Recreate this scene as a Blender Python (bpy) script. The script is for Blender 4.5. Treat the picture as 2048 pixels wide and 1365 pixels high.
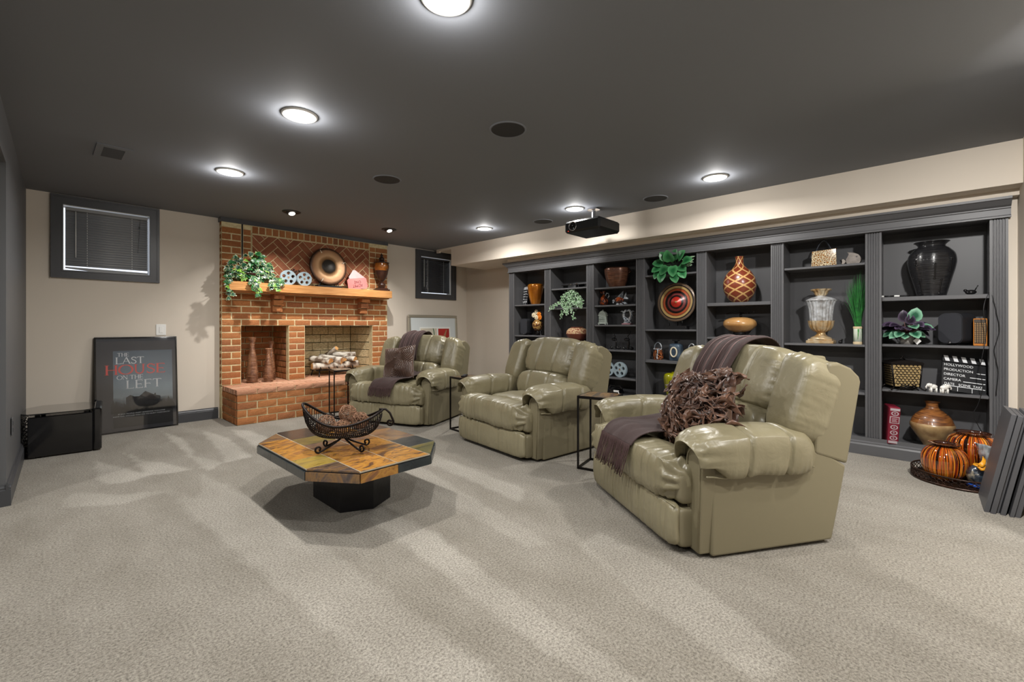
import bpy, bmesh, math, random
from mathutils import Vector, Matrix, noise
sc = bpy.context.scene
for o in list(bpy.data.objects): bpy.data.objects.remove(o)
R = math.radians
PI = math.pi

# ---------------------------------------------------------------- camera, world, light, exposure
cam = bpy.data.objects.new('camera', bpy.data.cameras.new('camera'))
sc.collection.objects.link(cam)
cam.location = (0, 0, 1.125)
cam.rotation_euler = (R(90), 0, R(-47))
cam.data.sensor_width = 36.0
cam.data.lens = 36.0 * 885.0 / 2048.0
cam.data.shift_y = -30.5 / 2048.0
cam.data.clip_start = 0.05
sc.camera = cam
w = bpy.data.worlds.new('world'); sc.world = w; w.use_nodes = True
w.node_tree.nodes['Background'].inputs[0].default_value = (0.80, 0.87, 1.0, 1)
w.node_tree.nodes['Background'].inputs[1].default_value = 1.5
sc.view_settings.view_transform = 'Standard'; sc.view_settings.look = 'None'
sc.view_settings.exposure = 0.0; sc.view_settings.gamma = 1.0
sc.view_settings.use_curve_mapping = False
sc.cycles.use_denoising = True
sc.cycles.max_bounces = 8; sc.cycles.diffuse_bounces = 4; sc.cycles.glossy_bounces = 4
sc.cycles.transmission_bounces = 8; sc.cycles.transparent_max_bounces = 8
sc.cycles.sample_clamp_indirect = 4.0
sc.cycles.caustics_reflective = False; sc.cycles.caustics_refractive = False
CAN_W = 22.0          # power of one ceiling can
def can_light(x, y, z=2.405, power=CAN_W, size=0.11, spread=165, tilt=(0, 0)):
    l = bpy.data.lights.new('can_lamp', 'AREA'); l.shape = 'DISK'; l.size = size
    l.energy = power; l.color = (1.0, 0.975, 0.94); l.spread = R(spread)
    o = bpy.data.objects.new('can_lamp', l); sc.collection.objects.link(o)
    o.location = (x, y, z); o.rotation_euler = (tilt[0], tilt[1], 0)
    return o
CANS = [(1.115, 1.40), (1.115, 2.85), (1.12, 4.335), (4.09, 1.355), (4.105, 2.865), (4.11, 4.34)]
def can_glow(x, y, power=7.0, z=2.385):  # point lamp added just below a can to spread glow over the ceiling
    l = bpy.data.lights.new('can_glow', 'POINT'); l.energy = power; l.shadow_soft_size = 0.03; l.color = (1.0, 0.975, 0.94)
    o = bpy.data.objects.new('can_glow', l); sc.collection.objects.link(o); o.location = (x, y, z)
for x, y in CANS: can_light(x, y); can_glow(x, y)
for x, y in [(1.115, -0.05), (2.2, -1.5), (-1.6, 0.6), (-1.6, 3.2), (2.6, -1.0)]: can_light(x, y); can_glow(x, y)   # unseen cans added as fill, behind and beside the camera
can_light(2.65, -0.46, power=34, spread=120, tilt=(0, R(-42)))   # lights the near end of the bookcase from just outside the view
can_light(1.998, 5.341, 2.40, 12, 0.05, 95, (R(22), 0))
can_light(3.267, 5.338, 2.40, 12, 0.05, 95, (R(22), 0))

# ---------------------------------------------------------------- helpers
H = 2.44
def _mat(name):
    m = bpy.data.materials.new(name); m.use_nodes = True
    nt = m.node_tree; b = nt.nodes['Principled BSDF']
    return m, nt, b
def lin(c):
    return tuple(((v / 255.0) / 12.92 if v <= 10 else ((v / 255.0 + 0.055) / 1.055) ** 2.4) for v in c) + (1,)
def mat(name, rgb, rough=0.5, metal=0.0, rgb2=None, nscale=20.0, ndet=4.0, bump=0.0, bscale=60.0, bdist=0.002,
        rnd=0.0, coat=0.0, stretch=None, trans=0.0, ior=1.45, spec=0.5, contrast=(0.35, 0.65), sheen=0.0, emit=0.0, sss=0.0, rnd_hue=None):
    m, nt, b = _mat(name); N, L = nt.nodes, nt.links
    c1 = lin(rgb)
    b.inputs['Base Color'].default_value = c1
    b.inputs['Roughness'].default_value = rough; b.inputs['Metallic'].default_value = metal
    b.inputs['Coat Weight'].default_value = coat; b.inputs['Coat Roughness'].default_value = 0.08
    b.inputs['Transmission Weight'].default_value = trans; b.inputs['IOR'].default_value = ior
    b.inputs['Specular IOR Level'].default_value = spec
    b.inputs['Sheen Weight'].default_value = sheen
    col = None
    tc = N.new('ShaderNodeTexCoord'); mp = N.new('ShaderNodeMapping')
    L.new(tc.outputs['Object'], mp.inputs[0])
    if stretch: mp.inputs['Scale'].default_value = stretch
    oi = N.new('ShaderNodeObjectInfo')
    add = N.new('ShaderNodeVectorMath'); add.operation = 'MULTIPLY_ADD'
    sx = N.new('ShaderNodeCombineXYZ')
    for i in range(3): L.new(oi.outputs['Random'], sx.inputs[i])
    L.new(sx.outputs[0], add.inputs[0]); add.inputs[1].default_value = (37, 17, 91)
    L.new(mp.outputs[0], add.inputs[2])
    vec = add.outputs[0]
    if rgb2:
        n = N.new('ShaderNodeTexNoise'); n.inputs['Scale'].default_value = nscale; n.inputs['Detail'].default_value = ndet
        L.new(vec, n.inputs['Vector'])
        cr = N.new('ShaderNodeValToRGB'); cr.color_ramp.elements[0].position = contrast[0]; cr.color_ramp.elements[1].position = contrast[1]
        cr.color_ramp.elements[0].color = c1; cr.color_ramp.elements[1].color = lin(rgb2)
        L.new(n.outputs['Fac'], cr.inputs[0]); col = cr.outputs[0]
    if rnd_hue:      # piece-to-piece colour from a small palette
        cr = N.new('ShaderNodeValToRGB'); e = cr.color_ramp.elements
        while len(e) > 1: e.remove(e[-1])
        e[0].position = 0.0; e[0].color = lin(rnd_hue[0])
        for i, c in enumerate(rnd_hue[1:]):
            k = e.new((i + 1) / (len(rnd_hue) - 1)); k.color = lin(c)
        L.new(oi.outputs['Random'], cr.inputs[0])
        if col is None: col = cr.outputs[0]
        else:
            mx = N.new('ShaderNodeMix'); mx.data_type = 'RGBA'; mx.inputs[0].default_value = 0.45
            L.new(cr.outputs[0], mx.inputs[6]); L.new(col, mx.inputs[7]); col = mx.outputs[2]
    if rnd:
        hs = N.new('ShaderNodeHueSaturation')
        mr = N.new('ShaderNodeMapRange'); mr.inputs['To Min'].default_value = 1 - rnd; mr.inputs['To Max'].default_value = 1 + rnd
        L.new(oi.outputs['Random'], mr.inputs[0]); L.new(mr.outputs[0], hs.inputs['Value'])
        if col is None: hs.inputs['Color'].default_value = c1
        else: L.new(col, hs.inputs['Color'])
        col = hs.outputs[0]
    if col is not None: L.new(col, b.inputs['Base Color'])
    if bump:
        n = N.new('ShaderNodeTexNoise'); n.inputs['Scale'].default_value = bscale; n.inputs['Detail'].default_value = 5
        L.new(vec, n.inputs['Vector'])
        bp = N.new('ShaderNodeBump'); bp.inputs['Strength'].default_value = bump; bp.inputs['Distance'].default_value = bdist
        L.new(n.outputs['Fac'], bp.inputs['Height']); L.new(bp.outputs[0], b.inputs['Normal'])
    if emit:
        b.inputs['Emission Color'].default_value = c1; b.inputs['Emission Strength'].default_value = emit
    return m

def clear_glass(name, rgb=(255, 255, 255), ior=1.5, tint=1.0):
    m = bpy.data.materials.new(name); m.use_nodes = True; nt = m.node_tree; N, L = nt.nodes, nt.links
    N.remove(N['Principled BSDF']); out = N['Material Output']
    t = N.new('ShaderNodeBsdfTransparent'); t.inputs[0].default_value = lin(rgb); g = N.new('ShaderNodeBsdfGlossy'); g.inputs['Roughness'].default_value = .03
    f = N.new('ShaderNodeFresnel'); f.inputs[0].default_value = ior; mx = N.new('ShaderNodeMixShader')
    L.new(f.outputs[0], mx.inputs[0]); L.new(t.outputs[0], mx.inputs[1]); L.new(g.outputs[0], mx.inputs[2]); L.new(mx.outputs[0], out.inputs[0]); return m
def tag(o, label=None, cat=None, group=None, kind=None):
    if label: o['label'] = label
    if cat: o['category'] = cat
    if group: o['group'] = group
    if kind: o['kind'] = kind
    return o
def thing(name, label, cat, loc=(0, 0, 0), rz=0.0, group=None, kind=None, rot=None):
    o = bpy.data.objects.new(name, None); sc.collection.objects.link(o)
    o.location = loc; o.rotation_euler = rot if rot else (0, 0, rz)
    return tag(o, label, cat, group, kind)
def local_inv(o):
    m = Matrix.Identity(4)
    while o is not None:
        m = (Matrix.Translation(o.location) @ o.rotation_euler.to_matrix().to_4x4() @ Matrix.Diagonal((*o.scale, 1))) @ m
        o = o.parent
    return m.inverted()

class MB:
    """collects vertices and faces; build() links them as one mesh object"""
    def __init__(s): s.v = []; s.f = []; s.sm = []; s.mi = []; s.cm = 0; s.col = None
    def add(s, vs, fs, smooth=False, M=None):
        o = len(s.v)
        s.v += [tuple(M @ Vector(p)) if M is not None else tuple(p) for p in vs]
        s.f += [tuple(i + o for i in f) for f in fs]; s.sm += [smooth] * len(fs); s.mi += [s.cm] * len(fs)
        return s
    def box(s, x0, x1, y0, y1, z0, z1, M=None):
        v = [(x, y, z) for z in (z0, z1) for y in (y0, y1) for x in (x0, x1)]
        return s.add(v, [(0, 2, 3, 1), (4, 5, 7, 6), (0, 1, 5, 4), (2, 6, 7, 3), (0, 4, 6, 2), (1, 3, 7, 5)], False, M)
    def cbox(s, x0, x1, y0, y1, z0, z1, c=0.004, M=None, smooth=False):
        # chamfered box
        cx, cy, cz = (x0 + x1) / 2, (y0 + y1) / 2, (z0 + z1) / 2
        hx, hy, hz = (x1 - x0) / 2, (y1 - y0) / 2, (z1 - z0) / 2
        c = min(c, hx * .8, hy * .8, hz * .8)
        v = []; idx = {}
        for sx in (-1, 1):
            for sy in (-1, 1):
                for sz in (-1, 1):
                    for a in range(3):
                        p = [sx * (hx - c), sy * (hy - c), sz * (hz - c)]
                        p[a] = (sx * hx, sy * hy, sz * hz)[a]
                        idx[(sx, sy, sz, a)] = len(v); v.append((cx + p[0], cy + p[1], cz + p[2]))
        f = []
        I = idx
        for q in (-1, 1):
            fx = [I[(q, a, b, 0)] for a, b in ((-1, -1), (1, -1), (1, 1), (-1, 1))]
            fy = [I[(a, q, b, 1)] for a, b in ((-1, -1), (-1, 1), (1, 1), (1, -1))]
            fz = [I[(a, b, q, 2)] for a, b in ((-1, -1), (1, -1), (1, 1), (-1, 1))]
            for g in (fx, fy, fz): f.append(tuple(g) if q > 0 else tuple(reversed(g)))
        for sx in (-1, 1):
            for sy in (-1, 1):
                e = (I[(sx, sy, -1, 0)], I[(sx, sy, -1, 1)], I[(sx, sy, 1, 1)], I[(sx, sy, 1, 0)]); f.append(e if sx * sy > 0 else e[::-1])
                e = (I[(sx, -1, sy, 2)], I[(sx, -1, sy, 0)], I[(sx, 1, sy, 0)], I[(sx, 1, sy, 2)]); f.append(e if sx * sy > 0 else e[::-1])
                e = (I[(-1, sx, sy, 1)], I[(-1, sx, sy, 2)], I[(1, sx, sy, 2)], I[(1, sx, sy, 1)]); f.append(e if sx * sy > 0 else e[::-1])
                for sz in (-1, 1):
                    e = (I[(sx, sy, sz, 0)], I[(sx, sy, sz, 1)], I[(sx, sy, sz, 2)]); f.append(e if sx * sy * sz > 0 else e[::-1])
        return s.add(v, f, smooth, M)
    def lathe(s, prof, n=32, M=None, smooth=True, cap=True, sq=None):
        v = []; f = []
        for r, z in prof:
            for k in range(n):
                a = 2 * PI * k / n
                rr = r * (sq(a, z) if sq else 1)
                v.append((rr * math.cos(a), rr * math.sin(a), z))
        for i in range(len(prof) - 1):
            for k in range(n):
                a, b = i * n + k, i * n + (k + 1) % n
                f.append((a, b, b + n, a + n))
        if cap:
            f.append(tuple(range(n))[::-1]); f.append(tuple(range((len(prof) - 1) * n, len(prof) * n)))
        return s.add(v, f, smooth, M)
    def tube(s, pts, r=0.005, n=6, closed=False, M=None):
        pts = [Vector(p) for p in pts]; m = len(pts); v = []; f = []
        up = None
        for i, p in enumerate(pts):
            a = pts[(i - 1) % m] if (closed or i > 0) else p
            b = pts[(i + 1) % m] if (closed or i < m - 1) else p
            t = (b - a).normalized() if (b - a).length > 1e-9 else Vector((0, 0, 1))
            if up is None:
                up = Vector((0, 0, 1)) if abs(t.z) < .9 else Vector((1, 0, 0))
            x = t.cross(up)
            if x.length < 1e-6: x = t.cross(Vector((1, 0.3, 0)))
            x.normalize(); y = x.cross(t).normalized(); up = y
            rr = r(i / max(1, m - 1)) if callable(r) else r
            for k in range(n):
                q = 2 * PI * k / n
                v.append(p + x * (rr * math.cos(q)) + y * (rr * math.sin(q)))
        rings = m if closed else m - 1
        for i in range(rings):
            j = (i + 1) % m
            for k in range(n):
                l = (k + 1) % n
                f.append((i * n + k, i * n + l, j * n + l, j * n + k))
        if not closed: f.append(tuple(range(n))[::-1]); f.append(tuple(range((m - 1) * n, m * n)))
        return s.add(v, f, True, M)
    def bar(s, a, b, r=0.005, n=6): return s.tube([a, b], r, n)
    def prism(s, poly, a0, a1, axis='y', M=None, smooth=False):
        # poly: 2D points; axis: extrusion axis. y: (x,z)  x: (y,z)  z: (x,y)
        def P(p, a): return {'y': (p[0], a, p[1]), 'x': (a, p[0], p[1]), 'z': (p[0], p[1], a)}[axis]
        n = len(poly); v = [P(p, a0) for p in poly] + [P(p, a1) for p in poly]
        f = [tuple(range(n)), tuple(range(2 * n - 1, n - 1, -1))] + [(i, i + n, (i + 1) % n + n, (i + 1) % n) for i in range(n)]
        return s.add(v, f, smooth, M)
    def sphere(s, c, r, nu=16, nv=10, sc3=(1, 1, 1), M=None, fn=None):
        v = []; f = []
        for j in range(nv + 1):
            t = PI * j / nv
            for i in range(nu):
                a = 2 * PI * i / nu
                p = Vector((math.sin(t) * math.cos(a), math.sin(t) * math.sin(a), math.cos(t)))
                q = r * (fn(p) if fn else 1)
                v.append((c[0] + p.x * q * sc3[0], c[1] + p.y * q * sc3[1], c[2] + p.z * q * sc3[2]))
        for j in range(nv):
            for i in range(nu):
                a, b = j * nu + i, j * nu + (i + 1) % nu
                f.append((a, a + nu, b + nu, b))
        return s.add(v, f, True, M)
    def sheet(s, P, nu, nv, smooth=True, M=None):
        v = [P(i / nu, j / nv) for j in range(nv + 1) for i in range(nu + 1)]
        f = [(j * (nu + 1) + i, j * (nu + 1) + i + 1, (j + 1) * (nu + 1) + i + 1, (j + 1) * (nu + 1) + i) for j in range(nv) for i in range(nu)]
        return s.add(v, f, smooth, M)
    def build(s, name, m, parent=None, world=False, loc=None, rot=None, fix=True, label=None):
        me = bpy.data.meshes.new(name)
        vs = s.v
        if world and parent is not None:
            I = local_inv(parent); vs = [I @ Vector(p) for p in vs]
        me.from_pydata([tuple(p) for p in vs], [], s.f)
        if fix:
            bm = bmesh.new(); bm.from_mesh(me); bmesh.ops.remove_doubles(bm, verts=bm.verts, dist=1e-6)
            bmesh.ops.recalc_face_normals(bm, faces=bm.faces); bm.to_mesh(me); bm.free()
            for p in me.polygons: p.use_smooth = len(p.vertices) <= 4 and (s.sm[0] if s.sm else False)
            if len(me.polygons) == len(s.f):
                me.polygons.foreach_set('use_smooth', s.sm)
        else: me.polygons.foreach_set('use_smooth', s.sm)
        ms = m if isinstance(m, (list, tuple)) else [m]
        for k in ms: me.materials.append(k)
        if len(ms) > 1 and len(me.polygons) == len(s.mi): me.polygons.foreach_set('material_index', s.mi)
        if any(s.sm) and not all(s.sm):
            pass
        me.update()
        o = bpy.data.objects.new(name, me); sc.collection.objects.link(o)
        if parent is not None: o.parent = parent
        if loc: o.location = loc
        if rot: o.rotation_euler = rot
        if label: o['label'] = label
        return o
def inst(src, name, parent=None, loc=None, rot=None, scale=None, m=None):
    o = bpy.data.objects.new(name, src.data if hasattr(src, 'data') else src); sc.collection.objects.link(o)
    if parent is not None: o.parent = parent
    if loc is not None: o.location = loc
    if rot is not None: o.rotation_euler = rot
    if scale is not None: o.scale = scale
    if m is not None:
        o.material_slots[0].link = 'OBJECT'; o.material_slots[0].material = m
    return o
def meshdata(mb, name, m):
    o = mb.build(name, m); me = o.data; bpy.data.objects.remove(o); return me
def copy_tree(o, parent=None):
    c = o.copy(); sc.collection.objects.link(c); c.parent = parent
    for ch in [k for k in sc.objects if k.parent == o]: copy_tree(ch, c)
    return c
def text(body, size, m, parent, loc, rot, name='lettering', align='LEFT', ext=0.0006, sx=1.0):
    cu = bpy.data.curves.new(name, 'FONT'); cu.body = body; cu.size = size; cu.align_x = align
    cu.extrude = ext; cu.resolution_u = 3
    t = bpy.data.objects.new(name, cu); sc.collection.objects.link(t)
    bpy.context.view_layer.update()
    dg = bpy.context.evaluated_depsgraph_get()
    me = bpy.data.meshes.new_from_object(t.evaluated_get(dg)); bpy.data.objects.remove(t)
    me.materials.clear(); me.materials.append(m)
    o = bpy.data.objects.new(name, me); sc.collection.objects.link(o); o.parent = parent
    o.location = loc; o.rotation_euler = rot; o.scale = (sx, 1, 1)
    return o
def RT(x=0, y=0, z=0, rx=0, ry=0, rz=0, s=1):
    return Matrix.Translation((x, y, z)) @ Matrix.Rotation(rz, 4, 'Z') @ Matrix.Rotation(ry, 4, 'Y') @ Matrix.Rotation(rx, 4, 'X') @ Matrix.Scale(s, 4)
def smooth_prof(pts, n=4):
    # Catmull-Rom through profile points
    out = []
    P = [pts[0]] + list(pts) + [pts[-1]]
    for i in range(1, len(P) - 2):
        for k in range(n):
            t = k / n
            out.append(tuple(0.5 * ((2 * P[i][a]) + (-P[i - 1][a] + P[i + 1][a]) * t + (2 * P[i - 1][a] - 5 * P[i][a] + 4 * P[i + 1][a] - P[i + 2][a]) * t * t + (-P[i - 1][a] + 3 * P[i][a] - 3 * P[i + 1][a] + P[i + 2][a]) * t ** 3) for a in (0, 1)))
    out.append(pts[-1])
    return [(max(r, 0.0005), z) for r, z in out]
# ---------------------------------------------------------------- materials of the room
M = {}
M['beige'] = mat('beige_paint', (213, 203, 189), 0.75, bump=0.05, bscale=150, spec=0.3)
M['ceil'] = mat('charcoal_ceiling_paint', (122, 125, 131), 0.8, bump=0.08, bscale=90, spec=0.25)
M['darkwall'] = mat('charcoal_wall_paint', (92, 93, 95), 0.5, spec=0.4, bump=0.05, bscale=100)
M['trim'] = mat('charcoal_gloss_trim', (70, 71, 74), 0.38, bump=0.03, bscale=60)
M['shelf'] = mat('charcoal_shelf_paint', (90, 90, 92), 0.42, bump=0.03, bscale=60)
M['black'] = mat('black_plastic', (16, 16, 18), 0.4)
M['gloss'] = mat('black_gloss', (20, 20, 22), 0.10, coat=0.6)
M['white'] = mat('white_plastic', (235, 235, 232), 0.35)
M['iron'] = mat('black_iron', (26, 23, 22), 0.4, metal=0.6)
M['chrome'] = mat('chrome', (215, 215, 220), 0.12, metal=1.0)
M['mortar'] = mat('mortar', (226, 212, 170), 0.95, rgb2=(206, 188, 146), nscale=30, bump=0.5, bscale=120, spec=0.1)
BR = [(152, 96, 60), (176, 116, 70), (188, 126, 76), (158, 100, 66), (194, 134, 84), (134, 86, 62), (182, 120, 76), (112, 78, 64)]
M['brick'] = mat('red_brick', (194, 130, 82), 0.9, rgb2=(138, 82, 54), nscale=14, bump=0.6, bscale=70, bdist=0.004, rnd=0.10, spec=0.15, rnd_hue=BR)
M['brick2'] = mat('herringbone_brick', (170, 112, 80), 0.9, rgb2=(134, 84, 62), nscale=16, bump=0.6, bscale=70, bdist=0.004, rnd=0.14, spec=0.15, rnd_hue=[(156, 96, 70), (138, 82, 62), (168, 106, 78), (146, 88, 66)])
M['hearth'] = mat('lit_hearth_brick', (200, 150, 118), 0.9, rgb2=(160, 102, 74), nscale=12, bump=0.5, bscale=60, rnd=0.08, spec=0.2, rnd_hue=[(205, 158, 130), (190, 140, 112), (214, 176, 150)])  # brick paled to hold the light falling on the hearth top
M['firebrick'] = mat('yellow_firebrick', (224, 204, 162), 0.9, rgb2=(182, 164, 124), nscale=8, bump=0.3, bscale=50, rnd=0.08, spec=0.15)
M['soot'] = mat('dark_joint', (62, 50, 38), 0.95)
M['oak'] = mat('oak_mantel', (205, 150, 92), 0.4, rgb2=(178, 120, 66), nscale=5, ndet=6, stretch=(1, 8, 14), bump=0.1, bscale=20)
M['glass'] = clear_glass('window_glass')

# ---- carpet: pile with vacuum lanes (the nap lies differently in each lane)
def carpet_mat():
    m, nt, b = _mat('beige_carpet'); N, L = nt.nodes, nt.links
    tc = N.new('ShaderNodeTexCoord')
    at = N.new('ShaderNodeAttribute'); at.attribute_name = 'nap'
    n1 = N.new('ShaderNodeTexNoise'); n1.inputs['Scale'].default_value = 105; n1.inputs['Detail'].default_value = 4; n1.inputs['Roughness'].default_value = 0.8
    n2 = N.new('ShaderNodeTexNoise'); n2.inputs['Scale'].default_value = 3.4; n2.inputs['Detail'].default_value = 7; n2.inputs['Roughness'].default_value = 0.62
    mp = N.new('ShaderNodeMapping'); mp.inputs['Scale'].default_value = (1.5, .7, 1); L.new(tc.outputs['Object'], mp.inputs[0]); L.new(mp.outputs[0], n2.inputs['Vector']); L.new(tc.outputs['Object'], n1.inputs['Vector'])
    a = N.new('ShaderNodeMapRange'); a.inputs['From Min'].default_value = 0.3; a.inputs['From Max'].default_value = 0.7
    a.inputs['To Min'].default_value = -0.13; a.inputs['To Max'].default_value = 0.13; L.new(n2.outputs['Fac'], a.inputs[0])
    s = N.new('ShaderNodeMath'); s.operation = 'ADD'; L.new(at.outputs['Fac'], s.inputs[0]); L.new(a.outputs[0], s.inputs[1])
    cr = N.new('ShaderNodeValToRGB'); cr.color_ramp.elements[0].color = lin((142, 135, 122)); cr.color_ramp.elements[1].color = lin((206, 200, 189))
    L.new(s.outputs[0], cr.inputs[0])
    sp = N.new('ShaderNodeValToRGB'); sp.color_ramp.elements[0].position = 0.32; sp.color_ramp.elements[1].position = 0.60
    sp.color_ramp.elements[0].color = (0.16, 0.15, 0.13, 1); sp.color_ramp.elements[1].color = (1.12, 1.12, 1.12, 1)
    L.new(n1.outputs['Fac'], sp.inputs[0])
    mx = N.new('ShaderNodeMix'); mx.data_type = 'RGBA'; mx.blend_type = 'MULTIPLY'; mx.inputs[0].default_value = 0.85
    L.new(cr.outputs[0], mx.inputs[6]); L.new(sp.outputs[0], mx.inputs[7]); L.new(mx.outputs[2], b.inputs['Base Color'])
    bp = N.new('ShaderNodeBump'); bp.inputs['Strength'].default_value = 0.9; bp.inputs['Distance'].default_value = 0.008
    L.new(n1.outputs['Fac'], bp.inputs['Height']); L.new(bp.outputs[0], b.inputs['Normal'])
    b.inputs['Roughness'].default_value = 1.0; b.inputs['Specular IOR Level'].default_value = 0.05; b.inputs['Sheen Weight'].default_value = 0.15
    return m
M['carpet'] = carpet_mat()

LANES = [  # polygons on the floor (metres) where the nap was brushed light
    [(0.33, 5.05), (0.30, 4.36), (0.36, 4.22), (0.47, 4.20), (0.58, 4.26)],
    [(0.54, 5.2), (0.56, 4.28), (0.70, 4.2), (0.83, 4.18), (0.70, 4.6), (0.60, 4.75)],
    [(0.905, 5.95), (0.89, 4.5), (0.895, 4.05), (1.05, 4.22), (0.93, 4.6), (0.99, 5.3)],
    [(1.2, 5.75), (1.13, 4.8), (1.06, 4.2), (1.26, 4.2), (1.3, 5.1)],
    [(1.42, 5.5), (1.38, 4.5), (1.42, 4.15), (1.60, 4.3), (1.55, 5.3)],
    [(0.855, 4.02), (0.72, 3.45), (0.60, 3.84), (0.62, 3.2), (0.66, 2.7), (0.76, 1.25), (0.82, 0.85), (1.0, 0.85), (1.01, 1.98), (0.96, 3.1)],
    [(1.315, 2.36), (1.285, 2.0), (1.22, 1.3), (1.19, 0.75), (1.29, 0.6), (1.37, 1.3), (1.476, 1.99), (1.43, 2.5)],
    [(1.88, 3.2), (1.80, 2.4), (1.70, 1.47), (1.80, 1.40), (1.96, 2.27), (2.10, 2.95)],
    [(2.2, 3.6), (2.16, 2.6), (2.1, 1.9), (2.28, 2.0), (2.36, 3.0), (2.42, 3.6)],
    [(0.15, 4.2), (0.1, 3.9), (0.35, 3.7), (0.62, 3.75), (0.4, 3.9)],
    [(1.7, 0.9), (1.55, 0.4), (1.75, 0.3), (2.0, 0.8), (2.1, 1.3), (1.9, 1.3)],
]
def inpoly(x, y, P):
    c = False; j = len(P) - 1
    for i in range(len(P)):
        xi, yi = P[i]; xj, yj = P[j]
        if (yi > y) != (yj > y) and x < (xj - xi) * (y - yi) / (yj - yi) + xi: c = not c
        j = i
    return c
X0, X1, Y0, Y1, D = -3.0, 5.5, -2.6, 6.3, 0.02
nx, ny = int((X1 - X0) / D), int((Y1 - Y0) / D)
b = MB(); b.sheet(lambda u, v: (X0 + u * (X1 - X0), Y0 + v * (Y1 - Y0), 0.0), nx, ny)
flo = b.build('floor', M['carpet'], fix=False); tag(flo, 'beige cut-pile carpet with pale vacuum lanes', None, None, 'structure')
at = flo.data.attributes.new('nap', 'FLOAT', 'POINT')
vals = []
bb = [(min(p[0] for p in P), max(p[0] for p in P), min(p[1] for p in P), max(p[1] for p in P)) for P in LANES]
for (x, y, z) in b.v:
    v = 0.24 + 0.07 * noise.noise(Vector((x * 0.9, y * 0.3, 3)))
    v += 0.08 * math.sin((x + 0.15 * y) * 9.5 + 2.2 * noise.noise(Vector((x * 1.3, y * 0.5, 8)))) * (0.4 + 0.6 * max(0, noise.noise(Vector((x * .7, y * .7, 1)))))
    jx = x + 0.022 * noise.noise(Vector((x * 7, y * 7, 0))); jy = y + 0.022 * noise.noise(Vector((x * 7, y * 7, 5)))
    for k, P in enumerate(LANES):
        q = bb[k]
        if q[0] - .02 <= jx <= q[1] + .02 and q[2] - .02 <= jy <= q[3] + .02:
            v += (0.36 if k > 4 else 0.56) * (0.75 + 0.5 * noise.noise(Vector((x * 2.5, y * 2.5, 7)))) * sum(inpoly(jx + dx, jy + dy, P) for dx, dy in ((-.01, -.01), (.01, -.01), (.01, .01), (-.01, .01))) / 4
    vals.append(v)
at.data.foreach_set('value', vals)
b = MB(); b.box(X0, X1, Y0, Y1, -0.12, -0.02)
s_ = b.build('floor_slab', M['soot']); tag(s_, kind='structure')

def struct(name, b, m, label=None, parent=None):
    o = b.build(name, m, parent); tag(o, label, kind='structure'); return o
b = MB(); b.box(X0 - .1, X1 + .3, Y0 - .1, Y1 + .4, H, H + .12); struct('ceiling', b, M['ceil'], 'matte charcoal painted ceiling')

# back wall with two window openings and the firebox hole
def wall_y(b, y0, y1, x0, x1, z0, z1, holes):
    xs = sorted({x0, x1, *[h[0] for h in holes], *[h[1] for h in holes]})
    for a, c in zip(xs, xs[1:]):
        zs = [(z0, z1)]
        for h in holes:
            if h[0] < c and h[1] > a:
                n = []
                for p, q in zs:
                    if h[2] > p: n.append((p, min(q, h[2])))
                    if h[3] < q: n.append((max(p, h[3]), q))
                zs = n
        for p, q in zs:
            if q - p > 1e-6: b.box(a, c, y0, y1, p, q)
W1 = (0.174, 0.853, 1.683, 2.34); W2 = (4.463, 5.129, 1.683, 2.32)
b = MB(); wall_y(b, 6.3, 6.42, -3.1, 5.6, 0, H, [W1, W2, (1.60, 3.70, 0.0, 1.3)])
struct('wall_back', b, M['beige'], 'beige wall around the brick fireplace')
b = MB()
b.prism([(5.5, -0.6), (5.6, -0.6), (5.6, 6.42), (5.5, 6.42)], 0, H, 'z'); struct('wall_right', b, M['beige'], 'beige wall behind the bookcase')
b = MB(); b.box(3.4, 5.6, -2.6, -0.505, 0, H); struct('wall_front', b, M['beige'], 'short beige wall at the end of the bookcase')
b = MB(); b.box(-3.1, 3.4, -2.7, -2.6, 0, H); struct('wall_rear', b, M['beige'])
b = MB(); b.box(-3.1, -3.0, -2.6, 6.3, 0, H); struct('wall_far_left', b, M['darkwall'])
b = MB()   # left wall, slightly out of parallel, with a wide opening and a header over it
b.prism([(-0.134, 4.2), (-0.075, 6.3), (-0.215, 6.3), (-0.274, 4.2)], 0, H, 'z')
b.prism([(-0.226, 0.9), (-0.134, 4.2), (-0.274, 4.2), (-0.366, 0.9)], 2.145, H, 'z')
b.prism([(-0.30, -1.7), (-0.226, 0.9), (-0.366, 0.9), (-0.44, -1.7)], 2.145, H, 'z')
b.prism([(-0.325, -2.6), (-0.30, -1.7), (-0.44, -1.7), (-0.465, -2.6)], 0, H, 'z')
struct('wall_left', b, M['darkwall'], 'dark grey wall with a wide opening')
# soffit
b = MB(); b.box(4.71, 5.5, -0.505, 5.78, 2.13, H); b.box(4.875, 5.5, -0.505, 4.64, 2.081, 2.13); b.box(4.97, 5.5, -0.505, -0.459, 0, 2.13); b.box(4.71, 5.5, 5.78, 6.18, 2.405, H); b.box(4.71, 4.74, 6.1, 6.18, 2.38, 2.405)
o = b.build('trim_1', M['beige']); tag(o, 'beige soffit boxed below the ceiling along the bookcase', kind='structure')

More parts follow.
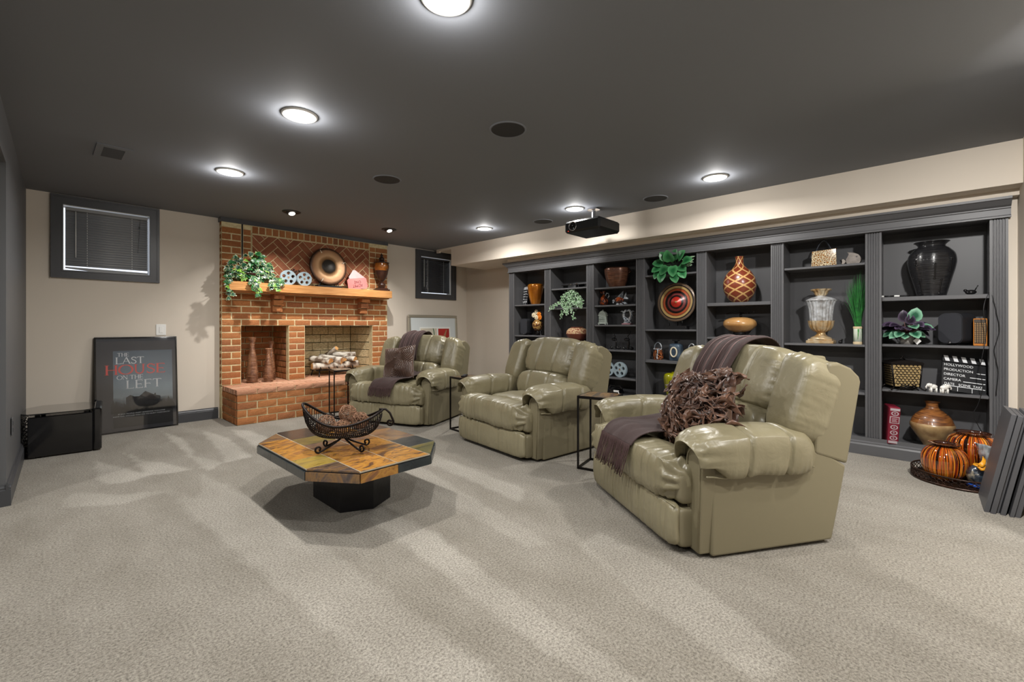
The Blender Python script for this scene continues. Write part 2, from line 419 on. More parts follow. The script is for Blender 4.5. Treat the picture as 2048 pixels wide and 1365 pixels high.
def base_profile(t=0.021, h=0.135):
    return [(0, 0), (t, 0), (t, h * .74), (t * .72, h * .78), (t * .80, h * .84), (t * .45, h * .92), (t * .35, h), (0, h)]
def baseboard(name, a, c, nrm, m, ext=(0, 0)):
    b = MB(); a = Vector((*a, 0)); c = Vector((*c, 0)); d = (c - a).normalized(); n = Vector((*nrm, 0)).normalized()
    pr = base_profile(); k = len(pr); v = []
    for p, e in ((a - d * ext[0], 0), (c + d * ext[1], 1)):
        for t, z in pr: v.append(p + n * t + Vector((0, 0, z)))
    f = [tuple(range(k)), tuple(range(2 * k - 1, k - 1, -1))] + [(i, (i + 1) % k, (i + 1) % k + k, i + k) for i in range(k)]
    b.add(v, f); o = b.build(name, m); tag(o, None, kind='structure'); return o
baseboard('baseboard_back', (-0.08, 6.3), (1.50, 6.3), (0, -1), M['trim'])
baseboard('baseboard_back.001', (3.78, 6.3), (5.5, 6.3), (0, -1), M['trim'])
baseboard('baseboard_left', (-0.134, 4.2), (-0.075, 6.3), (1, -0.028), M['trim'], (0.021, 0))
baseboard('baseboard_left.001', (-0.30, 4.2), (-0.134, 4.2), (0, -1), M['trim'], (0, 0.021))
baseboard('baseboard_right', (5.5, 4.72), (5.5, 6.3), (-1, 0), M['trim'])

# windows
M['blind'] = mat('black_blind', (146, 147, 148), 0.35)
M['blind2'] = mat('glossy_black_blind', (62, 63, 66), 0.18, coat=0.3)
def window(n, W, casing, outer, slat_m, nsl, white_side):
    x0, x1, z0, z1 = W; ox0, ox1, oz0, oz1 = outer
    w = bpy.data.objects.new('window_%d' % n, None); sc.collection.objects.link(w); w.location = ((x0 + x1) / 2, 6.3, z0); w['kind'] = 'structure'
    w['label'] = casing
    b = MB()
    def ring(b, a0, a1, c0, c1, i0, i1, j0, j1, y0, y1):
        b.box(a0, i0, y0, y1, c0, c1); b.box(i1, a1, y0, y1, c0, c1); b.box(i0, i1, y0, y1, c0, j0); b.box(i0, i1, y0, y1, j1, c1)
    ring(b, ox0, ox1, oz0, oz1, ox0 + .022, ox1 - .022, oz0 + .022, oz1 - .022, 6.272, 6.3)
    ring(b, ox0 + .022, ox1 - .022, oz0 + .022, oz1 - .022, x0 - .012, x1 + .012, z0 - .012, z1 + .012, 6.281, 6.3)
    ring(b, x0 - .012, x1 + .012, z0 - .012, z1 + .012, x0, x1, z0, z1, 6.276, 6.3)
    b.build('casing', M['trim'], w, world=True)
    b = MB(); ring(b, x0, x1, z0, z1, x0 + .006, x1 - .006, z0 + .010, z1 - .010, 6.40, 6.42)
    b.build('sash', M['white'], w, world=True)
    b = MB(); b.box(x0 + .006, x1 - .006, 6.405, 6.409, z0 + .010, z1 - .010); b.build('pane', M['glass'], w, world=True)
    b = MB(); ring(b, x0 - .001, x1 + .001, z0 - .001, z1 + .001, x0 + .004, x1 - .004, z0 + .004, z1 - .004, 6.3, 6.42)
    b.build('jamb', M['white'] if white_side else M['trim'], w, world=True)
    # blind hanging inside the opening
    g = .017 if n == 1 else .008
    t = thing('venetian_blind', 'closed dark venetian blind in the window ' + ('over the poster' if n == 1 else 'over the pale framed picture'), 'blind', ((x0 + x1) / 2, 6.34, z0 + .03))
    b = MB(); b.cbox(x0 + g, x1 - g, 6.325, 6.355, z1 - .045, z1 - .012, .003); b.build('headrail', slat_m, t, world=True)
    b = MB(); lo = z0 + (.05 if n == 1 else .022); hi = z1 - .045
    sl = (hi - lo) / nsl
    for i in range(nsl):
        z = lo + sl * (i + .5)
        b.sheet(lambda u, v: (x0 + g + u * (x1 - x0 - 2 * g), 6.328 + .016 * v + 0.0, z - sl * .55 + sl * 1.1 * v + .004 * math.sin(v * PI)), 1, 4)
    o = b.build('slats', slat_m, t, world=True, fix=False); o['kind'] = 'stuff'
    so = o.modifiers.new('s', 'SOLIDIFY'); so.thickness = 0.0008
    b = MB()
    dz = .035 if n == 1 else .0
    b.prism([(x0 + g, lo - .012), (x1 - g, lo - .012 - dz * .3), (x1 - g, lo - .026 - dz * .6), ((x0 + x1) / 2, lo - .022 - dz), (x0 + g, lo - .026)], 6.33, 6.345, 'y')
    b.build('bottom_rail', slat_m, t, world=True)
    for fx in (.26, .78):
        b = MB(); x = x0 + (x1 - x0) * fx
        for i in range(nsl): b.cbox(x - .0022, x + .0022, 6.3255, 6.328, lo + sl * i + sl * .3, lo + sl * i + sl * .85, .0008)
        b.build('ladder_cord', M['white'], t, world=True)
    b = MB(); x = x0 + (x1 - x0) * .135; b.bar((x, 6.318, z1 - .05), (x, 6.318, z1 - .52), .004, 8); b.build('wand', M['white'], t, world=True)
    b = MB(); x = x0 + (x1 - x0) * .88; b.bar((x, 6.318, z1 - .05), (x - .02, 6.318, z1 - .42), .0012, 5); b.cbox(x - .012, x + .0, 6.312, 6.322, z1 - .15, z1 - .125, .002); b.build('pull_cord', M['black'], t, world=True)
window(1, W1, 'wide basement window with a charcoal casing', (0.087, 0.934, 1.604, 2.432), M['blind'], 22, True)
window(2, W2, 'basement window with a charcoal casing beside the soffit', (4.358, 5.232, 1.592, 2.425), M['blind2'], 24, True)

# ---------------------------------------------------------------- fireplace
FX0, FX1, FY = 1.513, 3.768, 6.2
fp = thing('fireplace', 'red brick fireplace with raised hearth, firebox and herringbone panel', 'fireplace', (2.64, 6.2, 0))
rb = random.Random(5)
def brick_data(k, m, name='brick'):
    b = MB(); b.cbox(-.5, .5, -.5, .5, -.5, .5, .5)  # overwritten below
    b = MB(); r = random.Random(k)
    nx_, nz_ = 4, 3
    # front face grid with slightly uneven edges, -Y is the face
    v = []
    for j in range(nz_ + 1):
        for i in range(nx_ + 1):
            x = -.5 + i / nx_; z = -.5 + j / nz_; e = (i in (0, nx_)) or (j in (0, nz_))
            v.append((x * (1 - r.uniform(0, .02)) , -.5 + (r.uniform(.03, .09) if e else r.uniform(0, .02)), z * (1 - r.uniform(0, .05))))
    n = len(v)
    f = [(j * (nx_ + 1) + i, j * (nx_ + 1) + i + 1, (j + 1) * (nx_ + 1) + i + 1, (j + 1) * (nx_ + 1) + i) for j in range(nz_) for i in range(nx_)]
    ring = [i for i in range(nx_ + 1)] + [j * (nx_ + 1) + nx_ for j in range(1, nz_ + 1)] + [nz_ * (nx_ + 1) + i for i in range(nx_ - 1, -1, -1)] + [j * (nx_ + 1) for j in range(nz_ - 1, 0, -1)]
    for i in ring: v.append((v[i][0] * 1.0, .5, v[i][2]))
    for k2 in range(len(ring)):
        a, c = ring[k2], ring[(k2 + 1) % len(ring)]; f.append((c, a, n + k2, n + (k2 + 1) % len(ring)))
    f.append(tuple(range(n, n + len(ring))))
    b.add(v, f); return meshdata(b, name, m)
BRK = {k: [brick_data(i, M[k], n) for i in range(4)] for k, n in (('brick', 'brick'), ('hearth', 'hearth_brick'), ('firebrick', 'firebrick'))}
def brick(kind, name, cx, cy, cz, lx, dy, lz, rz=0.0, par=fp, rx=0.0):
    o = bpy.data.objects.new(name, rb.choice(BRK[kind])); sc.collection.objects.link(o); o.parent = par
    o.location = (cx - 2.64, cy - 6.2, cz) if par is fp else (cx, cy, cz)
    o.scale = (lx, dy, lz); o.rotation_euler = (rx, 0, rz); return o
ZB = 0.40; C = 0.0806; MO = 0.013; DB = 0.05
def row(x0, x1, z, n_off, h=C - MO, y=FY, L=0.2125, kind='brick'):
    # a course of stretchers clipped to [x0, x1]; n_off 0/1 shifts half a brick
    x = FX0 - L * (0.5 if n_off else 0)
    while x < x1:
        a, c = max(x, x0), min(x + L, x1)
        if c - a > .03: brick(kind, 'brick', (a + c) / 2, y + DB / 2 + rb.uniform(-.0015, .0015), z + C / 2, c - a - MO, DB, h)
        x += L
OP1 = (1.724, 2.287); OP2 = (2.497, 3.508); OZ = ZB + 9 * C
for k in range(25):
    z = ZB + k * C; od = k % 2
    if z > 2.36: continue
    if k < 9:
        if od: brick('brick', 'brick', 1.6185, FY + DB / 2, z + C / 2, .205 - .004, DB, C - MO)
        else:
            for q in (1.565, 1.6725): brick('brick', 'brick', q, FY + DB / 2, z + C / 2, .094, DB, C - MO)
        for q in ([2.392] if od == 0 else [2.340, 2.444]): brick('brick', 'brick', q, FY + DB / 2, z + C / 2, (.200 if od == 0 else .094), DB, C - MO)
        if od: brick('brick', 'brick', 3.613, FY + DB / 2, z + C / 2, .205, DB, C - MO); brick('brick', 'brick', 3.744, FY + DB / 2, z + C / 2, .036, DB, C - MO)
        else: brick('brick', 'brick', 3.562, FY + DB / 2, z + C / 2, .100, DB, C - MO); brick('brick', 'brick', 3.692, FY + DB / 2, z + C / 2, .142, DB, C - MO)
    elif k < 15: row(FX0, FX1, z, od == 0)
    elif k < 24:
        if z < 1.70 - C / 2: row(1.835, 3.455, z, od == 0)
        if od: brick('brick', 'brick', 1.619, FY + DB / 2, z + C / 2, .205, DB, C - MO)
        else:
            for q in (1.565, 1.6725): brick('brick', 'brick', q, FY + DB / 2, z + C / 2, .094, DB, C - MO)
        brick('brick', 'brick', 1.790, FY + DB / 2, z + C / 2, .080, DB, C - MO)
        brick('brick', 'brick', 3.510, FY + DB / 2, z + C / 2, .092, DB, C - MO)
        if od: brick('brick', 'brick', 3.663, FY + DB / 2, z + C / 2, .198, DB, C - MO)
        else:
            for q in (3.613, 3.716): brick('brick', 'brick', q, FY + DB / 2, z + C / 2, .092, DB, C - MO)
# soldier course
for i in range(20):
    x = 1.842 + i * 0.0805
    brick('brick', 'brick', x + .040, FY + DB / 2, 2.338, .066, DB, .088)
# herringbone panel, bricks clipped to the panel rectangle
def clip(P, ax, v, keep_less):
    out = []
    for i in range(len(P)):
        a, c = P[i - 1], P[i]; da, dc = a[ax] - v, c[ax] - v
        ia, ic = (da <= 0) == keep_less, (dc <= 0) == keep_less
        if ia != ic:
            t = da / (da - dc); out.append((a[0] + (c[0] - a[0]) * t, a[1] + (c[1] - a[1]) * t))
        if ic: out.append(c)
    return out
def area(P): return abs(sum(P[i - 1][0] * P[i][1] - P[i][0] * P[i - 1][1] for i in range(len(P)))) / 2
HL, HW, g = 0.222, 0.084, 0.0085
px0, px1, pz0, pz1 = 1.850, 3.448, 1.712, 2.274
for i in range(-40, 41):
    for j in range(-16, 17):
        for (a0, a1, b0, b1) in ((0, HL, 0, HW), (HL, HL + HW, HW - HL, HW)):
            u, v = i * HW + j * HL, i * HW - j * HL
            rect = [(a0 + u + g / 2, b0 + v + g / 2), (a1 + u - g / 2, b0 + v + g / 2), (a1 + u - g / 2, b1 + v - g / 2), (a0 + u + g / 2, b1 + v - g / 2)]
            P = [((p - q) * .70711 + 2.62, (p + q) * .70711 + 2.0) for p, q in rect]
            for ax, val, kl in ((0, px0, False), (0, px1, True), (1, pz0, False), (1, pz1, True)):
                P = clip(P, ax, val, kl)
                if len(P) < 3: break
            if len(P) < 3 or area(P) < .0006: continue
            b = MB(); b.prism(P, FY + .001 + rb.uniform(0, .003), FY + .04, 'y')
            cxm = sum(p[0] for p in P) / len(P); czm = sum(p[1] for p in P) / len(P)
            b.v = [(p[0] - cxm, p[1] - FY, p[2] - czm) for p in b.v]
            o = b.build('herringbone_brick', M['brick2'], fp); o.location = (cxm - 2.64, 0, czm)
# mortar body
b = MB(); y0 = FY + .007; yb = 6.299
b.box(FX0 + .002, OP1[0], y0, yb, ZB, 2.39); b.box(OP1[1], OP2[0], y0, yb, ZB, OZ); b.box(OP2[1], FX1 - .002, y0, yb, ZB, OZ)
b.box(OP1[0], FX1 - .002, y0, yb, OZ + .002, 2.39)
b.box(FX0 + .002, FX1 - .002, FY + .007, 6.299, 0, ZB - .012)
b.build('mortar', M['mortar'], fp, world=True)
b = MB()   # raised mortar lip around the panel
for q in ((1.838, 3.46, 2.278, 2.288), (1.838, 3.46, 1.700, 1.708), (1.838, 1.846, 1.70, 2.385), (3.452, 3.46, 1.70, 2.385)): b.box(q[0], q[1], FY - .003, FY + .02, q[2], q[3])
b.build('panel_border', M['mortar'], fp, world=True)
b = MB(); b.box(1.728, 1.744, FY + .0, FY + .012, 1.66, 2.39); b.build('cable_channel', M['black'], fp, world=True)
b = MB(); b.box(FX0 - .012, FX1 + .004, FY - .012, 6.3, 2.388, H); b.build('crown_strip', M['trim'], fp, world=True)
# log niche (left opening) and firebox
def inner_rows(x, y0_, y1_, face, kind, zs, h, L, name='brick', off=0.5):
    for k, z in enumerate(zs):
        y = y0_ - (L * off if k % 2 else 0)
        while y < y1_:
            a, c = max(y, y0_), min(y + L, y1_)
            if c - a > .025: brick(kind, name, x + face * .018, (a + c) / 2, z + h / 2, c - a - MO, .036, h - MO, rz=-face * R(90) if face else 0)
            y += L
zs = [ZB + C * k for k in range(9)]
inner_rows(OP1[1] + .0, FY + .055, 6.80, 1, 'brick', zs, C, .105)
for k, z in enumerate(zs):
    x = OP1[0] - (0.106 if k % 2 else 0)
    while x < OP1[1]:
        a, c = max(x, OP1[0]), min(x + .2125, OP1[1])
        if c - a > .03: brick('brick', 'brick', (a + c) / 2, 6.818, z + C / 2, c - a - MO, .036, C - MO)
        x += .2125
b = MB(); b.box(OP1[0] - .05, OP1[0] - .004, FY + .06, 6.86, ZB - .05, OZ + .02); b.box(OP1[1] + .026, OP1[1] + .06, FY + .06, 6.86, ZB - .05, OZ + .02); b.box(OP1[0] - .05, OP1[1] + .06, 6.826, 6.88, ZB - .05, OZ + .02); b.box(OP1[0] - .05, OP1[1] + .06, FY + .06, 6.88, OZ, OZ + .05)
b.build('niche_lining', M['mortar'], fp, world=True)
FBx0, FBx1, FBy = 2.62, 3.405, 6.70
fz = [ZB + .118 * k for k in range(7)]
for k, z in enumerate(fz):
    x = FBx1 + (.12 if k % 2 else 0.0) - .24 * 5
    top = min(z + .118, OZ + .03)
    while x < FBx1:
        a, c = max(x, FBx0), min(x + .24, FBx1)
        if c - a > .03: brick('firebrick', 'firebrick', (a + c) / 2, FBy + .02, (z + top) / 2, c - a - .007, .04, top - z - .007)
        x += .24
    for (ax, ay, cx_, cy_) in ((3.52, 6.255, FBx1, FBy), (FBx0, FBy, 2.485, 6.255)):
        d = Vector((cx_ - ax, cy_ - ay)); Ln = d.length; d.normalize(); s0 = 0 if k % 2 else .07; ang = math.atan2(d.y, d.x)
        ps = [0] + [s0 + .235 * i + (.117 if k % 2 else 0) for i in range(4)] + [Ln]
        ps = sorted({min(max(p, 0), Ln) for p in ps})
        nrm = Vector((d.y, -d.x)) if ax > 3 else Vector((d.y, -d.x))
        for p, q in zip(ps, ps[1:]):
            if q - p < .02: continue
            mid = Vector((ax, ay)) + d * (p + q) / 2 + nrm * .02
            brick('firebrick', 'firebrick', mid.x, mid.y, (z + top) / 2, q - p - .007, .04, top - z - .007, rz=ang)
b = MB()
b.prism([(3.535, 6.25), (3.43, 6.73), (2.58, 6.73), (2.47, 6.25), (2.44, 6.25), (2.50, 6.80), (3.50, 6.80), (3.56, 6.25)], ZB - .05, OZ + .04, 'z')
b.build('firebox_joints', M['soot'], fp, world=True)
b = MB(); b.box(2.45, 3.56, 6.20 + .06, 6.80, OZ + .035, OZ + .07); b.box(OP2[0], OP2[1], FY + .002, FY + .10, OZ - .004, OZ + .003); b.build('lintel', M['soot'], fp, world=True)
for k in range(9):   # brick returns at the firebox sides
    brick('brick', 'brick', OP2[1] + .018, FY + .075, ZB + C * (k + .5), .06, .036, C - MO, rz=R(-90))
    brick('brick', 'brick', OP2[0] - .018, FY + .075, ZB + C * (k + .5), .06, .036, C - MO, rz=R(90))
# raised hearth
HX0, HX1, HY = 1.520, 3.80, 5.63
cap = 0.055; hz = ZB - cap
b = MB(); b.box(HX0 + .012, HX1 - .01, HY + .012, FY + .05, 0, ZB - .004); b.box(OP1[0] - .01, OP1[1] + .04, FY, 6.86, ZB - .06, ZB - .004); b.box(2.45, 3.55, FY, 6.80, ZB - .06, ZB - .004)
b.build('hearth_mortar', M['mortar'], fp, world=True)
L = .2125
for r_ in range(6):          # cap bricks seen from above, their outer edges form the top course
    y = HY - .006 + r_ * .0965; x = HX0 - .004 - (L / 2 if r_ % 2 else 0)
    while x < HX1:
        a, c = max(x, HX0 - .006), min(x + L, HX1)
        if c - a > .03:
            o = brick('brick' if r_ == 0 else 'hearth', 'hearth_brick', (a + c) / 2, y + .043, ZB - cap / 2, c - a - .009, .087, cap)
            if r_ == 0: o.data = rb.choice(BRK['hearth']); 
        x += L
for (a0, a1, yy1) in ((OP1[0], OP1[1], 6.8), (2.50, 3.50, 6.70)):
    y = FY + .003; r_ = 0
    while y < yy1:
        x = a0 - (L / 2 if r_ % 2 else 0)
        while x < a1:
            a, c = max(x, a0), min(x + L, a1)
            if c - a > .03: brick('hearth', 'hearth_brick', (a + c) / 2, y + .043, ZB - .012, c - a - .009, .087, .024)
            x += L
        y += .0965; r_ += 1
Ch = hz / 4
for k in range(4):
    x = HX0 - (L / 2 if k % 2 else 0)
    while x < HX1:
        a, c = max(x, HX0), min(x + L, HX1)
        if c - a > .03: brick('brick', 'brick', (a + c) / 2, HY + .025, Ch * (k + .5), c - a - MO, .05, Ch - MO)
        x += L
    y = HY + .05 - (0 if k % 2 else .105)
    while y < FY + .09:
        a, c = max(y, HY + .052), min(y + L, FY + .09)
        if c - a > .03: brick('brick', 'brick', HX0 + .022, (a + c) / 2, Ch * (k + .5), c - a - MO, .044, Ch - MO, rz=R(-90))
        y += L
for k in range(25):          # bricks on the shallow side of the breast
    brick('brick', 'brick', FX0 + .02, FY + .052, ZB + C * (k + .5), .085, .04, C - MO, rz=R(-90))
# corbels
for cx in (2.122, 3.325):
    for i, (p, wd) in enumerate(((.150, .125), (.115, .12), (.075, .12))):
        brick('brick', 'corbel_brick', cx, FY - p / 2 + .005, 1.545 - C * (i + .5), wd, p + .01, C - MO + .004)
    bb_ = MB(); bb_.box(cx - .052, cx + .052, FY - .06, FY + .01, 1.545 - 3 * C + .01, 1.543); bb_.build('corbel_mortar', M['mortar'], fp, world=True)
# oak mantel shelf
mt = MB(); mt.cbox(1.535, 3.712, 5.975, 6.199, 1.547, 1.655, .004)
o = mt.build('mantel_shelf', M['oak'], fp, world=True, label='oak mantel beam')
b = MB(); b.cbox(1.56, 3.69, 6.02, 6.199, 1.532, 1.548, .003); b.build('mantel_molding', M['oak'], fp, world=True)

# ---------------------------------------------------------------- bookcase
bc = thing('bookcase', 'charcoal built-in bookcase of seven bays with fluted pilasters and crown', 'bookcase', (5.1, 2.1, 0))
PIL = [(4.574, 4.679), (3.871, 3.980), (3.161, 3.272), (2.450, 2.560), (1.731, 1.838), (1.004, 1.114), (0.271, 0.381), (-0.458, -0.362)]
XF, XBK = 4.95, 5.265
for y0, y1 in PIL:
    b = MB(); n = 5; wd = y1 - y0; pts = [(XF + .03, y0)]
    pts.append((XF, y0)); m_ = .012; fw = (wd - 2 * m_) / n
    for i in range(n):
        a = y0 + m_ + i * fw
        pts += [(XF, a + fw * .18), (XF + .009, a + fw * .34), (XF + .009, a + fw * .66), (XF, a + fw * .82)]
    pts += [(XF, y1), (XF + .03, y1)]
    b.prism(pts, .15, 1.945, 'z'); b.build('pilaster', M['shelf'], bc, world=True)
    b = MB(); b.box(XF + .03, XBK, y0 + .004, y1 - .004, .10, 1.95); b.build('divider', M['shelf'], bc, world=True)
b = MB(); b.box(XBK, XBK + .02, -.458, 4.679, .08, 2.0); b.build('back_panel', M['shelf'], bc, world=True)
b = MB(); b.box(4.96, XBK, -.458, 4.679, 1.95, 2.0); b.build('top_panel', M['shelf'], bc, world=True)
SH = {0: [1.441, .983, .52], 1: [1.645, 1.372, .917, .5], 2: [1.618, 1.390, 1.137, .820, .470, .255], 3: [1.7255, 1.083, .721, .277], 4: [1.370, 1.003, .60], 5: [1.683, .958, .533], 6: [1.370, .967, .582]}
for bay, zz in SH.items():
    y0, y1 = PIL[bay + 1][1], PIL[bay][0]
    for i, z in enumerate(zz):
        th = .034 if (bay, i) in ((6, 0), (4, 0), (3, 2)) else .021
        b = MB(); b.cbox(4.962, XBK - .002, y0 + .001, y1 - .001, z - th, z, .003); b.build('shelf', M['shelf'], bc, world=True)
b = MB(); b.box(4.94, XBK, -.458, 4.679, .0, .119); b.build('bottom_deck', M['shelf'], bc, world=True)
b = MB(); b.prism([(4.945, 0), (4.918, 0), (4.918, .085), (4.925, .098), (4.925, .108), (4.938, .118), (4.938, .15), (4.945, .15)], -.458, 4.70, 'y'.replace('y', 'y'))
b.v = [(p[0], p[1], p[2]) for p in b.v]; b.build('plinth', M['shelf'], bc, world=True)
crown = [(5.0, 1.935), (4.922, 1.935), (4.922, 1.948), (4.932, 1.955), (4.932, 2.0), (4.924, 2.006), (4.924, 2.014), (4.905, 2.025), (4.885, 2.045), (4.872, 2.058), (4.860, 2.062), (4.860, 2.080), (5.0, 2.080)]
b = MB(); b.prism(crown, -.47, 4.63, 'y')
# mitred return at the far end
v = []; k = len(crown)
for (x, z) in crown: v.append((x, 4.63, z))
for (x, z) in crown: v.append((x, 4.63 + (5.0 - x) * .75, z))
for (x, z) in crown: v.append((5.22, 4.63 + (5.0 - x) * .75, z))
f = []
for a in (0, k):
    f += [(a + i, a + (i + 1) % k, a + (i + 1) % k + k, a + i + k) for i in range(k)]
f.append(tuple(range(2 * k, 3 * k)))
b.add(v, f); b.build('crown_molding', M['shelf'], bc, world=True)
b = MB(); b.box(4.99, 5.5, -.458, 4.68, 2.02, 2.078); b.build('crown_backing', M['shelf'], bc, world=True)
# ---------------------------------------------------------------- ceiling fixtures
M['lens'] = mat('lit_lamp_lens', (255, 250, 240), 0.4, emit=14.0)
M['lens2'] = mat('lit_spot_lens', (255, 248, 235), 0.4, emit=5.0)
M['spk'] = mat('dark_speaker_mesh', (52, 52, 54), 0.8, bump=0.4, bscale=400)
M['trimwhite'] = mat('white_trim_ring', (225, 225, 222), 0.4)
where = ['highest in view over the open carpet', 'above the slate coffee table', 'between the table and the brick fireplace', 'over the nearest recliner', 'beside the projector', 'over the recliner by the fireplace']
def can_fixture(x, y, lab):
    t = thing('recessed_light', 'lit white-ringed recessed ceiling light ' + lab, 'ceiling light', (x, y, H), group='white recessed ceiling lights')
    b = MB(); b.lathe([(.070, -.001), (.070, -.006), (.078, -.012), (.098, -.010), (.104, -.003), (.104, .0)], 40, cap=False); b.build('trim_ring', M['trimwhite'], t)
    b = MB(); b.lathe([(.0005, -.006), (.05, -.006), (.071, -.003)], 32, cap=False); b.build('lens', M['lens'], t)
for (x, y), lab in zip(CANS, where): can_fixture(x, y, lab)
for x, y, lab in ((1.998, 5.341, 'over the ivy end of the mantel'), (3.267, 5.338, 'over the urn end of the mantel')):
    t = thing('spot_downlight', 'black-ringed eyeball downlight ' + lab, 'ceiling light', (x, y, H), group='black eyeball downlights at the fireplace')
    b = MB(); b.lathe([(.060, .0), (.062, -.008), (.085, -.012), (.100, -.004), (.100, 0)], 36, cap=False); b.build('trim_ring', M['black'], t)
    Mx = RT(0, 0, .004, rx=R(-25)); b = MB(); b.lathe([(.001, -.030), (.036, -.030), (.050, -.024), (.058, -.01), (.06, .004)], 32, M=Mx, cap=False); b.build('eyeball', M['black'], t)
    b = MB(); b.lathe([(.0005, -.0315), (.034, -.0315)], 28, M=Mx, cap=False); b.build('lens', M['lens2'], t)
for x, y, lab in ((2.147, 2.039, 'nearest the middle of the ceiling'), (2.140, 3.529, 'in front of the fireplace'), (4.347, 2.030, 'beyond the projector towards the nearest recliner'), (4.338, 3.512, 'just before the projector along the soffit')):
    t = thing('ceiling_speaker', 'round dark flush ceiling speaker ' + lab, 'speaker', (x, y, H), group='round ceiling speakers')
    b = MB(); b.lathe([(.0005, -.004), (.112, -.004)], 40, cap=False); b.build('grille', M['spk'], t)
    b = MB(); b.lathe([(.112, -.005), (.116, -.008), (.122, -.006), (.124, 0)], 40, cap=False); b.build('rim', M['ceil'], t)
t = thing('ceiling_vent', 'square charcoal air vent in the ceiling near the dark wall', 'vent', (0.39, 4.50, H))
b = MB()
for q in ((-.10, .10, -.17, -.12), (-.10, .10, .12, .17), (-.10, -.06, -.12, .12), (.06, .10, -.12, .12)): b.box(q[0], q[1], q[2], q[3], -.008, 0)
b.build('frame', M['ceil'], t)
for i in range(8):
    b = MB(); y = -.105 + i * .03; b.prism([(y, -.002), (y + .018, -.010), (y + .020, -.008), (y + .004, 0)], -.06, .06, 'x'); b.build('slat', M['trim'], t)
# projector
M['pj'] = mat('black_projector', (24, 25, 27), 0.42)
t = thing('projector', 'black ceiling-mounted projector with a ringed lens', 'projector', (4.33, 2.80, 2.15))
b = MB(); b.cbox(3.99, 4.42, 2.475, 2.93, 2.15, 2.278, .022, smooth=False); b.build('body', M['pj'], t, world=True)
for y in (2.81,):
    Mx = Matrix.Translation((3.986, y, 2.214)) @ Matrix.Rotation(R(-90), 4, 'Y')
    b = MB(); b.lathe([(.044, 0), (.044, .008), (.050, .008), (.050, 0)], 36, M=Mx, cap=False); b.build('lens_ring', M['chrome'], t, world=True)
    b = MB(); b.lathe([(.0005, .001), (.02, .004), (.038, .003), (.044, .0)], 32, M=Mx, cap=False); b.build('lens', M['gloss'], t, world=True)
b = MB(); b.lathe([(.001, 2.278), (.075, 2.278), (.075, 2.292), (.022, 2.296), (.022, 2.42), (.07, 2.425), (.07, 2.44), (.001, 2.44)], 24, M=RT(4.26, 2.72, 0), smooth=False)
b.bar((4.10, 2.6, 2.285), (4.42, 2.84, 2.285), .008); b.bar((4.12, 2.88, 2.285), (4.40, 2.56, 2.285), .008); b.build('ceiling_mount', M['chrome'], t, world=True)
b = MB(); b.sphere((3.986, 2.87, 2.165), .0035, 8, 6); b.build('indicator', mat('red_led', (255, 60, 40), .4, emit=3), t, world=True)
# switch and outlet
t = thing('light_switch', 'white rocker switch on the beige wall above the poster', 'switch', (0.95, 6.3, 1.08))
b = MB(); b.cbox(-.045, .045, -.007, 0, -.062, .062, .003); b.build('plate', M['white'], t)
b = MB(); b.cbox(-.017, .017, -.011, -.006, -.034, .034, .002); b.build('rocker', M['white'], t)
t = thing('wall_outlet', 'charcoal wall outlet low on the dark wall', 'outlet', (-0.121, 4.55, 0.44), rz=R(90))
b = MB(); b.cbox(-.036, .036, -.006, 0, -.058, .058, .003); b.build('plate', M['darkwall'], t)
for z in (.022, -.022):
    b = MB(); b.cbox(-.017, .017, -.009, -.005, z - .014, z + .014, .003); b.build('socket', M['trim'], t)

# ---------------------------------------------------------------- leather recliners
def leather():
    m, nt, b = _mat('sage_leather'); N, L = nt.nodes, nt.links
    tc = N.new('ShaderNodeTexCoord')
    n = N.new('ShaderNodeTexNoise'); n.inputs['Scale'].default_value = 3; n.inputs['Detail'].default_value = 3; L.new(tc.outputs['Object'], n.inputs['Vector'])
    cr = N.new('ShaderNodeValToRGB'); cr.color_ramp.elements[0].position = .3; cr.color_ramp.elements[1].position = .7
    cr.color_ramp.elements[0].color = lin((130, 122, 96)); cr.color_ramp.elements[1].color = lin((147, 139, 112)); L.new(n.outputs['Fac'], cr.inputs[0]); L.new(cr.outputs[0], b.inputs['Base Color'])
    v = N.new('ShaderNodeTexVoronoi'); v.inputs['Scale'].default_value = 260; L.new(tc.outputs['Object'], v.inputs['Vector'])
    n2 = N.new('ShaderNodeTexNoise'); n2.inputs['Scale'].default_value = 14; n2.inputs['Detail'].default_value = 3; n2.inputs['Distortion'].default_value = .6; L.new(tc.outputs['Object'], n2.inputs['Vector'])
    b1 = N.new('ShaderNodeBump'); b1.inputs['Strength'].default_value = .08; b1.inputs['Distance'].default_value = .001; L.new(v.outputs['Distance'], b1.inputs['Height'])
    b2 = N.new('ShaderNodeBump'); b2.inputs['Strength'].default_value = .35; b2.inputs['Distance'].default_value = .012; L.new(n2.outputs['Fac'], b2.inputs['Height']); L.new(b1.outputs[0], b2.inputs['Normal'])
    L.new(b2.outputs[0], b.inputs['Normal'])
    b.inputs['Roughness'].default_value = .36; b.inputs['Specular IOR Level'].default_value = .6; b.inputs['Coat Weight'].default_value = .12; b.inputs['Coat Roughness'].default_value = .25
    return m
M['leather'] = leather()
M['leather2'] = mat('sage_leather_panel', (128, 120, 96), .42, bump=.12, bscale=200, bdist=.001)
M['seam'] = mat('dark_seam', (70, 62, 46), .6)
def N3(x, y, z=0.0): return noise.noise(Vector((x, y, z)))
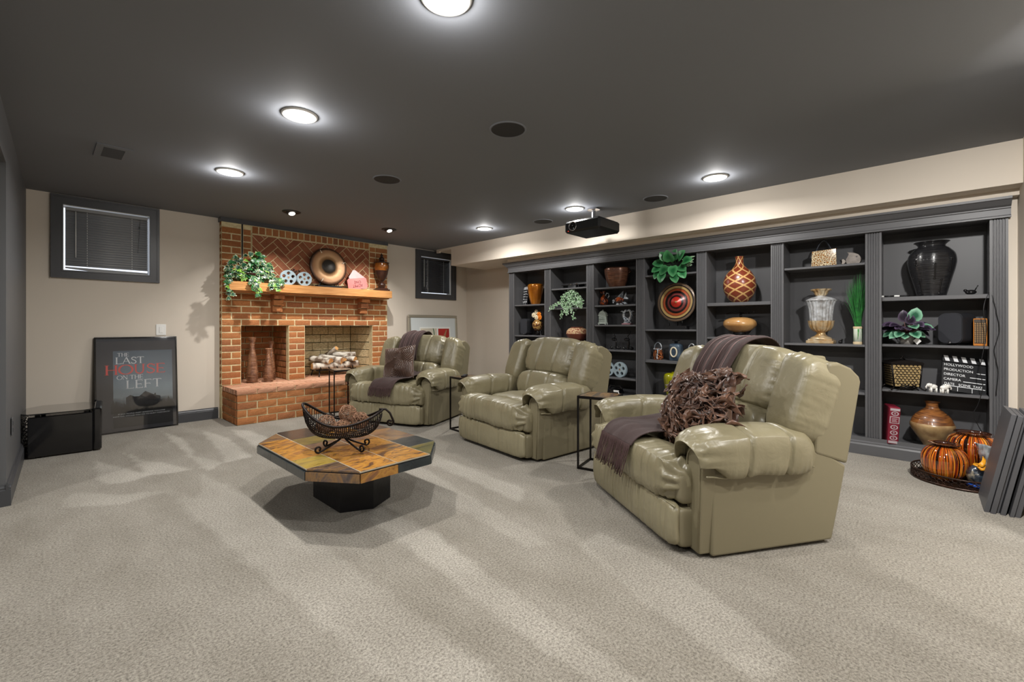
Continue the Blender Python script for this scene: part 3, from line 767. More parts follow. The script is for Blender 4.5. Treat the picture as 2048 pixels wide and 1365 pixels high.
def puff(x0, x1, y0, y1, z0, z1, ex=(6, 6, 6), n=(28, 14, 12), fn=None):
    """cushion volume: superellipsoid-like rounded block on a grid; fn(p, q) moves a point p given its block coordinate q in [-1,1]"""
    c = Vector(((x0 + x1) / 2, (y0 + y1) / 2, (z0 + z1) / 2)); h = Vector(((x1 - x0) / 2, (y1 - y0) / 2, (z1 - z0) / 2))
    b = MB(); K = 5.0
    def pt(q):
        e = ex
        s = (abs(q[0]) ** e[0] + abs(q[1]) ** e[1] + abs(q[2]) ** e[2])
        mx = max(abs(q[0]), abs(q[1]), abs(q[2]))
        k = mx / (s ** (1 / ((e[0] + e[1] + e[2]) / 3))) if s > 0 else 1
        p = Vector((c.x + h.x * q[0] * k, c.y + h.y * q[1] * k, c.z + h.z * q[2] * k))
        return fn(p, q) if fn else p
    def g(i, m): return math.sin((-1 + 2 * i / m) * PI / 2) * .5 + (-1 + 2 * i / m) * .5
    for ax in range(3):
        a, bb2 = [k for k in range(3) if k != ax]
        for sgn in (-1, 1):
            v = []; f = []
            for j in range(n[bb2] + 1):
                for i in range(n[a] + 1):
                    q = [0, 0, 0]; q[ax] = sgn; q[a] = g(i, n[a]); q[bb2] = g(j, n[bb2]); v.append(pt(q))
            w_ = n[a] + 1
            for j in range(n[bb2]):
                for i in range(n[a]): f.append((j * w_ + i, j * w_ + i + 1, (j + 1) * w_ + i + 1, (j + 1) * w_ + i))
            b.add(v, f, True)
    return b
def build_puff(b, name, m, par, **k):
    me = b.build(name, m, par, fix=True, **k)
    bm = bmesh.new(); bm.from_mesh(me.data); bmesh.ops.remove_doubles(bm, verts=bm.verts, dist=2e-5); bmesh.ops.recalc_face_normals(bm, faces=bm.faces)
    for f in bm.faces: f.smooth = True
    bm.to_mesh(me.data); bm.free(); return me
def seam_line(b, pts, r=.0035): b.tube(pts, r, 5)
def make_recliner(label):
    t = thing('recliner', label, 'armchair', group='sage leather recliners')
    # ---- base sides
    for s in (-1, 1):
        prof = [(.0, .012), (.71, .02), (.755, .20), (.800, .395), (.70, .455), (.55, .50), (.40, .50), (.0, .50), (.0, .40)]
        b = MB(); x0, x1 = (.455, .568) if s > 0 else (-.568, -.455)
        b.prism(prof, x0, x1, 'x'); o = b.build('side_panel', M['leather2'], t)
        bv = o.modifiers.new('b', 'BEVEL'); bv.width = .012; bv.segments = 3; bv.limit_method = 'ANGLE'
        # arm front: keyhole-shaped padded facing
        pts = []
        w_ = .062
        for k in range(13):
            a = PI * k / 12; pts.append((math.cos(a) * w_, .475 + math.sin(a) * w_ * 1.05))
        pts += [(-w_ * .95, .36), (-.040, .02), (.040, .02), (w_ * .95, .36)]
        b = MB(); b.prism([(p[0] + s * .511, p[1]) for p in pts], -.060, .02, 'y'); o = b.build('arm_front', M['leather2'], t)
        bv = o.modifiers.new('b', 'BEVEL'); bv.width = .010; bv.segments = 3
        b = MB(); pp = [(p[0] * .80 + s * .511, -.063, .02 + (p[1] - .02) * .965) for p in pts[:13]]
        pp = [(s * .511 + .034, -.063, .03)] + [pp[0]] + pp[1:] + [(s * .511 - .034, -.063, .03)]
        b.tube(pp, .0045, 6); b.build('piping', M['leather'], o)
        # overstuffed arm pad
        def fa(p, q, s=s):
            # droop outward side, gathers at the front, two seams across
            u = (p.y + .12) / .76
            p.z += .018 * math.sin(u * PI) - .02 * (u ** 3)
            out = (p.x * s - .50)
            if out > 0: p.z -= .55 * out * .35
            fr = min(1, max(0, (.06 - p.y) / .08)); dx = abs(p.x * s - .511)
            zf = .478 + math.sqrt(max(0, .088 ** 2 - dx ** 2)) if dx < .088 else .455
            if p.z < zf: p.z += (zf - p.z) * fr * .96
            for sy in (.17, .40):
                d = abs(p.y - sy - .015 * q[2]); p -= Vector((q[0], 0, q[2])) * .016 * math.exp(-(d / .009) ** 2)
            e = max(0, .06 - (p.y + .12)) / .06
            wr = N3(p.x * 38, p.z * 38, 3 + s) * .016 * math.exp(-max(0, p.y + .10) / .07)
            p += Vector((q[0], 0, q[2])) * wr
            wr = N3(p.y * 60, p.x * 8, p.z * 8) * .006 * math.exp(-max(0, p.z - .39) / .05); p.x += s * wr
            p += Vector((q[0], 0, q[2])) * (.006 * N3(p.x * 9, p.y * 9, p.z * 9 + s))
            return p
        x0, x1 = (.375, .630) if s > 0 else (-.630, -.375)
        build_puff(puff(x0, x1, -.125, .60, .392, .608, (3.4, 7, 3.4), (26, 100, 22), fa), 'arm_pad', M['leather'], t)
        b = MB()
        seam_line(b, [(s * (.592 + .004 * N3(i * .9, s)), -.05 + i * .0325, .408 + .007 * N3(i * .8, 4 + s) - .012 * math.sin(i * .3)) for i in range(20)], .005)
        b.build('welt', M['leather'], t)
        # blocks between foot rest and arm
        xa, xb = (.40, .497) if s > 0 else (-.497, -.40)
        build_puff(puff(xa, xb, -.13, .06, .028, .222, (7, 7, 7), (8, 10, 10)), 'side_block', M['leather2'], t)
        build_puff(puff(xa, xb, -.125, .06, .238, .40, (5, 5, 5), (8, 10, 8)), 'side_block', M['leather2'], t)
    b = MB(); b.box(-.455, .455, -.09, .74, .05, .33); b.build('base_frame', M['seam'], t)
    b = MB(); b.box(-.50, .50, .02, .70, .004, .05); b.build('underframe', M['black'], t)
    # ---- lower foot panel
    def ff(p, q):
        e = (1 - abs(q[0])) * .49
        p.y -= .012 * math.cos(q[2] * PI / 2)
        a = (math.exp(-e / .10) + .35)
        p.y += .011 * a * N3(p.x * 40, p.z * 3, 2) * (1 if q[1] < 0 else 0)
        for sx in (-.16, .16):
            p.y += .009 * math.exp(-((p.x - sx) / .006) ** 2) * (q[1] < 0)
        return p
    build_puff(puff(-.492, .492, -.158, -.10, .028, .243, (14, 4, 9), (150, 6, 14), ff), 'foot_panel', M['leather'], t)
    # ---- upper foot rest / front roll
    def fu(p, q):
        top = q[2]
        if p.y > -.03: p.z -= (p.y + .03) * .32
        e = (1 - abs(q[0])) * .50
        front = max(0.0, -q[1])
        p += Vector((0, q[1], q[2])) * (.013 * N3(p.x * 38, p.z * 3 + p.y * 3, 5) * (.45 + math.exp(-e / .10)))
        p += Vector((0, q[1], q[2])) * (.008 * N3(p.x * 6, p.z * 6, p.y * 6))
        # gathers running in from both ends
        p += Vector((0, q[1], q[2])) * (.012 * math.sin(math.atan2(q[2], q[1]) * 11 + 2 * N3(p.x * 4, 2)) * math.exp(-e / .035))
        p.z += .012 * (1 - q[0] ** 2) * (q[2] > 0)
        return p
    build_puff(puff(-.502, .502, -.195, .13, .238, .462, (9, 2.7, 2.9), (130, 26, 24), fu), 'footrest', M['leather'], t)
    b = MB(); seam_line(b, [(-.49 + .98 * i / 24, -.150, .238 + .002 * N3(i * 1.1, 9)) for i in range(25)], .0045); b.build('welt', M['leather'], t)
    # ---- seat
    def fs(p, q):
        p.z += .020 * (1 - q[0] ** 2) * (1 - (q[1] * .6) ** 2) * (q[2] > 0)
        p.z += .010 * N3(p.x * 9, p.y * 7, 1) + .004 * N3(p.x * 26, p.y * 26, 1)
        return p
    build_puff(puff(-.385, .385, .06, .56, .30, .452, (5, 5, 3), (30, 22, 8), fs), 'seat_cushion', M['leather'], t)
    # ---- lumbar roll
    tl = R(14)
    def tilt(p, y0, z0, a):
        dy, dz = p.y - y0, p.z - z0
        return Vector((p.x, y0 + dy * math.cos(a) + dz * math.sin(a), z0 - dy * math.sin(a) + dz * math.cos(a)))
    def fl(p, q):
        e = (1 - abs(q[0])) * .37
        p.z += .018 * (1 - q[0] ** 2) * (q[2] > 0)
        p += Vector((0, q[1], q[2])) * (.016 * N3(p.x * 24, p.z * 9, 7) * math.exp(-e / .08))
        for sx in (-.13, .13): p += Vector((0, q[1], q[2])) * (-.013 * math.exp(-((p.x - sx) / .008) ** 2))
        p += Vector((0, q[1], q[2])) * (.006 * N3(p.x * 8, p.z * 8, 3))
        return tilt(p, .48, .44, R(16))
    build_puff(puff(-.375, .375, .40, .66, .425, .665, (4.5, 3, 3), (90, 14, 20), fl), 'lumbar_cushion', M['leather'], t)
    # ---- head cushion
    def fh(p, q):
        e = (1 - abs(q[0])) * .37
        p.z += .016 * (1 - q[0] ** 2) * (q[2] > 0)
        p += Vector((0, q[1], q[2])) * (.020 * N3(p.x * 7, p.z * 30, 11) * math.exp(-e / .055))
        for sx in (-.12, .12): p += Vector((0, q[1], q[2])) * (-.015 * math.exp(-((p.x - sx - .02 * q[2]) / .008) ** 2))
        p += Vector((0, q[1], q[2])) * (.008 * N3(p.x * 6, p.z * 6, 13))
        p += Vector((0, q[1], 0)) * (.008 * N3(p.x * 30, p.z * 5, 15) * math.exp(-(q[2] + 1) / .25))
        return tilt(p, .60, .62, R(20))
    build_puff(puff(-.375, .375, .50, .80, .625, 1.012, (6, 3, 3.2), (110, 16, 36), fh), 'head_cushion', M['leather'], t)
    # ---- wings
    for s in (-1, 1):
        def fw(p, q, s=s):
            out = max(0, p.x * s - .37) / .2
            p.z -= .045 * out ** 2 * max(0, q[2])
            if q[2] < 0: p.x -= s * .02 * q[2] * 0
            for kx, kk in ((.50, 1), (.535, 1), (.565, 1)):
                pass
            p += Vector((s * .5, q[1], 0)) * (.007 * N3(p.x * 8, p.z * 6, 21 + s))
            p += Vector((0, q[1], q[2])) * (.012 * math.sin(p.x * 150) * math.exp(-max(0, (1 - q[2])) / .12) * (1 if q[1] > -.6 else .3) * .6)
            p += Vector((s * q[0] * s, 0, 0)) * (.0025 * N3(p.z * 40, p.y * 6, 23))
            return tilt(p, .50, .56, R(20))
        x0, x1 = (.352, .578) if s > 0 else (-.578, -.352)
        build_puff(puff(x0, x1, .445, .69, .545, 1.015, (5, 4, 5.5), (30, 20, 50), fw), 'wing', M['leather'], t)
        b = MB()
        for k in range(4):
            x = s * (.50 + .018 * k); pts = []
            for i in range(9):
                a = i / 8; pts.append(tilt(Vector((x + s * .006 * a, .55 + .12 * a, 1.004 - .012 * k - .012 * a + .010 * math.sin(a * PI))), .50, .56, R(20)))
            b.tube(pts, .0025, 4)
        pass
        # flat outer shell behind each wing
        prof = [(.60, .47), (.805, .405), (.895, .830), (.885, .858), (.83, .905), (.75, .935), (.69, .93), (.62, .70)]
        b = MB(); xa, xb = (.38, .572) if s > 0 else (-.572, -.38)
        b.prism(prof, xa, xb, 'x'); o = b.build('back_shell', M['leather2'], t)
        bv = o.modifiers.new('b', 'BEVEL'); bv.width = .014; bv.segments = 3; bv.limit_method = 'ANGLE'
    prof = [(.62, .44), (.79, .40), (.888, .865), (.86, .955), (.76, .96)]
    b = MB(); b.prism(prof, -.40, .40, 'x'); o = b.build('back_panel', M['leather2'], t)
    bv = o.modifiers.new('b', 'BEVEL'); bv.width = .012; bv.segments = 3
    return t
def place(o, p, f, l, off=.57):
    o.location = (p[0] + l[0] * off, p[1] + l[1] * off, 0); o.rotation_euler = (0, 0, math.atan2(f[0], -f[1]))
def unit(x, y): k = math.hypot(x, y); return (x / k, y / k)
c3 = make_recliner('sage leather recliner nearest, with plum throw and ruffled brown pillow')
bpy.context.view_layer.update()
A3 = R(34); l3 = (math.sin(A3), math.cos(A3)); f3 = (-math.cos(A3), math.sin(A3)); place(c3, (2.209, .744), f3, l3)
c2 = copy_tree(c3); c2['label'] = 'sage leather recliner with nothing on its seat, middle of the arc'
A2 = R(7.7); l2 = (math.sin(A2), math.cos(A2)); f2 = (-math.cos(A2), math.sin(A2)); place(c2, (2.847, 2.294), f2, l2)
c1 = copy_tree(c3); c1['label'] = 'sage leather recliner beside the brick fireplace with rosette pillow'
A1 = R(-21); l1 = (math.sin(A1), math.cos(A1)); f1 = (-math.cos(A1), math.sin(A1)); place(c1, (3.02, 4.02), f1, l1)

# ---------------------------------------------------------------- throws and pillows
M['throw'] = mat('plum_throw', (70, 49, 46), .85, rgb2=(50, 35, 34), nscale=60, stretch=(30, 1, 1), bump=.6, bscale=260, bdist=.002, sheen=.1)
M['throwrib'] = mat('mauve_stripe', (140, 108, 104), .6, sheen=.3)
M['fringe'] = mat('plum_fringe', (66, 46, 44), .8)
BACKTOP = [(.87, .60), (.915, .78), (.925, .90), (.895, .975), (.83, 1.008), (.74, 1.0), (.665, .968), (.61, .91), (.555, .83), (.528, .75), (.53, .69)]
SEATP = [(.42, .50), (.35, .480), (.22, .482), (.10, .482), (.0, .487), (-.10, .482), (-.165, .45), (-.205, .385)]
def cr_path(P, n):
    P = [P[0]] + P + [P[-1]]; out = []
    for i in range(1, len(P) - 2):
        for k in range(n):
            t = k / n
            out.append(tuple(.5 * (2 * P[i][a] + (-P[i - 1][a] + P[i + 1][a]) * t + (2 * P[i - 1][a] - 5 * P[i][a] + 4 * P[i + 1][a] - P[i + 2][a]) * t * t + (-P[i - 1][a] + 3 * P[i][a] - 3 * P[i + 1][a] + P[i + 2][a]) * t ** 3) for a in range(len(P[0]))))
    out.append(P[-2]); return out
def throw(chair, label, xb, xs, wb, ws, skew, seatp, flen, seed):
    t = thing('throw_blanket', label, 'throw blanket', tuple(chair.location), chair.rotation_euler[2])
    for part, path, xc, wd in (('back_drape', cr_path(BACKTOP, 5), xb, wb), ('seat_drape', cr_path(seatp, 5), xs, ws)):
        n = len(path) - 1; b = MB(); sk = skew if part == 'seat_drape' else .06
        def P(u, v, path=path, xc=xc, wd=wd, n=n, sk=sk):
            i = min(int(v * n), n - 1); k = v * n - i; y = path[i][0] * (1 - k) + path[i + 1][0] * k; z = path[i][1] * (1 - k) + path[i + 1][1] * k
            i2 = min(i + 1, n); ty, tz = path[i2][0] - path[max(i - 1, 0)][0], path[i2][1] - path[max(i - 1, 0)][1]; L_ = math.hypot(ty, tz) or 1
            ny, nz = tz / L_, -ty / L_
            if part == 'back_drape': ny, nz = -ny, -nz
            if nz < -.3 and part == 'seat_drape': ny, nz = -ny, -nz
            fold = .044 + .011 * math.sin(u * 4.6 * PI + seed + .8 * v) * (.6 + .4 * math.sin(v * 3)) + .005 * N3(u * 7, v * 6, seed)
            if part == 'seat_drape': fold = .020 + .010 * max(0, math.sin(u * 3 * PI + seed + 2 * v)) + .005 * N3(u * 6, v * 6, seed)
            x = xc + (u - .5) * wd * (1 + .12 * math.sin(v * 2.4)) + sk * (v - .3)
            return (x, y + ny * fold * (1 if part == 'back_drape' else -1) * -1, z + abs(nz) * fold)
        b.sheet(P, 60, 60); o = b.build(part, M['throw'], t, fix=False)
        so = o.modifiers.new('s', 'SOLIDIFY'); so.thickness = .005; so.offset = 1
        if part == 'back_drape':
            b = MB()
            for u in (.12, .30, .36, .55, .74, .80): b.tube([Vector(P(u, .25 + .72 * j / 26)) + Vector((0, -.004, .004)) for j in range(27)], .0018, 4)
            o2 = b.build('stripes', M['throwrib'], o)
        else:
            r = random.Random(seed); b = MB()
            for k in range(90):
                u = (k + r.random() * .5) / 90; p0 = Vector(P(u, 1)); q = Vector(P(u, .9)); d = (p0 - q).normalized()
                Ln = flen * r.uniform(.8, 1.05); pts = []
                pp = Vector(p0); ang = 0
                for j in range(7):
                    pts.append(pp.copy() + Vector((0, -.004, .002)))
                    dd = (d * .55 + Vector((r.uniform(-.16, .16) + .10 * math.sin(k * .7), -.04 if pp.z > .34 else .0, -.85))).normalized(); pp = pp + dd * (Ln / 6)
                    pp.y = min(pp.y, -.206)
                b.tube(pts, .0024, 4)
            o2 = b.build('fringe', M['fringe'], o); o2['kind'] = 'stuff'
    return t
throw(c3, 'plum fringed throw draped over the nearest recliner', -.155, -.09, .30, .34, .06, [(.44, .535), (.34, .515), (.20, .502), (.10, .490), (.0, .492), (-.07, .497), (-.14, .476), (-.185, .435)], .18, 1)
SEAT1 = SEATP
throw(c1, 'plum fringed throw draped over the fireside recliner', -.17, .03, .27, .29, -.02, [(.44, .535), (.34, .515), (.20, .502), (.10, .490), (.0, .492), (-.10, .492), (-.16, .462), (-.195, .42)], .11, 4)

def pillow_base(b, hx, hz, d, n=40, fn=None):
    for sg in (-1, 1):
        def P(u, v, sg=sg):
            x, z = u * 2 - 1, v * 2 - 1
            e = max(0, (1 - x ** 4) * (1 - z ** 4)) ** .5
            k = 1 - .06 * (1 - abs(x * z))
            X, Z = x * hx * (k + .05 * abs(x * z)), z * hz * (k + .05 * abs(x * z)); y = sg * d * e
            if fn and sg < 0: y += fn(X, Z, e)
            return (X, y, Z)
        b.sheet(P, n, n)
M['satin'] = mat('brown_satin', (98, 72, 58), .30, rgb2=(76, 54, 44), nscale=6, spec=.7, sheen=.3)
M['satin2'] = mat('dark_brown_satin', (116, 82, 62), .32, rgb2=(72, 48, 38), nscale=9, spec=.6, sheen=.2)
# rosette pillow on chair 1
def inchair(chair, x, y, z, rx, ry=0, rz=0):
    m = Matrix.Translation(chair.location) @ Matrix.Rotation(chair.rotation_euler[2], 4, 'Z') @ Matrix.Translation((x, y, z)) @ Matrix.Rotation(rz, 4, 'Z') @ Matrix.Rotation(rx, 4, 'X') @ Matrix.Rotation(ry, 4, 'Y')
    return m
def put(t, m): t.location = m.to_translation(); t.rotation_euler = m.to_euler()
t = thing('rosette_pillow', 'square brown satin pillow pleated in spiral rosettes on the fireside recliner', 'pillow')
def ros(X, Z, e):
    y = 0
    best = 9; ctr = None
    for (cx, cz, rr) in ((.07, .12, .115), (-.02, -.09, .14), (-.13, .11, .12)):
        d = math.hypot(X - cx, Z - cz) / rr
        if d < best: best = d; ctr = (cx, cz, rr)
    a = math.atan2(Z - ctr[1], X - ctr[0]); d = best * ctr[2]
    if ctr[0] < -.1: return -.004 * math.sin((X * .8 + Z * .6) * 330 + 2 * N3(X * 9, Z * 9)) * e
    s = math.sin((d * 330 + a * 1.0) + .9 * N3(X * 20, Z * 20))
    return (-.010 * s - .02 * math.exp(-best * 1.2)) * e
b = MB(); pillow_base(b, .20, .20, .065, 150, ros); b.build('cushion', M['satin'], t)
put(t, inchair(c1, -.05, .22, .672, R(-20), R(-8), R(4)))
# ruffled pillow on chair 3
t = thing('ruffled_pillow', 'square dark brown pillow covered in crumpled ruffles on the nearest recliner', 'pillow')
b = MB(); pillow_base(b, .205, .175, .07, 24); b.build('cushion', M['satin2'], t)
r = random.Random(11); b = MB()
for k in range(170):
    u, v = r.uniform(-1, 1), r.uniform(-1, 1); e = max(0, (1 - u ** 4) * (1 - v ** 4)) ** .5
    side = -1 if r.random() < .86 else 1
    base = Vector((u * .205, side * .07 * e, v * .175)); nrm = Vector((u * .9, side * (1.0 + .2), v * .9)).normalized()
    tang = nrm.cross(Vector((r.uniform(-1, 1), r.uniform(-1, 1), r.uniform(-1, 1)))).normalized(); bit = nrm.cross(tang)
    W_, Hh, ph = r.uniform(.055, .10), r.uniform(.032, .054), r.uniform(0, 6); cr = r.uniform(.5, 1.4)
    def P(i, j):
        x = (i - .5) * 2
        y = j
        off = tang * (x * W_ * (.5 + .6 * y)) + nrm * (Hh * y * (1 - .22 * x * x)) + bit * (.030 * y * cr * math.sin(x * 2.6 + ph) + .018 * y * y)
        off += Vector((N3(x * 3 + k, y * 3), N3(x * 3, y * 3 + k), N3(x * 3 + 5, y * 3 + k))) * .030 * y
        return tuple(base + off)
    b.sheet(P, 7, 5)
o = b.build('ruffles', M['satin2'], t, fix=False); o['kind'] = 'stuff'
so = o.modifiers.new('s', 'SOLIDIFY'); so.thickness = .0012
put(t, inchair(c3, .205, .20, .648, R(-26), R(-14), R(8)))
# ---------------------------------------------------------------- slate coffee table
def slate(name, cols, sc_=4.2, rough=.22):
    m, nt, b = _mat(name); N, L = nt.nodes, nt.links
    tc = N.new('ShaderNodeTexCoord'); oi = N.new('ShaderNodeObjectInfo'); mp = N.new('ShaderNodeMapping'); L.new(tc.outputs['Object'], mp.inputs[0])
    cx = N.new('ShaderNodeMath'); cx.operation = 'MULTIPLY'; cx.inputs[1].default_value = 53; L.new(oi.outputs['Random'], cx.inputs[0])
    cb = N.new('ShaderNodeCombineXYZ'); L.new(cx.outputs[0], cb.inputs[0]); L.new(cx.outputs[0], cb.inputs[2]); L.new(cb.outputs[0], mp.inputs['Location'])
    rt = N.new('ShaderNodeCombineXYZ'); rt.inputs[2].default_value = 0.9; L.new(rt.outputs[0], mp.inputs['Rotation']); mp.inputs['Scale'].default_value = (1, 2.6, 1)
    n = N.new('ShaderNodeTexNoise'); n.inputs['Scale'].default_value = sc_; n.inputs['Detail'].default_value = 8; n.inputs['Distortion'].default_value = 1.6; n.inputs['Roughness'].default_value = .6
    L.new(mp.outputs[0], n.inputs['Vector'])
    cr = N.new('ShaderNodeValToRGB'); e = cr.color_ramp.elements
    while len(e) > 1: e.remove(e[-1])
    e[0].position = cols[0][0]; e[0].color = lin(cols[0][1])
    for p, c in cols[1:]: k = e.new(p); k.color = lin(c)
    L.new(n.outputs['Fac'], cr.inputs[0]); hs = N.new('ShaderNodeHueSaturation'); mr = N.new('ShaderNodeMapRange'); mr.inputs['To Min'].default_value = .68; mr.inputs['To Max'].default_value = 1.12; L.new(oi.outputs['Random'], mr.inputs[0]); L.new(mr.outputs[0], hs.inputs['Value']); L.new(cr.outputs[0], hs.inputs['Color']); L.new(hs.outputs[0], b.inputs['Base Color'])
    bp = N.new('ShaderNodeBump'); bp.inputs['Strength'].default_value = .35; bp.inputs['Distance'].default_value = .004; L.new(n.outputs['Fac'], bp.inputs['Height']); L.new(bp.outputs[0], b.inputs['Normal'])
    b.inputs['Roughness'].default_value = rough; b.inputs['Coat Weight'].default_value = .3; b.inputs['Coat Roughness'].default_value = .12
    return m
M['sl_ochre'] = slate('ochre_slate', [(.30, (46, 40, 40)), (.38, (104, 72, 46)), (.45, (160, 112, 48)), (.52, (178, 128, 56)), (.58, (136, 90, 52)), (.64, (96, 78, 64)), (.74, (64, 58, 58))])
M['sl_yellow'] = slate('yellow_slate', [(.30, (120, 100, 50)), (.45, (190, 164, 76)), (.6, (172, 150, 82)), (.75, (110, 96, 64))])
M['sl_dark'] = slate('dark_slate', [(.3, (34, 42, 48)), (.55, (52, 60, 62)), (.7, (70, 70, 62))])
M['sl_brown'] = slate('brown_slate', [(.28, (50, 45, 46)), (.40, (96, 80, 66)), (.47, (142, 108, 70)), (.54, (110, 90, 76)), (.62, (84, 74, 72)), (.75, (56, 54, 58))])
M['sl_olive'] = slate('olive_slate', [(.3, (58, 56, 36)), (.5, (96, 92, 54)), (.65, (122, 104, 50)), (.8, (60, 62, 56))])
M['ped'] = mat('black_pedestal', (22, 22, 25), .30, bump=.3, bscale=18, bdist=.006)
tx0, tx1, ty0, ty1, tz = .976, 1.800, 2.160, 3.385, .360
OCT = [(tx0, ty0 + .25), (tx0 + .175, ty0), (tx1 - .20, ty0), (tx1, ty0 + .225), (tx1, ty1 - .25), (tx1 - .175, ty1), (tx0 + .20, ty1), (tx0, ty1 - .225)]
ct = thing('coffee_table', 'low octagonal coffee table with a multicoloured slate top and black pedestal', 'coffee table', (1.39, 2.77, 0))
b = MB(); b.prism(OCT, tz - .052, tz - .008, 'z'); b.build('top_core', M['ped'], ct, world=True)
def clipconv(P, Q):
    for i in range(len(Q)):
        a, c = Q[i], Q[(i + 1) % len(Q)]; out = []
        def sd(p): return (c[0] - a[0]) * (p[1] - a[1]) - (c[1] - a[1]) * (p[0] - a[0])
        for j in range(len(P)):
            p, q = P[j - 1], P[j]; s1, s2 = sd(p), sd(q)
            if (s1 >= 0) != (s2 >= 0):
                t = s1 / (s1 - s2); out.append((p[0] + (q[0] - p[0]) * t, p[1] + (q[1] - p[1]) * t))
            if s2 >= 0: out.append(q)
        P = out
        if len(P) < 3: return []
    return P
xs = [tx0, 1.155, 1.375, 1.595, tx1]
cols = [  # per column: y breaks and the stone of each tile (near to far)
    ([ty0, 2.42, 2.62, 3.16, ty1], ['sl_brown', 'sl_yellow', 'sl_ochre', 'sl_brown']),
    ([ty0, 2.40, 2.74, 2.90, 3.10, ty1], ['sl_ochre', 'sl_ochre', 'sl_brown', 'sl_olive', 'sl_dark']),
    ([ty0, 2.44, 2.78, 3.02, 3.20, ty1], ['sl_ochre', 'sl_ochre', 'sl_brown', 'sl_ochre', 'sl_brown']),
    ([ty0, 2.385, 2.60, 2.95, 3.18, ty1], ['sl_olive', 'sl_dark', 'sl_brown', 'sl_dark', 'sl_ochre']),
]
gq = .0032
for i, (ys, mm) in enumerate(cols):
    for j, k in enumerate(mm):
        P = clipconv([(xs[i] + gq, ys[j] + gq), (xs[i + 1] - gq, ys[j] + gq), (xs[i + 1] - gq, ys[j + 1] - gq), (xs[i] + gq, ys[j + 1] - gq)], OCT)
        if len(P) < 3: continue
        cx_, cy_ = sum(p[0] for p in P) / len(P), sum(p[1] for p in P) / len(P)
        b = MB(); b.prism([(p[0] - cx_, p[1] - cy_) for p in P], 0, .010, 'z'); b.build('slate_tile', M[k], ct, loc=(cx_ - 1.39, cy_ - 2.77, tz - .010))
b = MB(); b.prism([(p[0] + (1.388 - p[0]) * .002, p[1] + (2.77 - p[1]) * .002) for p in OCT], tz - .012, tz - .0015, 'z'); b.build('grout', mat('pale_grout', (168, 160, 142), .9), ct, world=True)
edgem = ['sl_dark', 'sl_brown', 'sl_ochre', 'sl_dark', 'sl_dark', 'sl_dark', 'sl_dark', 'sl_dark']
for i in range(8):
    a, c = Vector(OCT[i]), Vector(OCT[(i + 1) % 8]); n = max(1, round((c - a).length / .24)); d = (c - a) / n; nn = Vector((d.y, -d.x)).normalized()
    for k in range(n):
        p, q = a + d * k, a + d * (k + 1); p = p + d.normalized() * .001; q = q - d.normalized() * .001
        b = MB(); b.prism([tuple(p), tuple(q), tuple(q + nn * .008), tuple(p + nn * .008)], tz - .060, tz - .014, 'z')
        m_ = 'sl_brown' if i == 0 else ('sl_ochre' if (i == 1 and k == 0) else 'sl_dark')
        b.build('edge_tile', M[m_], ct, world=True)
HEX = [(1.238, 2.565), (1.409, 2.478), (1.579, 2.565), (1.579, 2.944), (1.409, 3.03), (1.238, 2.944)]
b = MB(); b.prism(HEX, 0, tz - .052, 'z'); b.build('pedestal', M['ped'], ct, world=True)

# wrought iron bowl with twig balls
bx, by, bz = 1.285, 2.62, tz
M['wire'] = mat('dark_iron_wire', (32, 26, 24), .45, metal=.7)
rz = R(-8)
def bw(x, y, z): c_, s_ = math.cos(rz), math.sin(rz); return Vector((x * c_ - y * s_, x * s_ + y * c_, z))
t = thing('wire_bowl', 'boat-shaped black wrought iron wire bowl on scrolled feet', 'bowl', (bx, by, bz))
# boat axis u along local Xb; rim height rises to both ends
ax = Vector((.77, -.64, 0)).normalized(); sd_ = Vector((.64, .77, 0)).normalized()
def bowlp(u, v):   # u in [-1,1] along the boat, v in [-1,1] across; returns point on the shell
    Lh = .235; zr = .165 + (.075 if u > 0 else .125) * u * u; wdt = .115 * math.sqrt(max(0, 1 - abs(u) ** 2.2))
    z = .075 + (zr - .075) * (1 - math.sqrt(max(0, 1 - min(1, v * v * (1 - abs(u) ** 3) + abs(u) ** 3))))
    return ax * (Lh * u) + sd_ * (wdt * v) + Vector((0, 0, z))
b = MB()
rim = [bowlp(math.cos(a), math.sin(a) * 1.0 if False else (1 if math.sin(a) >= 0 else -1)) for a in [2 * PI * k / 60 for k in range(60)]]
rimp = []
for k in range(60):
    a = 2 * PI * k / 60; u = math.cos(a); sgn = 1 if math.sin(a) >= 0 else -1
    wdt = .115 * math.sqrt(max(0, 1 - abs(u) ** 2.2)); rimp.append(ax * (.235 * u) + sd_ * (wdt * sgn) + Vector((0, 0, .165 + (.075 if u > 0 else .125) * u * u)))
b.tube(rimp, .0078, 8, closed=True); b.build('rim', M['wire'], t)
b = MB()
for k in range(-20, 21):
    u = k / 21; b.tube([bowlp(u, -1 + 2 * j / 16) for j in range(17)], .0025, 4)
for k in range(-7, 8):
    v = k / 8; b.tube([bowlp(-.98 + 1.96 * j / 24, v) for j in range(25)], .0025, 4)
b.build('wire_mesh', M['wire'], t)
def scroll(b, path, r): b.tube(path, r, 7)
for sx, sy in ((1, .55), (-1, .55), (1, -.55), (-1, -.55)):
    b = MB(); d = (ax * sx + sd_ * sy * 1.1).normalized(); pts = [Vector((0, 0, .078)) + d * .01]
    for j in range(1, 9):
        q = j / 8; pts.append(d * (.01 + .135 * q) + Vector((0, 0, .078 - .072 * q ** .8)))
    c0 = pts[-1] + Vector((0, 0, .021))
    for j in range(1, 15):
        a = -PI / 2 + j * .42; rr = .021 * (1 - j * .042); pts.append(c0 + d * (math.cos(a) * rr) + Vector((0, 0, math.sin(a) * rr)))
    scroll(b, pts, .0058); b.build('scroll_foot', M['wire'], t)
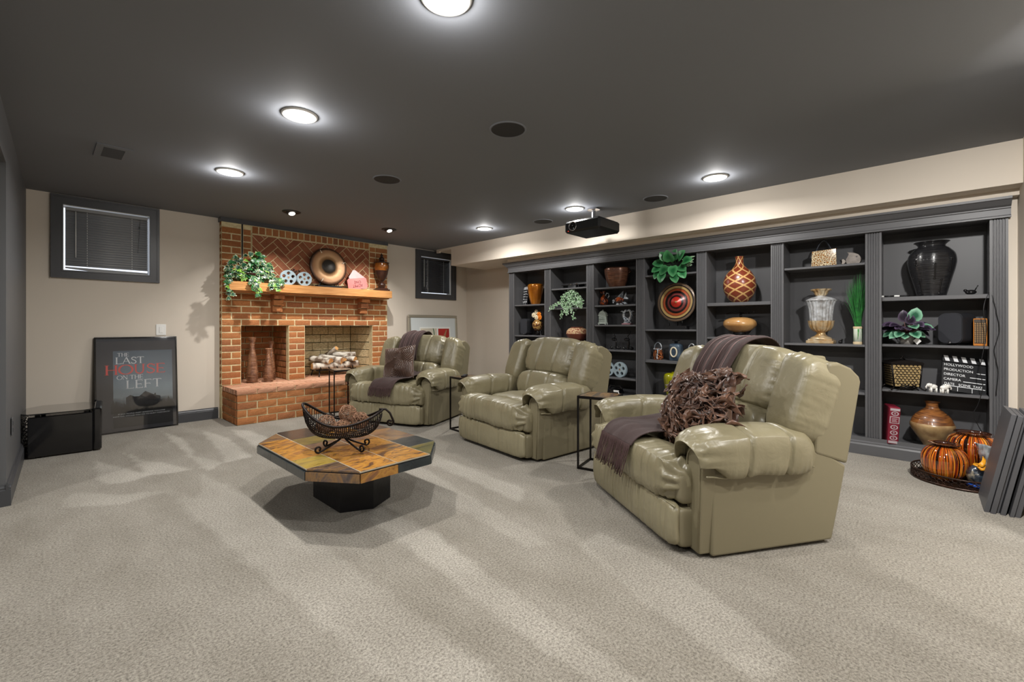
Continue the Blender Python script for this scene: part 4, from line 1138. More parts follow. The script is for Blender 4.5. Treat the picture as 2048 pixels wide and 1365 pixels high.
b = MB(); e = ax * .235 + Vector((0, 0, .24)); pts = [e - ax * .02 + Vector((0, 0, .006)), e + ax * .02 + Vector((0, 0, .004)), e + ax * .045 + Vector((0, 0, -.02)), e + ax * .062 + Vector((0, 0, -.06))]
c0 = e + ax * .045 + Vector((0, 0, -.078))
for j in range(0, 16):
    a = .35 - j * .42; rr = .022 * (1 - j * .04); pts.append(c0 + ax * (math.cos(a) * rr) + Vector((0, 0, math.sin(a) * rr)))
b.tube(pts, .0068, 7); b.build('scroll_handle', M['wire'], t)
M['twig'] = mat('brown_twig', (156, 118, 90), .7, rgb2=(96, 66, 50), nscale=40, rnd=.25)
r = random.Random(3); tw = MB()
for k in range(34):
    n_ = Vector((r.gauss(0, 1), r.gauss(0, 1), r.gauss(0, 1))).normalized(); a_ = n_.orthogonal().normalized(); c_ = n_.cross(a_); off = r.uniform(-.55, .55); rr = math.sqrt(1 - off * off) * r.uniform(.9, 1.0); ph = r.uniform(0, 6); arc = r.uniform(3.5, 6.2)
    tw.tube([(n_ * off + (a_ * math.cos(ph + arc * j / 12) + c_ * math.sin(ph + arc * j / 12)) * rr) * (1 + .05 * math.sin(j * 1.7 + ph)) for j in range(13)], .030, 4)
twm = meshdata(tw, 'twig_ball', M['twig'])
for (u, v, z, rr, lab) in ((-.44, .06, .160, .056, 'lower, at the high-backed end of the bowl'), (-.02, .0, .135, .050, 'second from the high-backed end of the bowl'), (.06, .45, .215, .054, 'uppermost in the bowl'), (.42, .05, .180, .052, 'by the scrolled handle of the bowl')):
    p = ax * (.235 * u) + sd_ * (.115 * v)
    o = bpy.data.objects.new('twig_ball', twm); sc.collection.objects.link(o); o.location = (bx + p.x, by + p.y, bz + z); o.scale = (rr, rr, rr); o.rotation_euler = (u * 9, v * 7, z * 31)
    tag(o, 'woven brown twig ball ' + lab, 'decorative ball', 'woven twig balls in the iron bowl')

# ---------------------------------------------------------------- side tables
def side_table(loc, rz, sx, sy, label, h=.575):
    t = thing('side_table', label, 'side table', (*loc, 0), rz, 'black metal side tables between the recliners')
    b = MB(); e = .013
    for x in (-sx / 2, sx / 2):
        for y in (-sy / 2, sy / 2):
            if x > 0 and y < 0 and False: continue
            bb = MB(); bb.box(x - e / 2, x + e / 2, y - e / 2, y + e / 2, 0, h - .018); bb.build('leg', M['iron'], t)
    for z0, z1 in ((0, .016), (h - .020, h)):
        b = MB(); b.box(-sx / 2 - e / 2, sx / 2 + e / 2, -sy / 2 - e / 2, -sy / 2 + e / 2, z0, z1); b.box(-sx / 2 - e / 2, sx / 2 + e / 2, sy / 2 - e / 2, sy / 2 + e / 2, z0, z1)
        b.box(-sx / 2 - e / 2, -sx / 2 + e / 2, -sy / 2, sy / 2, z0, z1); b.box(sx / 2 - e / 2, sx / 2 + e / 2, -sy / 2, sy / 2, z0, z1); b.build('frame', M['iron'], t)
    b = MB(); b.box(-sx / 2 + e / 2, sx / 2 - e / 2, -sy / 2 + e / 2, sy / 2 - e / 2, h - .010, h + .001); b.build('tabletop', M['sl_brown'], t)
    return t
side_table((3.06, 1.89), R(12), .27, .27, 'slim black side table with slate top beside the nearest recliner')
side_table((3.18, 3.625), R(-6), .27, .26, 'slim black side table with a remote on it, beyond the middle recliner')
side_table((2.63, 5.415), R(-14), .23, .30, 'slim black side table in front of the brick hearth')
t = thing('remote_control', 'black remote control on the side table behind the middle recliner', 'remote', (3.14, 3.63, .577), R(-52))
b = MB(); b.cbox(-.022, .022, -.085, .085, 0, .018, .005); b.build('body', M['black'], t)
b = MB()
for i in range(3):
    for j in range(7): b.cbox(-.013 + i * .010, -.006 + i * .010, -.06 + j * .017, -.05 + j * .017, .0175, .0195, .001)
b.build('buttons', mat('grey_buttons', (70, 70, 74), .5), t)

# ---------------------------------------------------------------- subwoofer, cable, posters
t = thing('subwoofer', 'gloss black subwoofer box on the carpet in the wall corner', 'subwoofer', (.17, 5.75, 0), R(-5))
b = MB(); b.cbox(-.205, .195, -.28, .25, .012, .352, .006); b.build('cabinet', M['gloss'], t)
M['smoke'] = mat('smoked_black_glass', (14, 14, 17), .04, coat=1)
b = MB(); b.prism([(-.20, -.30), (.13, -.30), (.215, -.25), (.215, .10), (.13, .25), (-.16, .25), (-.25, .13), (-.25, -.22)], .372, .382, 'z'); b.build('glass_top', M['smoke'], t)
b = MB(); b.cbox(.195, .252, -.285, .25, .008, .385, .012); b.build('side_cheek', M['gloss'], t)
b = MB()
for x, y in ((-.15, -.22), (.15, -.22), (-.15, .2), (.15, .2)): b.box(x - .015, x + .015, y - .015, y + .015, .35, .374)
b.build('spacer', M['black'], t)
b = MB()
for x, y in ((-.17, -.25), (.17, -.25), (-.17, .22), (.17, .22)): b.lathe([(.018, 0), (.018, .013)], 12, M=RT(x, y, 0))
b.build('feet', M['black'], t)
b = MB(); r = random.Random(8)
for k in range(4):
    pts = [(-.235 + .0 * k, -.20 + .02 * k, .36 - .02 * k)]
    for j in range(1, 16): pts.append((-.222 + .020 * math.sin(j * 1.1 + k * 1.7), -.20 + .035 * math.cos(j * .9 + k), .36 - j * .0225 + .01 * math.sin(j + k)))
    b.tube(cr_path(pts, 3), .0036, 6)
o = b.build('power_cable', M['black'], None); o.location = (.17, 5.75, 0); o.rotation_euler = (0, 0, R(-5)); tag(o, 'tangled black cables hanging beside the gloss black subwoofer', 'cable')

# framed film poster leaning on the wall: serif capitals drawn as strokes
GL = {'T': [((0, 1), (.8, 1), .07), ((.4, 0), (.4, 1), .15)], 'H': [((.1, 0), (.1, 1), .15), ((.75, 0), (.75, 1), .15), ((.1, .5), (.75, .5), .07)],
      'E': [((.1, 0), (.1, 1), .15), ((.1, 1), (.65, 1), .07), ((.1, .5), (.55, .5), .07), ((.1, 0), (.68, 0), .07)], 'L': [((.1, 0), (.1, 1), .15), ((.1, 0), (.65, 0), .07)],
      'A': [((0, 0), (.42, 1), .07), ((.42, 1), (.84, 0), .15), ((.18, .36), (.66, .36), .06)], 'F': [((.1, 0), (.1, 1), .15), ((.1, 1), (.65, 1), .07), ((.1, .5), (.55, .5), .07)],
      'N': [((.1, 0), (.1, 1), .07), ((.1, 1), (.8, 0), .15), ((.8, 0), (.8, 1), .07)]}
def serif_text(body, size, m, par, x, z, name, y=-.0105, track=.12, wx=1.0):
    b = MB()
    def seg(a, c, w_):
        a, c = Vector(a), Vector(c); d = (c - a).normalized(); n = Vector((-d.y, d.x)) * w_ / 2
        P = [a + n, a - n, c - n, c + n]; b.prism([(x + (cx + p.x) * size * wx, z + p.y * size) for p in P], y, y + .0006, 'y')
    cx = 0
    for ch in body:
        if ch == ' ': cx += .35; continue
        if ch == 'O' or ch == 'S' or ch == 'U':
            pts = []
            if ch == 'O': pts = [(.5 + .5 * math.cos(a), .5 + .5 * math.sin(a)) for a in [2 * PI * k / 20 for k in range(21)]]; wd = 1.0
            if ch == 'S': pts = [(.6, .86), (.45, .98), (.25, 1), (.1, .88), (.1, .7), (.25, .58), (.45, .48), (.6, .34), (.6, .14), (.42, .0), (.22, .0), (.06, .12)]; wd = .65
            if ch == 'U': pts = [(.12, 1), (.12, .3), (.2, .1), (.42, .0), (.62, .1), (.7, .3), (.7, 1)]; wd = .82
            for a, c in zip(pts, pts[1:]):
                d = abs((c[1] - a[1])) / (math.hypot(c[0] - a[0], c[1] - a[1]) + 1e-6); wdd = .06 + .10 * d if ch == 'O' else .11
                seg(a, c, wdd)
            if ch == 'U': seg((0, 1), (.24, 1), .05); seg((.6, 1), (.82, 1), .05)
            if ch == 'S': seg((.63, .74), (.63, .98), .05); seg((.05, .02), (.05, .26), .05)
        else:
            for a, c, w_ in GL[ch]:
                seg(a, c, w_)
                if abs(a[0] - c[0]) < .01:
                    for q in (a, c): seg((q[0] - .14, q[1]), (q[0] + .14, q[1]), .045)
                elif abs(a[1] - c[1]) < .01 and ch in 'TEFL':
                    seg((c[0], c[1] - (.0 if c[1] == 0 else .12)), (c[0], c[1] + (.12 if c[1] == 0 else .0)), .05)
            if ch == 'T': seg((.02, .84), (.02, 1), .05)
            if ch == 'A': seg((-.1, 0), (.12, 0), .045); seg((.72, 0), (.98, 0), .045)
            wd = {'T': .8, 'H': .85, 'E': .72, 'L': .7, 'A': .86, 'F': .7, 'N': .9}[ch]
        cx += wd + track
    return b.build(name, m, par)
M['pblack'] = mat('poster_black', (30, 32, 36), .5); M['pred'] = mat('poster_red', (232, 84, 78), .5, emit=0); M['pwhite'] = mat('poster_white', (228, 232, 236), .5)
def poster_mat():
    m, nt, b = _mat('poster_night_print'); N, L = nt.nodes, nt.links
    tc = N.new('ShaderNodeTexCoord'); sp = N.new('ShaderNodeSeparateXYZ'); L.new(tc.outputs['Object'], sp.inputs[0])
    cr = N.new('ShaderNodeValToRGB'); e = cr.color_ramp.elements
    while len(e) > 1: e.remove(e[-1])
    st = [(0, (20, 22, 26)), (.24, (26, 28, 32)), (.30, (44, 52, 60)), (.36, (160, 176, 186)), (.45, (140, 158, 170)), (.60, (104, 122, 138)), (.9, (76, 92, 108)), (1, (60, 70, 82))]  # print stops brightened to carry the bluish window reflection in the glass
    e[0].position = 0; e[0].color = lin(st[0][1])
    for p, c in st[1:]: k = e.new(p); k.color = lin(c)
    n = N.new('ShaderNodeTexNoise'); n.inputs['Scale'].default_value = 7; n.inputs['Detail'].default_value = 6; L.new(tc.outputs['Object'], n.inputs['Vector'])
    a = N.new('ShaderNodeMath'); a.operation = 'MULTIPLY_ADD'; a.inputs[1].default_value = .16; L.new(n.outputs['Fac'], a.inputs[0])
    s = N.new('ShaderNodeMath'); s.operation = 'SUBTRACT'; L.new(sp.outputs['Z'], s.inputs[0]); s.inputs[1].default_value = .08; L.new(s.outputs[0], a.inputs[2]); L.new(a.outputs[0], cr.inputs[0])
    L.new(cr.outputs[0], b.inputs['Base Color']); b.inputs['Roughness'].default_value = .5; return m
t = thing('film_poster', 'framed dark film poster with white and red title leaning on the wall', 'poster', (.742, 6.185, .0), 0, rot=(R(-5.5), 0, 0))
PW, PH = .345, 1.008
b = MB()
for q in ((-PW, PW, 0, .014), (-PW, PW, PH - .014, PH), (-PW, -PW + .014, .014, PH - .014), (PW - .014, PW, .014, PH - .014)): b.cbox(q[0], q[1], -.016, .012, q[2], q[3], .003)
b.build('frame', M['gloss'], t)
b = MB(); b.box(-PW + .012, PW - .012, -.004, .004, .012, PH - .012); b.build('mat_board', mat('charcoal_mat_board', (66, 67, 73), .6), t)
b = MB(); b.box(-.20, .30, -.0075, -.004, .05, .86); b.build('print', poster_mat(), t)
M['silh'] = mat('poster_silhouette', (40, 44, 50), .6)
b = MB()
b.prism([(-.10, .27), (-.10, .36), (-.065, .385), (-.03, .365), (.01, .365), (.06, .415), (.135, .37), (.14, .385), (.15, .385), (.15, .365), (.19, .35), (.19, .27)], -.0085, -.0075, 'y'); b.build('house_silhouette', M['silh'], t)
b = MB(); r = random.Random(2)
for k in range(26):
    x = -.2 + .5 * k / 25; b.prism([(x - .02, .2), (x - .018, .24 + r.random() * .07), (x, .25 + r.random() * .1 * (1 if abs(x) > .17 else .3)), (x + .018, .24 + r.random() * .05), (x + .02, .2)], -.0088, -.0076, 'y')
b.build('dark_shrubs', M['pblack'], t)
serif_text('THE', .036, M['pwhite'], t, -.165, .800, 'title_lettering', -.0095)
serif_text('LAST', .068, M['pwhite'], t, -.178, .722, 'title_lettering', -.0095)
serif_text('HOUSE', .098, M['pred'], t, -.26, .610, 'title_lettering', -.0095, wx=1.12)
serif_text('ON THE', .042, M['pwhite'], t, -.17, .555, 'title_lettering', -.0095)
serif_text('LEFT', .085, M['pwhite'], t, -.095, .455, 'title_lettering', -.0095, wx=1.05)
text('IF BAD PEOPLE HURT SOMEONE YOU LOVE', .0175, M['pwhite'], t, (-.165, -.0095, .185), (R(90), 0, 0), 'tagline_lettering', sx=1.15)
text('HOW FAR WOULD YOU GO TO HURT THEM BACK?', .0175, M['pwhite'], t, (-.205, -.0095, .162), (R(90), 0, 0), 'tagline_lettering', sx=1.15)
b = MB(); b.box(-PW + .012, PW - .012, -.0118, -.0108, .012, PH - .012)
pg = clear_glass('poster_glazing'); b.build('glazing', pg, t)

# framed abstract print behind the fireside recliner
t = thing('framed_art', 'silver-framed abstract print with red square behind the fireside recliner', 'picture', (4.70, 6.185, 0), 0, rot=(R(-3.2), 0, 0))
b = MB(); M['silver'] = mat('champagne_frame', (178, 172, 156), .35, metal=.6)
W_, Hh = .52, 1.31
for q in ((-W_, W_, 0, .045), (-W_, W_, Hh - .045, Hh), (-W_, -W_ + .045, .045, Hh - .045), (W_ - .045, W_, .045, Hh - .045)): b.cbox(q[0], q[1], -.022, .012, q[2], q[3], .008)
b.build('frame', M['silver'], t)
b = MB(); b.box(-W_ + .04, W_ - .04, -.006, .004, .04, Hh - .04); b.build('mat_board', mat('pale_mat_board', (206, 212, 212), .6), t)
b = MB(); b.box(-.30, .36, -.0085, -.006, .45, 1.105); b.build('inner_mat', mat('white_inner_mat', (228, 230, 226), .6), t)
b = MB(); b.box(-.28, .06, -.0105, -.0085, .50, 1.08); b.build('print', mat('cream_print', (212, 204, 184), .6, rgb2=(190, 184, 168), nscale=5), t)
b = MB(); b.box(.09, .33, -.0105, -.0085, .60, 1.075); b.build('print', mat('red_print', (178, 44, 36), .6, rgb2=(150, 36, 30), nscale=6), t)
b = MB(); b.tube([(.01, -.0115, .88), (.0, -.0115, .95), (-.005, -.0115, 1.02), (-.02, -.0115, 1.08)], .008, 4); b.build('green_stroke', mat('green_ink', (60, 100, 70), .6), t)
b = MB(); b.prism([(-.17, .86), (-.12, .90), (-.06, .915), (-.0, .90), (.0, .86)], -.0125, -.0105, 'y'); b.build('orange_shape', mat('orange_ink', (190, 110, 70), .6), t)
b = MB(); b.prism([(.17, .86), (.20, .95), (.26, 1.06), (.28, 1.05), (.25, .96), (.24, .86)], -.0125, -.0105, 'y'); b.build('brown_shape', mat('tan_ink', (150, 110, 80), .6), t)

# ---------------------------------------------------------------- leaves
def leafmat(name, c_in, c_edge, pos=(.72, .80), rough=.35, rnd=.25):
    m, nt, b = _mat(name); N, L = nt.nodes, nt.links
    at = N.new('ShaderNodeAttribute'); at.attribute_name = 'edge'
    tc = N.new('ShaderNodeTexCoord'); n = N.new('ShaderNodeTexNoise'); n.inputs['Scale'].default_value = 25; n.inputs['Detail'].default_value = 3; L.new(tc.outputs['Object'], n.inputs['Vector'])
    a = N.new('ShaderNodeMath'); a.operation = 'MULTIPLY_ADD'; a.inputs[1].default_value = .35; L.new(n.outputs['Fac'], a.inputs[0]); L.new(at.outputs['Fac'], a.inputs[2])
    s = N.new('ShaderNodeMath'); s.operation = 'SUBTRACT'; s.inputs[1].default_value = .17; L.new(a.outputs[0], s.inputs[0])
    cr = N.new('ShaderNodeValToRGB'); cr.color_ramp.elements[0].position = pos[0]; cr.color_ramp.elements[1].position = pos[1]; cr.color_ramp.elements[0].color = lin(c_in); cr.color_ramp.elements[1].color = lin(c_edge); L.new(s.outputs[0], cr.inputs[0])
    oi = N.new('ShaderNodeObjectInfo'); mr = N.new('ShaderNodeMapRange'); mr.inputs['To Min'].default_value = 1 - rnd; mr.inputs['To Max'].default_value = 1 + rnd; L.new(oi.outputs['Random'], mr.inputs[0])
    hs = N.new('ShaderNodeHueSaturation'); L.new(mr.outputs[0], hs.inputs['Value']); L.new(cr.outputs[0], hs.inputs['Color']); L.new(hs.outputs[0], b.inputs['Base Color'])
    b.inputs['Roughness'].default_value = rough; return m
def leaf_mesh(outline, mname, m, fold=.18, rings=(0, .5, .85, 1.0), curl=.25, name='leaf'):
    """leaf in the XY plane, stem at origin, growing towards +Y; outline is a list of (x, y)"""
    c = (0, sum(p[1] for p in outline) / len(outline)); v = []; ed = []; n = len(outline)
    for r_ in rings[1:]:
        for p in outline:
            x = p[0] * r_; y = c[1] + (p[1] - c[1]) * r_; v.append((x, y, abs(x) * fold - curl * y * y)); ed.append(r_)
    v.append((0, c[1], -curl * c[1] ** 2)); ed.append(0.0)
    f = [(len(v) - 1, i, (i + 1) % n) for i in range(n)]
    for k in range(len(rings) - 2): f += [(k * n + i, (k + 1) * n + i, (k + 1) * n + (i + 1) % n, k * n + (i + 1) % n) for i in range(n)]
    me = bpy.data.meshes.new(name); me.from_pydata(v, [], f)
    a = me.attributes.new('edge', 'FLOAT', 'POINT'); a.data.foreach_set('value', ed)
    for p in me.polygons: p.use_smooth = True
    me.materials.append(m); return me
IVY = [(0, 0), (.22, -.10), (.30, .05), (.52, .10), (.36, .32), (.42, .62), (.20, .58), (.12, .80), (0, 1.0), (-.12, .80), (-.20, .58), (-.42, .62), (-.36, .32), (-.52, .10), (-.30, .05), (-.22, -.10)]
OVAL = [(0, 0), (.16, .04), (.32, .20), (.40, .42), (.34, .66), (.18, .88), (0, 1.0), (-.18, .88), (-.34, .66), (-.40, .42), (-.32, .20), (-.16, .04)]
LONG = [(0, 0), (.07, .1), (.13, .35), (.12, .6), (.06, .85), (0, 1), (-.06, .85), (-.12, .6), (-.13, .35), (-.07, .1)]
M['ivy'] = leafmat('variegated_ivy', (18, 62, 38), (196, 206, 152), (.88, .93)); M['ivy2'] = leafmat('green_ivy', (24, 80, 42), (60, 124, 56)); M['ivy3'] = leafmat('lime_ivy', (96, 150, 50), (150, 190, 80))
def place_leaf(me, par, p, d, up, s, name='leaf', m=None):
    o = bpy.data.objects.new(name, me); sc.collection.objects.link(o); o.parent = par
    y = Vector(d).normalized(); z = Vector(up); z = (z - y * z.dot(y)); z = z.normalized() if z.length > 1e-4 else y.orthogonal().normalized(); x = y.cross(z)
    o.location = p; o.rotation_euler = Matrix((x, y, z)).transposed().to_euler(); o.scale = (s, s, s); return o
MZ = 1.656
t = thing('ivy_planter', 'trailing variegated ivy in a pot on the end of the oak mantel', 'plant', (1.79, 6.09, MZ))
b = MB(); b.lathe([(.001, 0), (.075, 0), (.095, .11), (.10, .115), (.09, .115), (.085, .10), (.001, .10)], 24); b.build('pot', mat('dark_pot', (60, 34, 26), .4), t)
ivm = [leaf_mesh(IVY, 'leaf', M['ivy']), leaf_mesh(IVY, 'leaf', M['ivy2']), leaf_mesh(IVY, 'leaf', M['ivy3'])]
r = random.Random(21); stems = MB()
def ivy_leaf(p, out, s):
    k = r.random(); me = ivm[0] if k < .58 else (ivm[1] if k < .90 else ivm[2])
    d = Vector((out.x + r.uniform(-.6, .6), out.y * .4 + r.uniform(-.5, .2), -.45 + r.uniform(-.6, .6))); place_leaf(me, t, p, d, Vector((r.uniform(-.4, .3), -1, .5 + r.uniform(-.3, .3))), s)
for k in range(210):
    a = r.uniform(0, 2 * PI); q = math.sqrt(r.random()); ph = r.uniform(0, 1)
    x = math.cos(a) * q * .235; z = .12 + abs(math.sin(a)) * q * .27 * (1 if math.sin(a) > 0 else -.25)
    y = -.10 * math.sqrt(max(0, 1 - (x / .25) ** 2)) * r.uniform(.2, 1.0) + .02 * r.random()
    ivy_leaf(Vector((x, y, z)), Vector((math.cos(a), -.5, math.sin(a))), r.uniform(.045, .085))
for (x, y, zz, L_) in ((-.02, -.125, .05, .14), (.045, -.125, .04, .19), (.20, -.125, .03, .08), (.25, -.12, .06, .14), (-.27, -.09, .05, .16), (-.24, -.07, .02, .22), (.31, -.10, .06, .05), (.0, -.125, .05, .10)):
    pts = [Vector((x * .4, -.02, .13))]
    for j in range(6): pts.append(Vector((x + .01 * math.sin(j * 2), y - .012 - .005 * j, zz - j * L_ / 5)))
    stems.tube(pts, .0022, 5)
    for j in range(1, 7):
        for q in range(2): ivy_leaf(pts[j] + Vector((0, -.006, 0)), Vector((r.choice((-1, 1)), -.3, -1)), r.uniform(.04, .065))
stems.build('stems', mat('ivy_stem', (70, 90, 50), .6), t)

# ---------------------------------------------------------------- mantel objects
M['reel'] = mat('pale_blue_reel', (176, 196, 206), .35, metal=.35)
def reel_mesh(b, cx, cz, R_, y0, y1):
    # disc with five round holes and a hub hole, as a ring of sectors
    n = 60; holes = [(R_ * .60 * math.cos(R(90 + 72 * k)), R_ * .60 * math.sin(R(90 + 72 * k)), R_ * .235) for k in range(5)] + [(0, 0, R_ * .16)]
    G = 44; V = {}; f = []
    def inside(x, z):
        if x * x + z * z > R_ * R_: return False
        return all((x - h[0]) ** 2 + (z - h[1]) ** 2 > h[2] ** 2 for h in holes)
    bm = bmesh.new()
    return holes
def film_reel(par, loc, R_, name='reel', rz=0):
    holes = [(R_ * .60 * math.cos(R(90 + 72 * k)), R_ * .60 * math.sin(R(90 + 72 * k)), R_ * .235) for k in range(5)] + [(0, 0, R_ * .15)]
    cu = bpy.data.curves.new(name, 'CURVE'); cu.dimensions = '2D'; cu.fill_mode = 'BOTH'; cu.extrude = .004; cu.bevel_depth = .0012
    for (x, z, q) in [(0, 0, R_)] + holes:
        sp = cu.splines.new('POLY'); n = 32 if q == R_ else 16; sp.points.add(n - 1); sp.use_cyclic_u = True
        for k in range(n): sp.points[k].co = (x + q * math.cos(2 * PI * k / n), z + q * math.sin(2 * PI * k / n), 0, 1)
    o = bpy.data.objects.new(name, cu); sc.collection.objects.link(o); bpy.context.view_layer.update()
    me = bpy.data.meshes.new_from_object(o.evaluated_get(bpy.context.evaluated_depsgraph_get())); bpy.data.objects.remove(o)
    me.materials.clear(); me.materials.append(M['reel'])
    for dy in (0, .022):
        o = bpy.data.objects.new('flange', me); sc.collection.objects.link(o); o.parent = par; o.location = (loc[0], loc[1] + dy, loc[2]); o.rotation_euler = (R(90), 0, rz)
    b = MB(); b.lathe([(.001, -.011), (R_ * .22, -.011), (R_ * .22, .011), (.001, .011)], 20, M=Matrix.Translation((loc[0], loc[1] + .011, loc[2])) @ Matrix.Rotation(R(90), 4, 'X')); 
    b.build('hub', mat('tan_reel_hub', (168, 130, 96), .5), par)
for x, R_, lab in ((2.237, .098, 'nearer the ivy on the mantel'), (2.440, .095, 'against the bronze disc on the mantel')):
    t = thing('film_reel', 'pale metal film reel with round holes, ' + lab, 'film reel', (x, 6.08, MZ), group='film reels on the mantel'); film_reel(t, (0, 0, R_ + .001), R_)
M['dried'] = mat('dark_berries', (50, 34, 30), .5)
t = thing('berry_sprig', 'dark dried berry sprig standing behind the film reels', 'dried plant', (2.33, 6.15, MZ)); r = random.Random(4)
b = MB(); b.lathe([(.001, 0), (.035, 0), (.045, .06), (.03, .12), (.028, .13)], 16); b.build('vase', mat('brown_cup', (92, 66, 46), .5), t)
b = MB(); bb = MB()
for k in range(14):
    a = r.uniform(-1, 1); p = Vector((a * .08, -.02 * r.random(), .20 + .05 * r.random() - .04 * abs(a))); b.tube([(0, 0, .12), (a * .03, -.01, .17), tuple(p)], .0016, 4)
    for j in range(3): bb.sphere((p.x + r.uniform(-.014, .014), p.y + r.uniform(-.01, .01), p.z + r.uniform(-.014, .014)), .007, 8, 6)
b.build('twigs', M['dried'], t); bb.build('berries', M['dried'], t)
# bronze disc on a stand
def radial(name, stops, rough=.4, metal=.0, nz=.0, scale=1.0, spokes=0):
    m, nt, b = _mat(name); N, L = nt.nodes, nt.links
    tc = N.new('ShaderNodeTexCoord'); ln = N.new('ShaderNodeVectorMath'); ln.operation = 'LENGTH'
    mp = N.new('ShaderNodeMapping'); mp.inputs['Scale'].default_value = (1, 0, 1); L.new(tc.outputs['Object'], mp.inputs[0]); L.new(mp.outputs[0], ln.inputs[0])
    n = N.new('ShaderNodeTexNoise'); n.inputs['Scale'].default_value = 24; n.inputs['Detail'].default_value = 5; L.new(tc.outputs['Object'], n.inputs['Vector'])
    a = N.new('ShaderNodeMath'); a.operation = 'MULTIPLY_ADD'; a.inputs[1].default_value = nz; L.new(n.outputs['Fac'], a.inputs[0])
    sc2 = N.new('ShaderNodeMath'); sc2.operation = 'MULTIPLY_ADD'; sc2.inputs[1].default_value = 1 / scale; sc2.inputs[2].default_value = -nz / 2; L.new(ln.outputs['Value'], sc2.inputs[0]); L.new(sc2.outputs[0], a.inputs[2])
    cr = N.new('ShaderNodeValToRGB'); e = cr.color_ramp.elements
    while len(e) > 1: e.remove(e[-1])
    e[0].position = stops[0][0]; e[0].color = lin(stops[0][1])
    for p, c in stops[1:]: k = e.new(p); k.color = lin(c)
    L.new(a.outputs[0], cr.inputs[0]); L.new(cr.outputs[0], b.inputs['Base Color']); b.inputs['Roughness'].default_value = rough; b.inputs['Metallic'].default_value = metal
    bp = N.new('ShaderNodeBump'); bp.inputs['Strength'].default_value = .4; bp.inputs['Distance'].default_value = .004; L.new(n.outputs['Fac'], bp.inputs['Height']); L.new(bp.outputs[0], b.inputs['Normal'])
    return m
M['ivory'] = mat('ivory_inlay', (236, 226, 205), .4)
t = thing('bronze_disc', 'large hammered bronze disc with dark hub on a black stand on the mantel', 'decorative plate', (2.785, 6.12, MZ))
Mx = Matrix.Translation((0, 0, .298)) @ Matrix.Rotation(R(90 - 6), 4, 'X')
DM = radial('bronze_disc', [(0, (72, 68, 62)), (.34, (64, 60, 56)), (.37, (110, 88, 66)), (.42, (176, 132, 88)), (.60, (196, 152, 106)), (.84, (176, 130, 92)), (.93, (96, 70, 56)), (1.0, (40, 32, 30))], .38, .3, .05, .262)
b = MB(); b.lathe([(.001, .026), (.08, .026), (.088, .020), (.094, .012), (.15, .014), (.22, .022), (.25, .016), (.262, .004), (.262, -.008), (.22, .0), (.001, .0)], 64)
o = b.build('disc', DM, t); o.location = (0, 0, .298); 
me = o.data; me.transform(Matrix.Rotation(R(90), 4, 'X')); o.rotation_euler = (R(-6), 0, 0)
for a in (118, 18, 242):
    b = MB(); a = R(a); b.prism([(math.cos(a) * .205 - math.sin(a) * .007, math.sin(a) * .205 + math.cos(a) * .007), (math.cos(a) * .205 + math.sin(a) * .007, math.sin(a) * .205 - math.cos(a) * .007), (math.cos(a) * .252, math.sin(a) * .252)], -.031, -.018, 'y')
    o = b.build('bright_mark', M['ivory'], t); o.location = (0, 0, .298); o.rotation_euler = (R(-6), 0, 0)
b = MB(); b.cbox(-.17, .17, -.05, .05, 0, .03, .003); b.cbox(-.185, .185, -.055, .055, 0, .012, .003); b.bar((-.10, .03, .03), (-.10, .045, .14), .006); b.bar((.10, .03, .03), (.10, .045, .14), .006); b.bar((-.13, -.03, .03), (-.13, -.02, .07), .005); b.bar((.13, -.03, .03), (.13, -.02, .07), .005)
b.build('stand', M['black'], t)
# giant tickets, lettering upside down as in the photo
M['pink'] = mat('salmon_ticket', (226, 112, 108), .35, rgb2=(232, 130, 124), nscale=3, coat=.3); M['pinkw'] = mat('pale_ticket', (240, 214, 212), .25, rgb2=(228, 170, 168), nscale=2.5, coat=.4)
def ticket(b, w_, h_, n=.018):
    pts = []
    for (cx, cz, a0) in ((w_, h_, 270), (-w_, h_, 360), (-w_, -h_, 90), (w_, -h_, 180)):
        for k in range(5):
            a = R(a0 - 0 + (-1) * 22.5 * k) if False else R({(1, 1): 270 - 22.5 * k, (-1, 1): 360 - 22.5 * k, (-1, -1): 90 - 22.5 * k, (1, -1): 180 - 22.5 * k}[(1 if cx > 0 else -1, 1 if cz > 0 else -1)]); pts.append((cx + n * math.cos(a), cz + n * math.sin(a)))
    b.prism(pts, -.003, .003, 'y')
t = thing('ticket_sign', 'glossy salmon pink giant ticket sign with upside-down black lettering on the mantel', 'sign', (3.195, 6.075, MZ + .085), rot=(R(-4), R(-8), 0))
b = MB(); ticket(b, .150, .080); b.build('card', M['pink'], t)
text('ADMIT', .062, M['pblack'], t, (.078, -.0042, -.010), (R(90), R(180), 0), 'lettering', sx=.85); text('ONE', .058, M['pblack'], t, (.060, -.0042, .042), (R(90), R(180), 0), 'lettering', sx=.9)
t = thing('ticket_sign', 'pale glossy ticket sign tilted behind the salmon pink one', 'sign', (3.225, 6.12, MZ + .160), rot=(R(-4), R(33), 0))
b = MB(); ticket(b, .130, .085); b.build('card', M['pinkw'], t)
t = thing('ticket_sign', 'salmon ticket sign lowest, peeking from under the lettered one', 'sign', (3.265, 6.105, MZ + .052), rot=(R(-4), R(-16), 0))
b = MB(); ticket(b, .11, .038); b.build('card', M['pink'], t)
